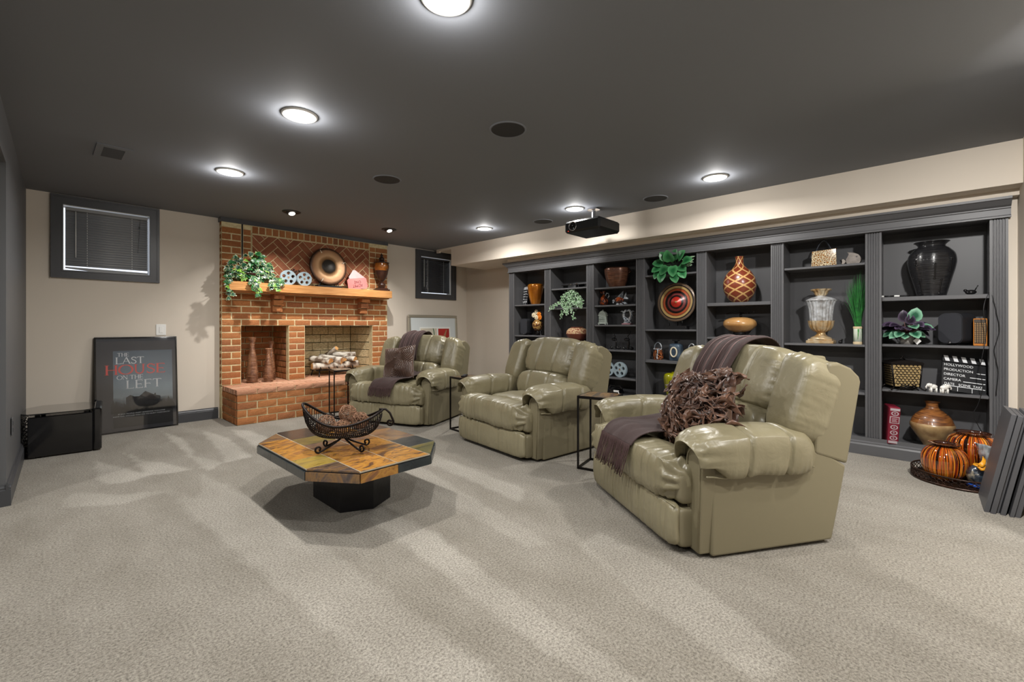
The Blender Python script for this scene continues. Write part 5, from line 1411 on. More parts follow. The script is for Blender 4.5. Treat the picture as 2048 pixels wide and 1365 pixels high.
# lidded urn
M['amber'] = mat('amber_brown_glaze', (150, 88, 30), .18, rgb2=(60, 32, 20), nscale=8, coat=.6, rnd=0); M['dkwood'] = mat('dark_carved_wood', (64, 36, 24), .3, rgb2=(34, 20, 16), nscale=14, coat=.3, bump=.5, bscale=60)
t = thing('lidded_urn', 'tall amber and dark brown lidded urn at the far end of the mantel', 'urn', (3.60, 6.09, MZ))
b = MB(); b.cbox(-.10, .10, -.075, .075, 0, .028, .004); b.cbox(-.075, .075, -.065, .065, .026, .045, .004); b.build('foot', M['dkwood'], t)
b = MB(); b.lathe(smooth_prof([(.045, .045), (.05, .07), (.058, .095), (.045, .125), (.025, .14), (.032, .155), (.06, .19), (.085, .25), (.098, .31)]), 36, cap=False); b.build('lower_body', M['dkwood'], t)
b = MB(); b.lathe(smooth_prof([(.098, .31), (.108, .35), (.110, .39), (.104, .425)]), 36, cap=False); b.build('band', M['amber'], t)
b = MB(); b.lathe(smooth_prof([(.112, .425), (.112, .437), (.085, .442), (.05, .455), (.035, .475), (.042, .495), (.030, .515), (.016, .525), (.024, .542), (.014, .558), (.006, .572), (.002, .585)]), 32); b.build('lid', M['dkwood'], t)

# ribbed pillars in the niche
M['ribbed'] = mat('ribbed_brown_ceramic', (152, 108, 78), .4, rgb2=(110, 72, 52), nscale=20)
for (x, y, h_, rr, lab) in ((1.868, 6.27, .578, .064, 'tallest, nearest the niche wall'), (2.045, 6.235, .432, .056, 'shortest, in front'), (2.135, 6.40, .520, .050, 'behind the short one')):
    t = thing('ribbed_candle_holder', 'ribbed brown ceramic pillar holder in the brick niche, ' + lab, 'candle holder', (x, y, ZB), group='ribbed pillars in the fireplace niche')
    pr = smooth_prof([(rr * .92, 0), (rr, .06 * h_), (rr * .98, .25 * h_), (rr * .72, .55 * h_), (rr * .42, .78 * h_), (rr * .50, .90 * h_), (rr * .66, .97 * h_), (rr * .66, h_)], 12)
    n = len(pr); out = []
    for i in range(160):
        q = i / 159 * (n - 1); k = min(int(q), n - 2); fr = q - k; rad = pr[k][0] * (1 - fr) + pr[k + 1][0] * fr; z = pr[k][1] * (1 - fr) + pr[k + 1][1] * fr
        out.append((rad * (1 + .13 * math.sin(z * 2 * PI / .019)), z))
    out += [(rr * .55, h_), (rr * .5, h_ - .02), (.001, h_ - .02)]
    b = MB(); b.lathe(out, 32); b.build('body', M['ribbed'], t)
# grate and logs
M['bark'] = mat('birch_bark', (206, 198, 184), .8, rgb2=(110, 92, 76), nscale=12, stretch=(1, 1, 1), bump=.5, bscale=40, contrast=(.42, .6)); M['endgrain'] = mat('split_wood', (206, 158, 100), .75, rgb2=(170, 118, 66), nscale=14, bump=.3, bscale=50)
t = thing('fire_grate', 'black iron fire grate standing in the firebox', 'grate', (3.0, 6.42, ZB))
b = MB()
for y in (-.10, .10): b.bar((-.30, y, .085), (.30, y, .085), .008)
b.build('rail', M['iron'], t)
for k in range(5):
    x = -.24 + k * .12; b = MB(); b.tube([(x - .03, -.17, .135), (x - .01, -.145, .095), (x, -.12, .085), (x, .12, .085), (x, .16, .13)], .007, 6); b.build('bar', M['iron'], t)
for x in (-.26, .26):
    for y in (-.12, .10): b = MB(); b.bar((x, y, .085), (x + (-.03 if x < 0 else .03), y - (.05 if y < 0 else 0), .002), .008); b.build('leg', M['iron'], t)
def log(loc, L_, rr, rz_, ry_, lab, split=False):
    b = MB(); n = 14; rl = random.Random(int(L_ * 1000 + rz_ * 100))
    ring = [(1 + rl.uniform(-.08, .08)) for _ in range(n)]; v = []
    K = n // 2 + 2 if split else n
    prof = [(rr * ring[k] * math.cos(2 * PI * k / n), rr * ring[k] * math.sin(2 * PI * k / n)) for k in range(K)]
    m_ = len(prof); segs = 8
    for s_ in range(segs + 1):
        x = -L_ / 2 + L_ * s_ / segs; w_ = 1 + .04 * math.sin(s_ * 1.9)
        for p in prof: v.append((x, p[0] * w_, p[1] * w_))
    f = []
    for s_ in range(segs):
        for k in range(m_):
            b.cm = 1 if (split and k == m_ - 1) else 0
            f = [(s_ * m_ + k, s_ * m_ + (k + 1) % m_, (s_ + 1) * m_ + (k + 1) % m_, (s_ + 1) * m_ + k)]
            o_ = len(b.v)
            b.v += [v[i] for i in f[0]]; b.f.append((o_, o_ + 1, o_ + 2, o_ + 3)); b.sm.append(True); b.mi.append(b.cm)
    b.cm = 1; b.add(v[:m_], [tuple(range(m_))]); b.add(v[-m_:], [tuple(range(m_))])
    o = b.build('log', [M['bark'], M['endgrain']], None); o.location = loc; o.rotation_euler = (0, ry_, rz_)
    tag(o, lab, 'log', 'birch logs on the fire grate')
zb = ZB + .10
log((2.86, 6.33, zb + .045), .42, .046, R(-4), R(1), 'birch log lowest at the front of the grate, nearer the niche')
log((3.16, 6.34, zb + .046), .36, .046, R(3), R(-2), 'birch log lowest at the front of the grate, far end')
log((3.0, 6.50, zb + .045), .55, .050, R(2), 0, 'birch log lowest at the back of the grate')
log((2.80, 6.40, zb + .120), .34, .050, R(-62), R(6), 'split birch log across the near end of the stack', True)
log((2.95, 6.40, zb + .135), .34, .052, R(-50), R(8), 'birch log lying across the stack with its cut end forward')
log((3.06, 6.42, zb + .120), .30, .040, R(-75), R(4), 'split birch wedge in the middle of the stack', True)
log((3.19, 6.40, zb + .130), .30, .046, R(-60), R(6), 'birch log across the far middle of the stack', True)
log((3.16, 6.46, zb + .185), .36, .046, R(-20), R(3), 'birch log on top at the far end of the stack', True)
log((2.97, 6.48, zb + .225), .30, .030, R(-70), R(-28), 'short thin log propped up on top of the stack')
# ---------------------------------------------------------------- things on the shelves (shelf fronts face -X)
FR = R(-90)     # local -Y of a thing turned to face the room (-X)
def sthing(name, label, cat, y, z, x=5.09, rz=0.0, group=None):
    return thing(name, label, cat, (x, y, z), FR + rz, group)
def vase(par, prof, m, n=48, name='body', sub=5, sq=None, cap=True):
    b = MB(); b.lathe(smooth_prof(prof, sub), n, sq=sq, cap=cap); return b.build(name, m, par)
M['slateblk'] = mat('clapper_black', (24, 25, 28), .35); M['chalk'] = mat('clapper_white', (232, 234, 236), .4)
def clapper(t, w_, h_, far=False):
    b = MB(); b.cbox(-w_ / 2, w_ / 2, -.006, .006, 0, h_ * .80, .002); b.build('board', M['slateblk'], t)
    b = MB(); b.cbox(-w_ / 2, w_ / 2, -.009, .006, h_ * .81, h_, .002); b.build('clap_stick', M['slateblk'], t)
    n = 5
    for k in range(n):
        x0 = -w_ / 2 + (k + .12) * w_ / n; st = MB(); d = w_ / n * .5
        st.prism([(x0 + d * .5, h_ * .83), (x0 + d * 1.5, h_ * .83), (x0 + d, h_ * .98), (x0, h_ * .98)] if not far else [(x0 + d * .9, h_ * .83), (x0 + d * 1.9, h_ * .83), (x0 + d, h_ * .98), (x0, h_ * .98)], -.0105, -.0088, 'y'); st.build('stripe', M['chalk'], t)
    words = ['HOLLYWOOD', 'PRODUCTION', 'DIRECTOR', 'CAMERA']; s_ = h_ * .082
    b = MB()
    for k, w in enumerate(words):
        z = h_ * (.70 - k * .135); text(w, s_ * 1.15, M['chalk'], t, (-w_ * .46, -.0068, z), (R(90), 0, 0), sx=.95)
        if k: b.box(-w_ * .46 + len(w) * s_ * .80, w_ * .47, -.0074, -.006, z - .002, z + .003)
    for k, w in enumerate(('DATE', 'SCENE', 'TAKE')): text(w, s_ * 1.1, M['chalk'], t, (-w_ * .44 + k * w_ * .32, -.0068, h_ * .165), (R(90), 0, 0), sx=.9)
    b.box(-w_ * .47, w_ * .47, -.0074, -.006, h_ * .135, h_ * .15)
    for x in (-.14, .18): b.box(x * w_, x * w_ + .003, -.0074, -.006, .004, h_ * .14)
    b.build('ruled_lines', M['chalk'], t)
# bay 1 (farthest)
t = sthing('clapperboard', 'black and white film clapperboard behind the amber vase', 'clapperboard', 4.515, 1.441, 5.12, R(-28)); t.rotation_euler[0] = R(-8); clapper(t, .24, .29, True)
M['amberv'] = mat('metallic_amber_glaze', (196, 124, 30), .20, rgb2=(146, 82, 16), nscale=6, metal=.55, coat=.5)
t = sthing('amber_vase', 'glossy metallic amber vase, tapering down, in the farthest bay', 'vase', 4.262, 1.441)
vase(t, [(.065, 0), (.078, .03), (.100, .12), (.118, .22), (.120, .28), (.108, .302), (.080, .31), (.076, .30), (.08, .28)], M['amberv'])
M['spkb'] = mat('charcoal_speaker_body', (40, 41, 45), .6); M['spkg'] = mat('speaker_cloth', (46, 47, 52), .95, bump=.4, bscale=500)
def book_speaker(t, w_, h_, d_, led=True):
    # rounded cabinet with a long oval cloth grille on a small foot
    def oval(hw, z0, z1, n=10):
        r_ = hw * .62; pts = []
        for cx, cz, a0 in ((hw - r_, z1 - r_, 0), (-hw + r_, z1 - r_, 90), (-hw + r_, z0 + r_, 180), (hw - r_, z0 + r_, 270)):
            for k in range(n + 1): a = R(a0 + 90 * k / n); pts.append((cx + r_ * math.cos(a), cz + r_ * math.sin(a)))
        return pts
    b = MB(); b.prism(oval(w_ / 2, .014, h_), -.012, d_, 'y'); b.build('cabinet', M['spkb'], t)
    b = MB(); b.prism(oval(w_ / 2 * .97, .018, h_ * .985), -.026, -.011, 'y'); b.build('grille', M['spkg'], t)
    b = MB(); b.lathe([(.001, 0), (w_ * .42, 0), (w_ * .40, .006), (w_ * .16, .010), (w_ * .14, .02), (.001, .02)], 28, M=RT(0, d_ * .35, 0)); b.build('foot', M['black'], t)
    b = MB(); b.lathe([(.001, 0), (.009, 0), (.009, .003), (.001, .003)], 20, M=Matrix.Translation((0, -.026, h_ * .085)) @ Matrix.Rotation(R(90), 4, 'X')); b.build('badge', M['chrome'], t)
t = sthing('bookshelf_speaker', 'small charcoal speaker with rounded grille beside the footed gold jar', 'speaker', 4.455, .983, 5.06); book_speaker(t, .135, .25, .10)
M['goldpat'] = mat('mottled_gold_glaze', (190, 150, 86), .3, rgb2=(96, 52, 36), nscale=38, ndet=2, metal=.3, coat=.3, contrast=(.45, .55), bump=.3, bscale=60)
t = sthing('footed_jar', 'mottled gold footed jar topped with glass flowers in the farthest bay', 'jar', 4.222, .983)
b = MB(); b.lathe(smooth_prof([(.03, .07), (.062, .09), (.080, .14), (.078, .18), (.055, .215), (.045, .225), (.052, .235)]), 32); b.build('body', M['goldpat'], t)
b = MB(); b.lathe([(.04, 0), (.035, .035), (.03, .08)], 16); b.build('pedestal', M['iron'], t)
for k in range(3):
    a = R(-90 + 120 * k + 30); b = MB(); b.tube([(math.cos(a) * .035, math.sin(a) * .035, .085), (math.cos(a) * .055, math.sin(a) * .055, .05), (math.cos(a) * .05, math.sin(a) * .05, .02), (math.cos(a) * .072, math.sin(a) * .072, .004), (math.cos(a) * .082, math.sin(a) * .082, .018)], .006, 6); b.build('scroll_leg', M['iron'], t)
r = random.Random(6)
M['petal_o'] = mat('orange_glass_petal', (226, 130, 40), .15, coat=.6); M['petal_c'] = mat('cream_glass_petal', (226, 214, 184), .15, coat=.6)
for (x, z, m_) in ((-.05, .30, 'petal_c'), (.055, .315, 'petal_o'), (.005, .265, 'petal_c'), (0, .345, 'petal_c'), (.07, .265, 'petal_o')):
    b = MB()
    for k in range(7):
        a = 2 * PI * k / 7; b.sphere((x + .024 * math.cos(a), -.035, z + .024 * math.sin(a)), .016, 10, 6, (1, .6, 1))
    b.sphere((x, -.045, z), .012, 8, 6); b.build('glass_flower', M[m_], t)
b = MB()
for k in range(9): b.tube([(0, 0, .23), (r.uniform(-.06, .06), -.02, .27), (r.uniform(-.09, .09), -.03, .30 + r.random() * .07)], .003, 5)
b.build('stems', M['iron'], t)
# bay 2
t = sthing('glass_riser', 'low black shelf riser holding two small silver trinkets', 'riser', 3.585, 1.645)
b = MB(); b.box(-.15, .10, -.07, .06, .040, .046); b.build('top', M['gloss'], t)
b = MB(); b.box(-.13, -.12, -.06, .05, 0, .04); b.box(.085, .095, -.06, .05, 0, .04); b.box(-.15, .10, -.07, .06, .0, .006); b.build('legs', M['black'], t)
t = sthing('black_box', 'small open black frame box beside the low riser', 'box', 3.405, 1.645)
b = MB(); b.box(-.06, .06, -.05, .05, .045, .052); b.box(-.06, -.052, -.05, .05, 0, .045); b.box(.052, .06, -.05, .05, 0, .045); b.box(-.06, .06, .04, .05, 0, .05); b.build('body', M['black'], t)
for dy, q in ((.04, 'nearer the fireplace'), (-.06, 'nearer the pilaster')):
    t = sthing('silver_trinket', 'small silver trinket on the low riser, ' + q, 'trinket', 3.585 + dy, 1.691)
    b = MB(); b.cbox(-.032, .032, -.012, .012, 0, .014, .005); b.sphere((.0, 0, .016), .010, 10, 6); b.build('body', M['chrome'], t)
M['pale_leaf'] = leafmat('pale_green_leaflet', (70, 132, 62), (206, 222, 200), (.62, .95), rnd=.1)
t = sthing('trailing_plant', 'trailing pale green small-leaved plant on the second bay shelf', 'plant', 3.545, 1.372, 5.07)
b = MB(); b.lathe([(.001, 0), (.05, 0), (.065, .07), (.06, .07), (.001, .06)], 20); b.build('pot', mat('dark_small_pot', (50, 44, 40), .5), t)
def scatter_leaves(t, outline, m, pts, name, seed, kind='stuff'):
    r = random.Random(seed); v = []; f = []; ed = []
    base = leaf_mesh(outline, 'tmp', m, rings=(0, 1.0)); bv = [p.co.copy() for p in base.vertices]; bf = [tuple(p.vertices) for p in base.polygons]; be = [a.value for a in base.attributes['edge'].data]; bpy.data.meshes.remove(base)
    for (p, d, s) in pts:
        y = Vector(d).normalized(); z = Vector((r.uniform(-.5, .5), -1, r.uniform(-.2, .8))); z = (z - y * z.dot(y)).normalized(); x = y.cross(z); o = len(v)
        for q in bv: v.append(Vector(p) + (x * q.x + y * q.y + z * q.z) * s)
        f += [tuple(i + o for i in g) for g in bf]; ed += be
    me = bpy.data.meshes.new(name); me.from_pydata([tuple(q) for q in v], [], f); a = me.attributes.new('edge', 'FLOAT', 'POINT'); a.data.foreach_set('value', ed); me.materials.append(m)
    o = bpy.data.objects.new(name, me); sc.collection.objects.link(o); o.parent = t
    if kind: o['kind'] = kind
    return o
r = random.Random(31); pts = []
for k in range(430):
    a = r.uniform(0, 2 * PI); q = r.random() ** .6; x = .19 * q * math.cos(a); z = .10 + .15 * q * math.sin(a)
    if z > .1: x *= (1 - (z - .1) * 2.6)
    pts.append((Vector((x, -.05 - .05 * r.random(), z)), (r.uniform(-1, 1), -.5, r.uniform(-1, .8)), r.uniform(.018, .028)))
for (x0, x1, z0, z1) in ((-.05, -.13, .05, -.13), (-.12, -.33, .09, -.02), (.02, .10, .03, -.15), (.08, .23, .08, .0), (-.02, -.02, .03, -.09), (.17, .22, .10, .04)):
    for k in range(44):
        q = r.random(); pts.append((Vector((x0 + (x1 - x0) * q + r.uniform(-.022, .022), -.135 - .01 * r.random(), z0 + (z1 - z0) * q + r.uniform(-.022, .022))), (r.uniform(-1, 1), -.5, r.uniform(-1, .5)), r.uniform(.018, .026)))
scatter_leaves(t, OVAL, M['pale_leaf'], pts, 'foliage', 3)
M['basket'] = mat('cream_red_basketweave', (196, 170, 128), .7, rgb2=(140, 80, 60), nscale=50, ndet=2, contrast=(.45, .55), bump=.6, bscale=120); M['redbrown'] = mat('red_brown_glaze', (110, 56, 40), .3, coat=.3)
t = sthing('round_pot', 'squat brown pot with speckled cream shoulder behind the middle recliner', 'pot', 3.515, .917)
vase(t, [(.09, 0), (.12, .03), (.148, .085), (.15, .10)], M['redbrown'], name='lower_body', cap=False); vase(t, [(.15, .10), (.14, .14), (.11, .17), (.085, .18)], M['basket'], name='shoulder', cap=False); vase(t, [(.085, .178), (.088, .19), (.074, .19), (.07, .17)], M['redbrown'], name='rim')
# bay 3
M['bronzev'] = mat('dark_bronze_pot', (128, 86, 64), .28, rgb2=(74, 46, 36), nscale=10, metal=.3, stretch=(1, 1, 12), coat=.3, bump=.3, bscale=30)
t = sthing('bronze_pot', 'wide dark bronze pot flaring upward, top shelf of the third bay', 'pot', 2.895, 1.618)
vase(t, [(.095, 0), (.105, .02), (.135, .09), (.156, .17), (.160, .225), (.152, .245), (.14, .24), (.13, .2)], M['bronzev'])
b = MB(); b.tube([(.155, 0, .20), (.185, 0, .215), (.19, 0, .19), (.158, 0, .17)], .009, 8); b.build('handle', M['bronzev'], t)
M['art_glass'] = mat('brown_art_glass', (150, 66, 24), .06, rgb2=(50, 24, 18), nscale=22, ndet=2, coat=1, contrast=(.45, .55)); M['clear'] = mat('clear_solid_glass', (226, 232, 238), .08, rgb2=(120, 128, 136), nscale=30, metal=.25, coat=1, contrast=(.42, .58))
t = sthing('glass_pitcher', 'small brown mottled glass pitcher with clear handle in the third bay', 'pitcher', 3.095, 1.390)
vase(t, [(.028, 0), (.048, .02), (.056, .055), (.046, .095), (.026, .13), (.020, .16), (.024, .185), (.030, .19)], M['art_glass'], 28)
b = MB(); b.prism([(-.02, .165), (-.05, .205), (-.055, .20), (-.035, .16)], -.010, .010, 'y'); b.build('spout', M['art_glass'], t)
b = MB(); b.tube([(.025, 0, .12), (.045, 0, .165), (.075, 0, .155), (.080, 0, .12), (.06, 0, .098)], .006, 8); b.build('handle', M['clear'], t)
t = sthing('glass_fish', 'clear and brown glass fish with tall fins in the third bay', 'figurine', 2.858, 1.390)
b = MB(); b.sphere((-.01, 0, .062), .055, 24, 14, (1.15, .45, .8)); b.build('body', M['art_glass'], t)
def fin(t, P, y=.008, name='fin', m='clear'):
    b = MB(); b.prism(P, -y, y, 'y'); o = b.build(name, M[m], t); bv = o.modifiers.new('b', 'BEVEL'); bv.width = .004; bv.segments = 2; return o
fin(t, [(-.05, .09), (-.02, .12), (.0, .135), (.055, .185), (.045, .12), (.035, .085), (0, .10)]); fin(t, [(.05, .075), (.085, .155), (.095, .16), (.095, .10), (.125, .085), (.12, .07), (.08, .075)], name='tail'); fin(t, [(.03, .035), (.07, .04), (.12, .012), (.07, .012)], name='lower_fin')
b = MB(); b.sphere((-.088, 0, .058), .020, 14, 8, (1, .7, .8)); b.sphere((-.088, -.01, .036), .012, 10, 6); b.build('mouth', M['clear'], t)
b = MB(); b.sphere((-.045, -.026, .08), .008, 10, 6); b.build('eye', M['chrome'], t)
b = MB(); b.sphere((-.03, 0, .012), .016, 10, 6, (1.4, 1, .7)); b.sphere((.02, 0, .012), .016, 10, 6, (1.4, 1, .7)); b.build('base', M['clear'], t)
t = sthing('glass_figurine', 'sliver of a pale glass figurine beyond the glass fish by the pilaster', 'figurine', 2.60, 1.390, 5.12)
b = MB(); b.sphere((0, 0, .03), .03, 14, 8, (.8, .6, 1)); b.sphere((-.012, 0, .085), .014, 12, 8); b.tube([(0, 0, .05), (-.004, 0, .08)], .008, 8); b.build('body', M['clear'], t)
M['palegreen'] = mat('pale_celadon', (196, 206, 196), .4, bump=.4, bscale=60)
t = sthing('small_lantern', 'little pale celadon lantern with arched roof in the third bay', 'lantern', 3.105, 1.137, rz=R(10))
b = MB(); b.cbox(-.056, .056, -.04, .04, .012, .028, .003); b.cbox(-.048, .048, -.034, .034, .026, .12, .003); b.cbox(-.056, .056, -.04, .04, .118, .128, .003); b.build('body', M['palegreen'], t)
b = MB(); b.prism([(-.050, .127), (-.046, .150), (-.03, .172), (0, .186), (.03, .172), (.046, .150), (.050, .127)], -.034, .034, 'y'); b.sphere((0, 0, .192), .009, 10, 6); b.build('roof', M['palegreen'], t)
b = MB()
for k in range(6): b.box(-.036 + k * .0135, -.0325 + k * .0135, -.038, -.034, .035, .11)
b.box(-.04, .04, -.038, -.034, .07, .075); b.build('lattice', mat('grey_lattice', (128, 136, 128), .5), t)
b = MB()
for x in (-.045, .045):
    for y in (-.03, .03): b.cbox(x - .007, x + .007, y - .007, y + .007, 0, .014, .002)
b.build('feet', M['palegreen'], t)
t = sthing('crystal_sculpture', 'clear glass sculpture of leaping fish on a mauve base in the third bay', 'figurine', 2.750, 1.137)
b = MB(); b.cbox(-.062, .062, -.04, .04, 0, .020, .004); b.build('base', mat('mauve_stone_base', (150, 112, 116), .4), t)
b = MB()
for s in (-1, 1):
    b.tube(cr_path([(s * .010, 0, .02), (s * .03, 0, .06), (s * .052, 0, .10), (s * .050, 0, .15), (s * .022, 0, .185), (-s * .0, -.01, .172)], 4), lambda q: .006 + .013 * math.sin(min(1, q * 1.1) * PI * .9), 10)
    b.tube([(s * .05, 0, .15), (s * .075, 0, .178), (s * .09, 0, .165)], .007, 8)
b.tube(cr_path([(-.045, 0, .02), (-.02, -.01, .05), (.02, 0, .075), (.045, -.01, .11)], 4), .010, 8); b.tube(cr_path([(.05, 0, .02), (.03, -.01, .05), (-.01, 0, .08), (-.05, -.01, .11)], 4), .010, 8); b.sphere((0, 0, .03), .03, 14, 8, (1.3, .8, .6))
b.build('leaping_fish', M['clear'], t)
for y, q, s in ((2.925, 'nearer the recliner', -1), (2.745, 'nearer the pilaster', 1)):
    t = sthing('bird_figurine', 'dark polished long-billed bird figurine in the third bay, ' + q, 'figurine', y, .820)
    b = MB(); b.sphere((-.012, 0, .130), .030, 20, 12, (1.25, .8, .75)); b.build('head', M['gloss'], t)
    b = MB(); b.tube(cr_path([(.015 * s, 0, .135), (.0 * s, 0, .17), (.025 * s if s > 0 else .03 * s, 0, .20), (.042 * s, 0, .235)], 4), lambda q: .008 * (1 - q * .6), 8); b.build('horn', M['gloss'], t)
    b = MB(); b.tube(cr_path([(.01, 0, .12), (.018, 0, .08), (.012, 0, .045), (-.002, 0, .02)], 4), .011, 10); b.sphere((0, 0, .014), .022, 16, 8, (1.2, 1, .6)); b.build('body', M['gloss'], t)
    b = MB(); b.sphere((-.045, -.01, .020), .020, 14, 8); b.build('foot', M['gloss'], t)
    b = MB(); b.sphere((.05, 0, .022), .024, 14, 8, (1.3, 1, .9)); b.build('foot', M['gloss'], t)
for y, q, rz_ in ((3.015, 'partly hidden by the middle recliner', R(6)), (2.830, 'fully seen beside the pilaster', R(-8))):
    t = sthing('film_reel', 'pale film reel on a low shelf, ' + q, 'film reel', y, .470, 5.04, rz_, group='film reels on the bookcase'); film_reel(t, (0, 0, .098), .097)
t = sthing('rotary_phone', 'glossy black object with a white label on the lowest seen shelf of the third bay', 'telephone', 2.905, .255)
b = MB(); b.prism([(-.085, 0), (.085, 0), (.06, .055), (-.05, .06)], -.07, .06, 'y'); o = b.build('body', M['gloss'], t); bv = o.modifiers.new('b', 'BEVEL'); bv.width = .012; bv.segments = 3
b = MB(); b.tube(cr_path([(-.095, -.02, .085), (-.06, -.02, .10), (.0, -.02, .092), (.06, -.02, .10), (.09, -.02, .085)], 4), .012, 10); b.sphere((-.085, -.02, .075), .022, 14, 8); b.sphere((.082, -.02, .078), .022, 14, 8); b.build('handset', M['gloss'], t)
b = MB(); b.cbox(.0, .075, -.078, -.070, .025, .05, .002); b.build('label', M['white'], t)
# bay 4
M['bigleaf'] = leafmat('veined_green_leaf', (26, 86, 46), (70, 134, 84), (.3, .9), rough=.3, rnd=.3)
lm = leaf_mesh([(0, 0), (.24, -.02), (.42, .18), (.46, .45), (.34, .74), (.14, .94), (0, 1.0), (-.14, .94), (-.34, .74), (-.46, .45), (-.42, .18), (-.24, -.02)], 'leaf', M['bigleaf'], fold=.22)
t = sthing('broad_leaf_plant', 'broad-leaved green plant spilling over the top shelf of the fourth bay', 'plant', 2.115, 1.7255, 5.06)
b = MB(); b.lathe([(.001, 0), (.045, 0), (.055, .05), (.05, .05), (.001, .045)], 20); b.build('pot', M['black'], t)
r = random.Random(12); st = MB()
for (x, z, dx, dz, s) in ((-.02, .17, 0, .5, .15), (.10, .19, .5, .7, .13), (.16, .15, .9, .3, .12), (.10, .10, .6, -.3, .12), (-.14, .15, -.8, .3, .12), (-.17, .10, -.7, -.2, .11), (-.07, .11, -.4, -.5, .13), (.03, .10, .1, -.8, .13), (-.12, .02, -.3, -1, .12), (.04, .0, .3, -1, .12), (.13, .03, .6, -.8, .11), (-.08, .20, -.3, .8, .11), (.03, .20, .2, .9, .12), (-.19, .04, -.6, -.8, .10)):
    p = Vector((x * .8, -.09 - .05 * r.random(), z * .8)); place_leaf(lm, t, p, (dx, -.45, dz * .9 - .1), (0, -1, .5), s)
    st.tube([(0, 0, .04), (x * .4, -.03, z * .6 + .02), tuple(p)], .002, 5)
st.build('stems', mat('green_stem', (60, 110, 50), .5), t)
pts = []
for k in range(60):
    s = r.choice((-1, 1)); pts.append((Vector((s * r.uniform(.10, .19), -.08, .10 + r.uniform(-.03, .07))), (s * 1.0, -.3, r.uniform(-.4, .4)), r.uniform(.04, .07)))
scatter_leaves(t, LONG, M['pale_leaf'], pts, 'spiky_leaves', 9)
t = sthing('ringed_plate', 'round plate with concentric red, cream and black rings on a stand', 'decorative plate', 2.117, 1.083, 5.08)
stp = [(0, (190, 170, 120)), (.05, (150, 110, 70)), (.08, (200, 56, 40)), (.26, (186, 44, 34)), (.28, (24, 20, 20)), (.36, (30, 24, 22)), (.37, (130, 60, 58)), (.47, (120, 56, 54)), (.48, (24, 20, 20)), (.58, (28, 24, 22)), (.59, (176, 84, 48)), (.69, (160, 72, 42)), (.71, (40, 30, 26)), (.74, (188, 158, 100)), (.82, (180, 150, 96)), (.84, (36, 28, 26)), (.89, (40, 32, 30)), (.90, (130, 108, 88)), (1.0, (110, 92, 76))]
RP = radial('ringed_plate_glaze', stp, .3, .1, .025, .228)
b = MB(); b.lathe([(.001, .020), (.012, .020), (.016, .006), (.06, .012), (.065, .0), (.10, .004), (.105, -.004), (.15, .004), (.156, -.002), (.19, .008), (.2, .002), (.228, .006), (.228, -.006), (.2, -.010), (.001, -.004)], 64)
o = b.build('plate', RP, t); o.data.transform(Matrix.Rotation(R(90), 4, 'X')); o.location = (0, 0, .318); o.rotation_euler = (R(-6), 0, 0)
b = MB(); b.cbox(-.135, .135, -.045, .045, 0, .042, .003); b.bar((-.075, -.01, .04), (-.075, -.02, .11), .0045); b.bar((.075, -.01, .04), (.075, -.02, .11), .0045); b.bar((0, .04, .04), (0, .05, .30), .005); b.build('stand', M['black'], t)
def glass_purse(t, w_, h_, m_):
    b = MB(); n = 24; v = []
    b.lathe(smooth_prof([(.62, 0), (.72, .12), (.66, .35), (.52, .62), (.50, .66)], 5), 28, M=Matrix.Diagonal((w_, w_ * .55, h_, 1))); b.build('body', M[m_], t)
    b = MB(); b.tube(cr_path([(-w_ * .48, 0, h_ * .62), (-w_ * .42, 0, h_ * .85), (0, 0, h_ * 1.0), (w_ * .42, 0, h_ * .85), (w_ * .48, 0, h_ * .62)], 5), .0065, 8); b.build('handle', M['clear'], t)
    b = MB(); b.tube(cr_path([(-w_ * .55, -.01, h_ * .62), (-w_ * .2, -w_ * .28, h_ * .60), (w_ * .2, -w_ * .28, h_ * .62), (w_ * .55, -.01, h_ * .6)], 5), .008, 8); b.tube(cr_path([(w_ * .1, -w_ * .30, h_ * .60), (w_ * .14, -w_ * .42, h_ * .40), (w_ * .06, -w_ * .46, h_ * .16), (w_ * .12, -w_ * .42, .01)], 5), .008, 8); b.build('glass_trim', M['clear'], t)
M['speckle'] = mat('tortoiseshell_glass', (170, 92, 44), .08, rgb2=(34, 20, 16), nscale=70, ndet=1, contrast=(.46, .54), coat=1); M['honey'] = mat('honey_glass', (206, 146, 36), .08, rgb2=(150, 96, 24), nscale=20, coat=1)
t = sthing('glass_purse', 'tortoiseshell glass purse vase with clear handle in the fourth bay', 'figurine', 2.332, .721, 5.06); glass_purse(t, .088, .205, 'speckle')
t = sthing('glass_purse', 'honey-coloured glass purse vase with clear handle beside the recliner wing', 'figurine', 1.930, .721, 5.06); glass_purse(t, .075, .20, 'honey')
M['bluegl'] = mat('blue_grey_glaze', (78, 96, 112), .3, rgb2=(46, 58, 72), nscale=14, coat=.4, bump=.2)
t = sthing('blue_bottle', 'squared blue-grey ceramic bottle with a cream ring in the fourth bay', 'vase', 2.112, .721, 5.06)
b = MB(); b.lathe(smooth_prof([(.056, 0), (.066, .02), (.068, .15), (.062, .185), (.04, .195), (.03, .198)], 4), 40, sq=lambda a, z: 1 / (abs(math.cos(a)) ** 5 + abs(math.sin(a)) ** 5) ** .2 * .98); b.build('body', M['bluegl'], t)
b = MB(); b.lathe([(.018, .19), (.016, .222), (.044, .232), (.044, .238), (.001, .238)], 24); b.build('neck', M['black'], t)
b = MB()
b.tube([(.036 * math.cos(2 * PI * k / 32), -.068 - .002, .100 + .053 * math.sin(2 * PI * k / 32)) for k in range(32)], .0085, 8, closed=True); b.build('cream_ring', mat('cream_slip', (214, 204, 180), .5), t)
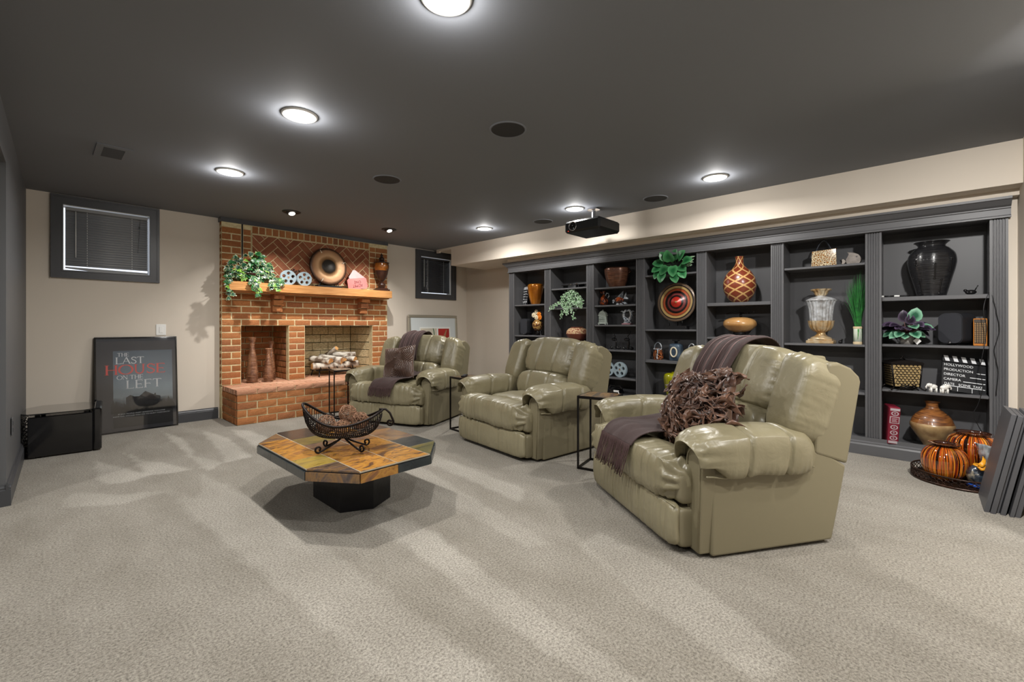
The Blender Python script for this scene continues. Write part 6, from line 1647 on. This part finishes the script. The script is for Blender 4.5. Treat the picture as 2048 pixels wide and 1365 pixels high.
M['lime'] = mat('chartreuse_glaze', (160, 158, 20), .2, rgb2=(128, 126, 14), nscale=5, coat=.6)
t = sthing('chartreuse_vase', 'glossy chartreuse green vase on the low shelf of the fourth bay', 'vase', 2.118, .277, 5.07)
vase(t, [(.085, 0), (.095, .02), (.122, .12), (.136, .22), (.128, .275), (.095, .295), (.055, .30), (.05, .308), (.045, .30)], M['lime'])
# bay 5
def lattice_mat():
    m, nt, b = _mat('gourd_lattice'); N, L = nt.nodes, nt.links
    tc = N.new('ShaderNodeTexCoord'); sp = N.new('ShaderNodeSeparateXYZ'); L.new(tc.outputs['Object'], sp.inputs[0])
    at = N.new('ShaderNodeMath'); at.operation = 'ARCTAN2'; L.new(sp.outputs['Y'], at.inputs[0]); L.new(sp.outputs['X'], at.inputs[1])
    def mk(sign):
        k = N.new('ShaderNodeMath'); k.operation = 'MULTIPLY'; k.inputs[1].default_value = 6.0 * sign; L.new(at.outputs[0], k.inputs[0])
        z = N.new('ShaderNodeMath'); z.operation = 'MULTIPLY_ADD'; z.inputs[1].default_value = 36.0; L.new(sp.outputs['Z'], z.inputs[0]); L.new(k.outputs[0], z.inputs[2])
        s = N.new('ShaderNodeMath'); s.operation = 'SINE'; h_ = N.new('ShaderNodeMath'); h_.operation = 'MULTIPLY'; h_.inputs[1].default_value = 1.0; L.new(z.outputs[0], h_.inputs[0]); L.new(h_.outputs[0], s.inputs[0])
        a = N.new('ShaderNodeMath'); a.operation = 'ABSOLUTE'; L.new(s.outputs[0], a.inputs[0]); return a
    a, c = mk(.5), mk(-.5); mn = N.new('ShaderNodeMath'); mn.operation = 'MINIMUM'; L.new(a.outputs[0], mn.inputs[0]); L.new(c.outputs[0], mn.inputs[1])
    cr = N.new('ShaderNodeValToRGB'); e = cr.color_ramp.elements; e[0].position = .22; e[0].color = lin((206, 164, 104)); e[1].position = .36; e[1].color = lin((122, 54, 34))
    L.new(mn.outputs[0], cr.inputs[0]); L.new(cr.outputs[0], b.inputs['Base Color']); b.inputs['Roughness'].default_value = .3; b.inputs['Coat Weight'].default_value = .4
    bp = N.new('ShaderNodeBump'); bp.inputs['Strength'].default_value = .5; bp.inputs['Distance'].default_value = .004; bp.invert = True; L.new(cr.outputs[0], bp.inputs['Height']); L.new(bp.outputs[0], b.inputs['Normal']); return m
t = sthing('gourd_vase', 'big gourd-shaped vase with tan lattice over red-brown diamonds', 'vase', 1.440, 1.370)
vase(t, [(.065, 0), (.10, .03), (.142, .10), (.158, .17), (.150, .25), (.115, .32), (.070, .365), (.045, .40), (.037, .44), (.040, .475), (.045, .49), (.036, .48)], lattice_mat(), 64)
M['tanv'] = mat('tan_wood_bowl', (190, 146, 92), .3, rgb2=(158, 112, 62), nscale=7, coat=.5)
t = sthing('tan_bowl_vase', 'flattened round tan vase on a small chrome foot in the fifth bay', 'vase', 1.438, 1.003)
b = MB(); b.lathe([(.055, 0), (.055, .006), (.03, .012), (.028, .05), (.05, .056)], 24); b.build('foot', M['chrome'], t)
b = MB(); b.lathe([(.062, .03), (.062, .052), (.05, .056)], 24); b.build('collar', M['black'], t)
vase(t, [(.06, .055), (.11, .075), (.152, .115), (.160, .145), (.145, .18), (.10, .203), (.05, .212), (.045, .205)], M['tanv'], 56)
t = sthing('driftwood_branch', 'thin dark twisted branch lying above the tan round vase', 'branch', 1.430, 1.208, 5.10); r = random.Random(17); b = MB()
b.tube([(0, 0, .0), (.0, 0, .045)], .012, 8); b.tube(cr_path([(-.14, 0, .045), (-.08, -.01, .055), (-.02, 0, .048), (.05, .01, .056), (.13, 0, .062)], 4), .007, 6)
for k in range(16): x = r.uniform(-.12, .12); b.tube([(x, 0, .052), (x + r.uniform(-.03, .03), r.uniform(-.03, .03), .052 + r.uniform(-.012, .016))], .0035, 5)
b.build('branch_wood', M['iron'], t)
# bay 6
def leopard():
    m, nt, b = _mat('leopard_glass'); N, L = nt.nodes, nt.links
    tc = N.new('ShaderNodeTexCoord'); v = N.new('ShaderNodeTexVoronoi'); v.inputs['Scale'].default_value = 62; v.feature = 'DISTANCE_TO_EDGE'; L.new(tc.outputs['Object'], v.inputs['Vector'])
    cr = N.new('ShaderNodeValToRGB'); e = cr.color_ramp.elements; e[0].position = .06; e[0].color = lin((232, 214, 176)); e[1].position = .12; e[1].color = lin((44, 26, 18)); k = e.new(.34); k.color = lin((176, 116, 50))
    L.new(v.outputs['Distance'], cr.inputs[0]); L.new(cr.outputs[0], b.inputs['Base Color']); b.inputs['Roughness'].default_value = .1; b.inputs['Coat Weight'].default_value = 1; return m
t = sthing('leopard_purse', 'leopard-print glass handbag vase with dark handle, top shelf', 'figurine', .700, 1.683, rz=R(8))
b = MB(); pr = [(-.102, 0), (.098, 0), (.098, .02), (.094, .155), (.100, .165), (-.092, .150), (-.098, .02)]
b.prism(pr, -.035, .035, 'y'); o = b.build('bag', leopard(), t); bv = o.modifiers.new('b', 'BEVEL'); bv.width = .010; bv.segments = 3
b = MB(); b.tube(cr_path([(-.062, 0, .145), (-.045, 0, .20), (-.015, 0, .245), (.012, 0, .248), (.035, 0, .21), (.060, 0, .155)], 5), .0075, 8); b.build('handle', mat('smoke_glass', (60, 66, 76), .08, coat=1, metal=.4), t)
M['stone'] = mat('grey_stone', (150, 142, 134), .6, rgb2=(120, 112, 106), nscale=20, bump=.4, bscale=40)
t = sthing('stone_fish', 'small rough grey stone fish beside the leopard-print purse', 'figurine', .487, 1.683)
o = fin(t, [(-.03, .0), (.05, .0), (.068, .03), (.070, .055), (.05, .09), (.015, .108), (-.035, .118), (-.022, .098), (-.03, .075), (-.045, .05), (-.04, .02)], .022, 'body', 'stone'); fin(t, [(-.04, .035), (-.062, .060), (-.075, .055), (-.072, .03), (-.078, .015), (-.06, .01)], .010, 'tail', 'stone')
b = MB(); b.cbox(-.04, .05, -.03, .03, 0, .008, .003); b.build('base', M['stone'], t); b = MB(); b.sphere((.035, -.022, .07), .007, 10, 6); b.build('eye', M['chrome'], t)
M['silvw'] = mat('silver_whitewash', (208, 212, 216), .35, rgb2=(150, 148, 146), nscale=22, metal=.2, bump=.2); M['goldw'] = mat('antique_gold', (178, 138, 84), .35, rgb2=(206, 190, 160), nscale=16, metal=.4)
t = sthing('fluted_urn', 'tall silver and gold fluted urn with flower-shaped top', 'urn', .722, .958)
b = MB(); b.cbox(-.108, .108, -.09, .09, 0, .028, .004); b.cbox(-.095, .095, -.08, .08, .026, .042, .004); b.build('plinth', M['goldw'], t, label='gold and white plinth')
vase(t, [(.088, .042), (.080, .055), (.045, .075), (.035, .10), (.048, .112)], M['goldw'], 40, 'stem')
fl = lambda n, d: (lambda a, z: 1 + d * abs(math.sin(a * n / 2)) - d * .5)
b = MB(); b.lathe(smooth_prof([(.045, .11), (.075, .13), (.092, .165), (.098, .205), (.100, .215), (.09, .205)], 4), 96, sq=fl(16, .12)); b.build('gold_cup', M['goldw'], t)
b = MB(); b.lathe(smooth_prof([(.085, .20), (.090, .28), (.098, .35), (.112, .395), (.122, .408), (.11, .40)], 4), 120, sq=fl(20, .10)); b.build('fluted_body', M['silvw'], t)
vase(t, [(.110, .395), (.119, .412), (.085, .432), (.045, .445), (.034, .455)], M['silvw'], 48, 'shoulder')
b = MB(); b.lathe(smooth_prof([(.034, .45), (.045, .465), (.055, .49), (.078, .515), (.07, .50)], 4), 80, sq=fl(9, .22)); b.build('flower_top', M['goldw'], t)
M['grass'] = mat('green_grass_blade', (36, 120, 44), .5, rgb2=(20, 78, 34), nscale=30)
M['grasspot'] = mat('white_green_pot', (214, 222, 206), .3, rgb2=(60, 140, 60), nscale=12, stretch=(6, 6, .6), contrast=(.5, .62), coat=.4)
t = sthing('potted_grass', 'tall green artificial grass in a slim white and green pot by the pilaster', 'plant', .440, .958, 5.05)
b = MB(); b.lathe([(.001, 0), (.034, 0), (.034, .130), (.034, .158), (.028, .158), (.001, .15)], 28); b.build('pot', M['grasspot'], t)
b = MB(); b.lathe([(.035, .0), (.037, .012), (.035, .024)], 28, cap=False); b.lathe([(.035, .140), (.037, .148), (.035, .160)], 28, cap=False); b.build('cord_band', mat('cream_cord', (206, 186, 150), .6), t)
r = random.Random(14); b = MB()
for k in range(230):
    a = r.uniform(0, 2 * PI); sp = r.random() ** .6 * .085; hh = r.uniform(.28, .52) * (1 - .35 * sp / .085 * r.random()); x0, y0 = .02 * math.cos(a) * r.random(), .02 * math.sin(a) * r.random()
    P = [(x0, y0, .15), (x0 + sp * .25 * math.cos(a), y0 + sp * .25 * math.sin(a), .15 + hh * .4), (x0 + sp * .62 * math.cos(a), y0 + sp * .5 * math.sin(a), .15 + hh * .75), (x0 + sp * 1.0 * math.cos(a), y0 + sp * .8 * math.sin(a), .15 + hh)]
    w_ = .0032; v = []
    for i, p in enumerate(P): q = w_ * (1 - i / 3.2); v += [(p[0] - q, p[1], p[2]), (p[0] + q, p[1], p[2])]
    b.add(v, [(0, 1, 3, 2), (2, 3, 5, 4), (4, 5, 7, 6)])
o = b.build('grass', M['grass'], t, fix=False); o['kind'] = 'stuff'
t = sthing('black_trinket', 'small black trinket on the shelf just beside the fluted urn', 'trinket', .575, .958, 5.12); b = MB(); b.sphere((0, 0, .016), .018, 14, 8, (1, 1, .9)); b.sphere((.012, -.004, .036), .009, 10, 6); b.build('body', M['gloss'], t)
# bay 7
t = sthing('black_vase', 'huge black ribbed vase with raised strips on the nearest bay top shelf', 'vase', -.042, 1.370, 5.09)
bkv = mat('black_banded_clay', (26, 26, 28), .22, rgb2=(44, 44, 46), nscale=8, stretch=(1, 1, 22), bump=.5, bscale=12, bdist=.003, coat=.3)
vase(t, [(.088, 0), (.094, .02), (.118, .12), (.146, .24), (.152, .30), (.140, .355), (.108, .395), (.088, .412), (.086, .425), (.100, .442), (.112, .450), (.108, .454), (.088, .445)], bkv, 64)
def strip(t, a, z0, z1, prof):
    b = MB(); pts = []
    n = 8
    for i in range(n + 1):
        z = z0 + (z1 - z0) * i / n
        for (r0, za), (r1, zb_) in zip(prof, prof[1:]):
            if za <= z <= zb_: rad = r0 + (r1 - r0) * (z - za) / (zb_ - za)
        pts.append((rad * math.cos(a), rad * math.sin(a), z))
    b.tube(pts, .006, 4); b.sphere(pts[0], .009, 8, 6); b.sphere(pts[-1], .009, 8, 6); b.build('raised_strip', M['gloss'], t)
PV = [(.088, 0), (.094, .02), (.118, .12), (.146, .24), (.152, .30), (.140, .355), (.108, .395)]
for a, z0, z1 in ((-125, .02, .13), (-62, .02, .13), (-82, .14, .255), (-128, .255, .345), (-40, .20, .30), (-155, .15, .22)): strip(t, R(a), z0, z1, PV)
for y, q in ((.232, 'nearer the pilaster'), (.130, 'nearer the huge vase')):
    t = thing('marker_pen', 'white-capped black marker pen on the nearest bay top shelf, ' + q, 'pen', (5.0, y, 1.3785), R(90 + (6 if y > .2 else -4)))
    b = MB(); b.lathe([(.001, -.04), (.0065, -.04), (.0065, .03), (.001, .03)], 14, M=Matrix.Rotation(R(90), 4, 'Y')); b.build('barrel', M['black'], t)
    b = MB(); b.lathe([(.001, .025), (.0078, .025), (.0078, .060), (.001, .062)], 14, M=Matrix.Rotation(R(90), 4, 'Y')); b.build('cap', M['white'], t)
t = sthing('glass_bird', 'little dark glass bird in the corner of the top shelf', 'figurine', -.268, 1.370, 5.06)
b = MB(); b.sphere((0, 0, .022), .024, 18, 10, (1.4, 1, .85)); b.sphere((-.03, 0, .036), .012, 12, 8); b.tube([(.02, 0, .03), (.034, 0, .06), (.040, 0, .075)], .004, 6); b.build('body', M['gloss'], t)
M['dkleaf'] = leafmat('purple_black_leaf', (38, 30, 44), (84, 70, 92), (.6, .95), rough=.25, rnd=.4); M['mintleaf'] = leafmat('mint_veined_leaf', (34, 84, 60), (122, 172, 142), (.35, .9), rough=.3, rnd=.2)
l1_ = leaf_mesh(OVAL, 'leaf', M['dkleaf'], fold=.25); l2_ = leaf_mesh([(0, 0), (.26, .02), (.42, .24), (.44, .5), (.3, .8), (0, 1), (-.3, .8), (-.44, .5), (-.42, .24), (-.26, .02)], 'leaf', M['mintleaf'], fold=.2)
t = sthing('begonia_plant', 'potted plant with dark purple and mint green leaves, nearest bay', 'plant', .112, .967, 5.06)
b = MB(); b.lathe([(.001, 0), (.040, 0), (.052, .08), (.047, .08), (.001, .07)], 28); b.build('pot', mat('whitewashed_pot', (206, 202, 196), .7, rgb2=(150, 146, 140), nscale=18, bump=.3), t)
r = random.Random(19); st = MB()
for k in range(34):
    low = k < 12
    a = R(-180 + 360 * ((k * .618) % 1)); rad = r.uniform(.03, .09)
    p = Vector((math.cos(a) * rad * 1.2, math.sin(a) * rad * .7 - .02, (.085 if low else .13) + r.uniform(0, .03 if low else .06)))
    mesh_ = (l2_ if math.sin(a) < .2 and r.random() < .85 else l1_) if low else (l1_ if r.random() < .85 else l2_)
    place_leaf(mesh_, t, p, (math.cos(a), math.sin(a) - .1, -.45 if low else r.uniform(-.25, .3)), (0, -.7, 1), r.uniform(.07, .10)); st.tube([(0, 0, .07), tuple(p)], .002, 5)
for (x, z, me_, s) in ((-.015, .19, l1_, .10), (.045, .20, l2_, .11), (.02, .17, l1_, .09)): place_leaf(me_, t, Vector((x, -.03, z)), (x * 4, -.3, 1), (0, -1, .2), s); st.tube([(0, 0, .07), (x, -.03, z)], .0025, 5)
st.build('stems', mat('red_stem', (90, 50, 50), .5), t)
t = sthing('price_tag', 'white diamond-shaped tag leaning on the plant pot', 'tag', .045, .967, 5.0, rz=R(8)); b = MB(); b.prism([(0, 0), (.026, .03), (0, .062), (-.026, .032)], -.0008, .0008, 'y'); b.build('card', M['white'], t)
t = sthing('bookshelf_speaker', 'black speaker with rounded grille beside the carved wooden box', 'speaker', -.160, .967, 5.06, R(-28)); book_speaker(t, .155, .262, .16)
M['carve'] = mat('carved_amber_wood', (186, 120, 48), .4, rgb2=(60, 38, 24), nscale=60, ndet=1, contrast=(.46, .54), bump=.6, bscale=80); M['amberw'] = mat('amber_wood', (190, 118, 44), .35)
t = sthing('carved_box', 'narrow amber wooden box with carved lattice front near the cables', 'box', -.322, .967, 5.09, R(-4))
b = MB(); b.cbox(-.038, .038, -.05, .05, 0, .215, .003); b.build('body', M['amberw'], t)
b = MB(); b.box(-.032, .032, -.0508, -.049, .018, .208); b.build('panel', mat('dark_panel', (44, 30, 22), .5), t)
b = MB()
for i in range(5):
    for j in range(11): b.cbox(-.030 + i * .0125, -.021 + i * .0125, -.054, -.049, .025 + j * .0145, .036 + j * .0145, .002)
o = b.build('lattice', mat('pale_lattice', (150, 122, 84), .5), t); o['kind'] = 'stuff'
b = MB(); b.box(-.034, .034, -.052, -.049, .186, .205); b.build('top_band', mat('dark_band', (70, 60, 50), .5), t)
M['filig'] = mat('black_filigree', (30, 26, 24), .4, metal=.6); M['filback'] = mat('gold_panel', (196, 170, 120), .4, metal=.4)
t = sthing('filigree_box', 'square gold box with black filigree sides and lid on scroll feet', 'box', .142, .582, 5.07, R(24))
b = MB(); b.prism([(-.085, .03), (.085, .03), (.102, .215), (-.102, .215)], -.080, .080, 'y'); b.build('body', M['filback'], t)
b = MB(); r = random.Random(5)
for face in range(2):
    for j in range(9):
        z = .045 + j * .020; hw = .085 + .017 * (z - .03) / .185
        for i in range(7):
            u = -hw + (i + .5) * 2 * hw / 7; off = hw / 7 * (j % 2)
            pts = []
            for k in range(9):
                a = PI * k / 8; pts.append((u + off + hw / 7 * .9 * math.cos(a), z + .012 * math.sin(a)))
            if max(p[0] for p in pts) > hw: continue
            if face == 0: b.tube([(p[0], -.083, p[1]) for p in pts], .0028, 4)
            else: b.tube([(-(hw) * 1.0 - .002, p[0] * .9, p[1]) for p in pts], .0028, 4)
o = b.build('filigree', M['filig'], t); o['kind'] = 'stuff'
b = MB()
for sx in (-1, 1):
    for sy in (-1, 1): b.tube([(sx * .086, sy * .080, .02), (sx * .103, sy * .080, .218)], .006, 6); b.tube([(sx * .086, sy * .08, .03), (sx * .10, sy * .09, .012), (sx * .115, sy * .10, .004), (sx * .12, sy * .105, .016)], .006, 6)
b.box(-.11, .11, -.088, .088, .213, .222); b.build('frame', M['filig'], t)
b = MB(); b.prism([(-.118, .222), (.118, .222), (.105, .236), (.03, .250), (-.03, .250), (-.105, .236)], -.09, .09, 'y'); b.tube([(-.02, 0, .25), (0, 0, .272), (.02, 0, .25)], .006, 6); b.sphere((0, 0, .276), .008, 10, 6); b.build('lid', M['filig'], t)
b = MB(); r = random.Random(5)
for k in range(8): b.tube([(r.uniform(-.08, .08), -.10, .006), (r.uniform(-.07, .07), -.115, .03), (r.uniform(-.06, .06), -.10, .045)], .005, 5)
o = b.build('ornament', M['filig'], t)
t = sthing('clapperboard', 'large black clapperboard with white lettering leaning in the nearest bay', 'clapperboard', -.225, .590, 5.03, R(22)); t.rotation_euler = (R(-20), R(7), FR + R(14)); clapper(t, .265, .300)
M['porc'] = mat('white_porcelain', (232, 230, 224), .3, coat=.4, bump=.3, bscale=60)
def elephant(t, s=1):
    b = MB(); b.sphere((.006, 0, .038), .021, 18, 10, (1.15, .85, .85)); b.sphere((-.018, 0, .048), .014, 14, 8, (1, .9, 1))
    b.tube([(-.028, 0, .046), (-.034, 0, .036), (-.032, 0, .024)], .0045, 8); b.build('body', M['porc'], t)
    for x in (-.008, .020):
        for y in (-.010, .010): b = MB(); b.lathe([(.0065, 0), (.006, .03)], 10, M=RT(x, y, 0)); b.build('leg', M['porc'], t)
    for y in (-.013, .013): b = MB(); b.sphere((-.010, y, .050), .011, 12, 8, (.8, .35, 1.1)); b.build('ear', M['porc'], t)
t = sthing('elephant_figurine', 'white porcelain elephant nearer the filigree box', 'figurine', -.045, .582, 5.0, R(20), 'porcelain elephants'); elephant(t); t.scale = (1.15, 1.15, 1.15)
t = sthing('elephant_figurine', 'white porcelain elephant at the foot of the large clapperboard', 'figurine', -.122, .582, 4.985, R(-150), 'porcelain elephants'); elephant(t); t.scale = (1.15, 1.15, 1.15)
M['redbook'] = mat('crimson_book_cloth', (120, 24, 44), .5); M['silverp'] = mat('silver_tooling', (196, 186, 190), .35, metal=.3)
t = sthing('red_book', 'tall crimson book with silver patterned spine standing against the pilaster', 'book', .218, .121, 5.02, R(14)); t.rotation_euler[1] = R(3)
b = MB(); b.cbox(-.036, .036, -.09, .12, 0, .315, .006); b.build('cover', M['redbook'], t)
b = MB(); b.box(-.031, .031, .0, .122, .004, .311); b.build('pages', mat('cream_pages', (214, 206, 186), .8), t)
b = MB(); b.box(-.032, .032, -.0915, -.089, .010, .030); b.box(-.032, .032, -.0915, -.089, .285, .305)
b.box(-.032, .032, -.0915, -.089, .178, .236); b.build('spine_bands', M['silverp'], t)
b = MB(); b.box(-.026, .026, -.093, -.091, .184, .230); b.build('title_patch', M['redbook'], t)
b = MB()
for k in range(3): b.box(-.018, .018 - .006 * (k % 2), -.0940, -.0928, .192 + k * .012, .197 + k * .012)
b.build('title_lines', M['silverp'], t)
for z in (.055, .100, .146, .262):
    b = MB()
    for (r0, r1, m_) in ((.022, .015, 0),):
        n = 24; v = []
        for q in (r0, r1):
            for k in range(n): a = 2 * PI * k / n; v.append((q * 1.15 * math.cos(a), -.0925, z + q * .85 * math.sin(a)))
        b.add(v, [(k, (k + 1) % n, (k + 1) % n + n, k + n) for k in range(n)])
    b.prism([(0, z - .009), (.005, z), (0, z + .009), (-.005, z)], -.0935, -.0922, 'y'); b.prism([(-.009, z), (0, z - .004), (.009, z), (0, z + .004)], -.0935, -.0922, 'y')
    b.build('medallion', M['silverp'], t)
M['brownv'] = mat('wrapped_brown_reed', (150, 96, 48), .35, rgb2=(84, 50, 30), nscale=14, stretch=(1, 1, 10), coat=.4, bump=.5, bscale=14); M['shellv'] = mat('beige_shell_inlay', (170, 142, 100), .3, rgb2=(134, 104, 70), nscale=16, coat=.4)
t = sthing('reed_vase', 'large round brown reed vase on the bottom deck behind the striped jars', 'vase', -.045, .121, 5.06)
b = MB(); b.lathe(smooth_prof([(.135, .20), (.115, .25), (.078, .29), (.045, .32), (.038, .345), (.042, .37), (.052, .375), (.042, .37)], 5), 56, cap=False); b.build('neck', M['brownv'], t)
b = MB(); b.lathe(smooth_prof([(.052, 0), (.058, .02), (.095, .08), (.132, .145), (.142, .18), (.135, .20)], 5), 56); b.build('body', M['shellv'], t)
# cables down the last pilaster
for i, P in enumerate(([(4.955, -.36, 1.38), (4.945, -.352, 1.36), (4.94, -.335, 1.30), (4.93, -.330, 1.22), (4.935, -.345, 1.12), (4.94, -.34, 1.02), (4.93, -.332, .96), (4.925, -.318, .86), (4.93, -.310, .78), (4.925, -.325, .66), (4.93, -.30, .52), (4.93, -.275, .44), (4.93, -.30, .36), (4.94, -.32, .30), (4.95, -.29, .26)],
                        [(4.955, -.37, 1.38), (4.945, -.385, 1.30), (4.94, -.40, 1.20), (4.94, -.412, 1.10), (4.94, -.40, 1.02), (4.945, -.385, .94), (4.94, -.395, .86), (4.94, -.405, .78), (4.94, -.40, .68), (4.945, -.395, .60)])):
    b = MB(); b.tube(cr_path(P, 5), .0026, 6); o = b.build('speaker_cable', M['black']); tag(o, ('thin black cable looping down in front of the nearest bay' if i == 0 else 'thin black cable clipped to the last fluted pilaster'), 'cable')

# ---------------------------------------------------------------- on the floor at the end of the bookcase
M['bronze'] = mat('dark_bronze_tray', (66, 44, 32), .35, metal=.5, rgb2=(40, 28, 22), nscale=12)
TX, TY = 4.56, -.190
t = thing('round_tray', 'dark bronze round tray with pierced rim on the carpet', 'tray', (TX, TY, 0))
b = MB(); b.lathe([(.001, .012), (.255, .012), (.262, .018), (.270, .012), (.274, 0), (.001, 0)], 64); b.build('base', M['bronze'], t)
b = MB(); b.lathe([(.262, .070), (.268, .076), (.272, .070), (.268, .064), (.262, .070)], 64, cap=False); b.build('top_rail', M['bronze'], t)
b = MB(); n = 44
for k in range(n):
    a0 = 2 * PI * k / n
    for s in (-1, 1):
        b.tube([(.267 * math.cos(a0 + s * q * 2 * PI / n), .267 * math.sin(a0 + s * q * 2 * PI / n), .014 + .054 * (j / 6)) for j, q in enumerate((0, .35, .5, .25, -.25, -.5, -.1))], .003, 4)
o = b.build('pierced_rim', M['bronze'], t); o['kind'] = 'stuff'
def stripe_glass(name, nst):
    m, nt, b = _mat(name); N, L = nt.nodes, nt.links
    tc = N.new('ShaderNodeTexCoord'); sp = N.new('ShaderNodeSeparateXYZ'); L.new(tc.outputs['Object'], sp.inputs[0])
    at = N.new('ShaderNodeMath'); at.operation = 'ARCTAN2'; L.new(sp.outputs['Y'], at.inputs[0]); L.new(sp.outputs['X'], at.inputs[1])
    cb = N.new('ShaderNodeCombineXYZ'); k = N.new('ShaderNodeMath'); k.operation = 'MULTIPLY'; k.inputs[1].default_value = nst; L.new(at.outputs[0], k.inputs[0]); L.new(k.outputs[0], cb.inputs[0])
    z = N.new('ShaderNodeMath'); z.operation = 'MULTIPLY'; z.inputs[1].default_value = 1.2; L.new(sp.outputs['Z'], z.inputs[0]); L.new(z.outputs[0], cb.inputs[1])
    n = N.new('ShaderNodeTexNoise'); n.inputs['Scale'].default_value = 1.1; n.inputs['Detail'].default_value = 2; L.new(cb.outputs[0], n.inputs['Vector'])
    cr = N.new('ShaderNodeValToRGB'); e = cr.color_ramp.elements
    while len(e) > 1: e.remove(e[-1])
    st = [(0, (20, 8, 6)), (.40, (34, 14, 8)), (.44, (206, 92, 24)), (.48, (226, 150, 44)), (.52, (50, 20, 12)), (.56, (40, 16, 10)), (.60, (176, 56, 20)), (.66, (220, 128, 36)), (.70, (28, 12, 8))]
    e[0].position = 0; e[0].color = lin(st[0][1])
    for p, c in st[1:]: q = e.new(p); q.color = lin(c)
    L.new(n.outputs['Fac'], cr.inputs[0]); L.new(cr.outputs[0], b.inputs['Base Color']); b.inputs['Roughness'].default_value = .05; b.inputs['Coat Weight'].default_value = 1; b.inputs['Coat Roughness'].default_value = .02; return m
M['strg'] = stripe_glass('striped_art_glass', 7.0); M['rimg'] = mat('dark_amber_rim', (50, 24, 14), .06, coat=1)
t = thing('striped_jar', 'amber and black striped glass jar in front on the tray', 'vase', (TX - .075, TY + .085, .013))
vase(t, [(.060, 0), (.085, .012), (.118, .06), (.130, .12), (.128, .17), (.105, .215), (.075, .238), (.060, .245)], M['strg'], 64); vase(t, [(.060, .244), (.066, .250), (.086, .256), (.088, .262), (.055, .258), (.05, .24)], M['rimg'], 48, 'rim')
t = thing('striped_jar', 'wider red and black striped glass jar at the back of the tray', 'vase', (TX + .115, TY - .070, .013))
vase(t, [(.08, 0), (.10, .02), (.125, .10), (.142, .18), (.146, .24), (.130, .285), (.105, .305), (.092, .312)], M['strg'], 64); vase(t, [(.092, .311), (.098, .325), (.104, .33), (.086, .326), (.08, .30)], M['rimg'], 48, 'rim')
M['cello'] = mat('crinkled_cellophane', (190, 196, 200), .08, rgb2=(60, 66, 74), nscale=14, metal=.5, coat=1, bump=1.0, bscale=30, bdist=.01)
t = thing('gift_bundle', 'cellophane-wrapped gift bundle tied with a yellow ribbon on the tray', 'gift', (TX - .13, TY - .085, .014), R(-30))
b = MB(); b.sphere((0, 0, .075), .072, 28, 18, (1, .9, 1.05), fn=lambda p: 1 + .14 * N3(p.x * 5, p.y * 5, p.z * 5)); b.build('wrapped_body', mat('dark_gift_contents', (44, 52, 62), .12, rgb2=(150, 140, 120), nscale=20, coat=1, contrast=(.5, .62), bump=.8, bscale=26, bdist=.01), t)
b = MB(); b.lathe([(.02, .14), (.028, .17), (.050, .22), (.066, .27), (.07, .285)], 20, cap=False, sq=lambda a, z: 1 + .2 * math.sin(a * 7 + z * 40)); o = b.build('cellophane_fan', M['cello'], t); so = o.modifiers.new('s', 'SOLIDIFY'); so.thickness = .001; o.rotation_euler = (R(4), R(20), 0)
b = MB(); b.lathe([(.028, .140), (.032, .147), (.028, .155)], 20, cap=False)
for s, a in ((-1, .3), (1, -.2), (-1, 1.2)): b.sheet(lambda u, v, s=s, a=a: (s * (.02 + .055 * math.sin(u * PI) + .015 * u), -.035 - .018 * v + .012 * math.sin(u * PI * 2), .147 + .05 * a * u + .034 * (u - .5) ** 2 * 2 - .02 * v), 12, 3)
o = b.build('ribbon', mat('yellow_ribbon', (222, 152, 34), .35), t, fix=False); so = o.modifiers.new('s', 'SOLIDIFY'); so.thickness = .0015
b = MB(); b.lathe([(.001, 0), (.062, 0), (.066, .012), (.06, .02)], 28); b.build('blue_base', mat('blue_dish', (30, 70, 150), .2), t)
# stack of grey boards leaning on the short wall
M['board'] = mat('grey_painted_board', (84, 84, 87), .45, bump=.08, bscale=60); M['boardedge'] = mat('grey_board_edge', (104, 105, 110), .4)
xs_ = [(3.905, 4.30), (3.895, 4.28), (3.925, 4.30), (3.905, 4.26), (3.90, 4.24), (3.915, 4.28)]; y = -.262; names = ['outermost, facing the tray', 'second from the tray side', 'third from the tray side', 'fourth from the tray side', 'fifth from the tray side', 'innermost, against the wall']
th = [.022, .022, .012, .022, .018, .022]
for i, (a, c) in enumerate(xs_):
    t = thing('shelf_board', 'grey painted board leaning in the stack by the short wall, ' + names[i], 'board', ((a + c) / 2, y, 0), group='grey boards leaning on the wall', rot=(R(10.5), 0, 0))
    b = MB(); b.cbox(-(c - a) / 2, (c - a) / 2, -th[i], 0, 0, .615 - .006 * (i % 3), .0015); b.build('panel', M['board'], t)
    y -= th[i] * 1.03 + (.014 if i in (3,) else .003)
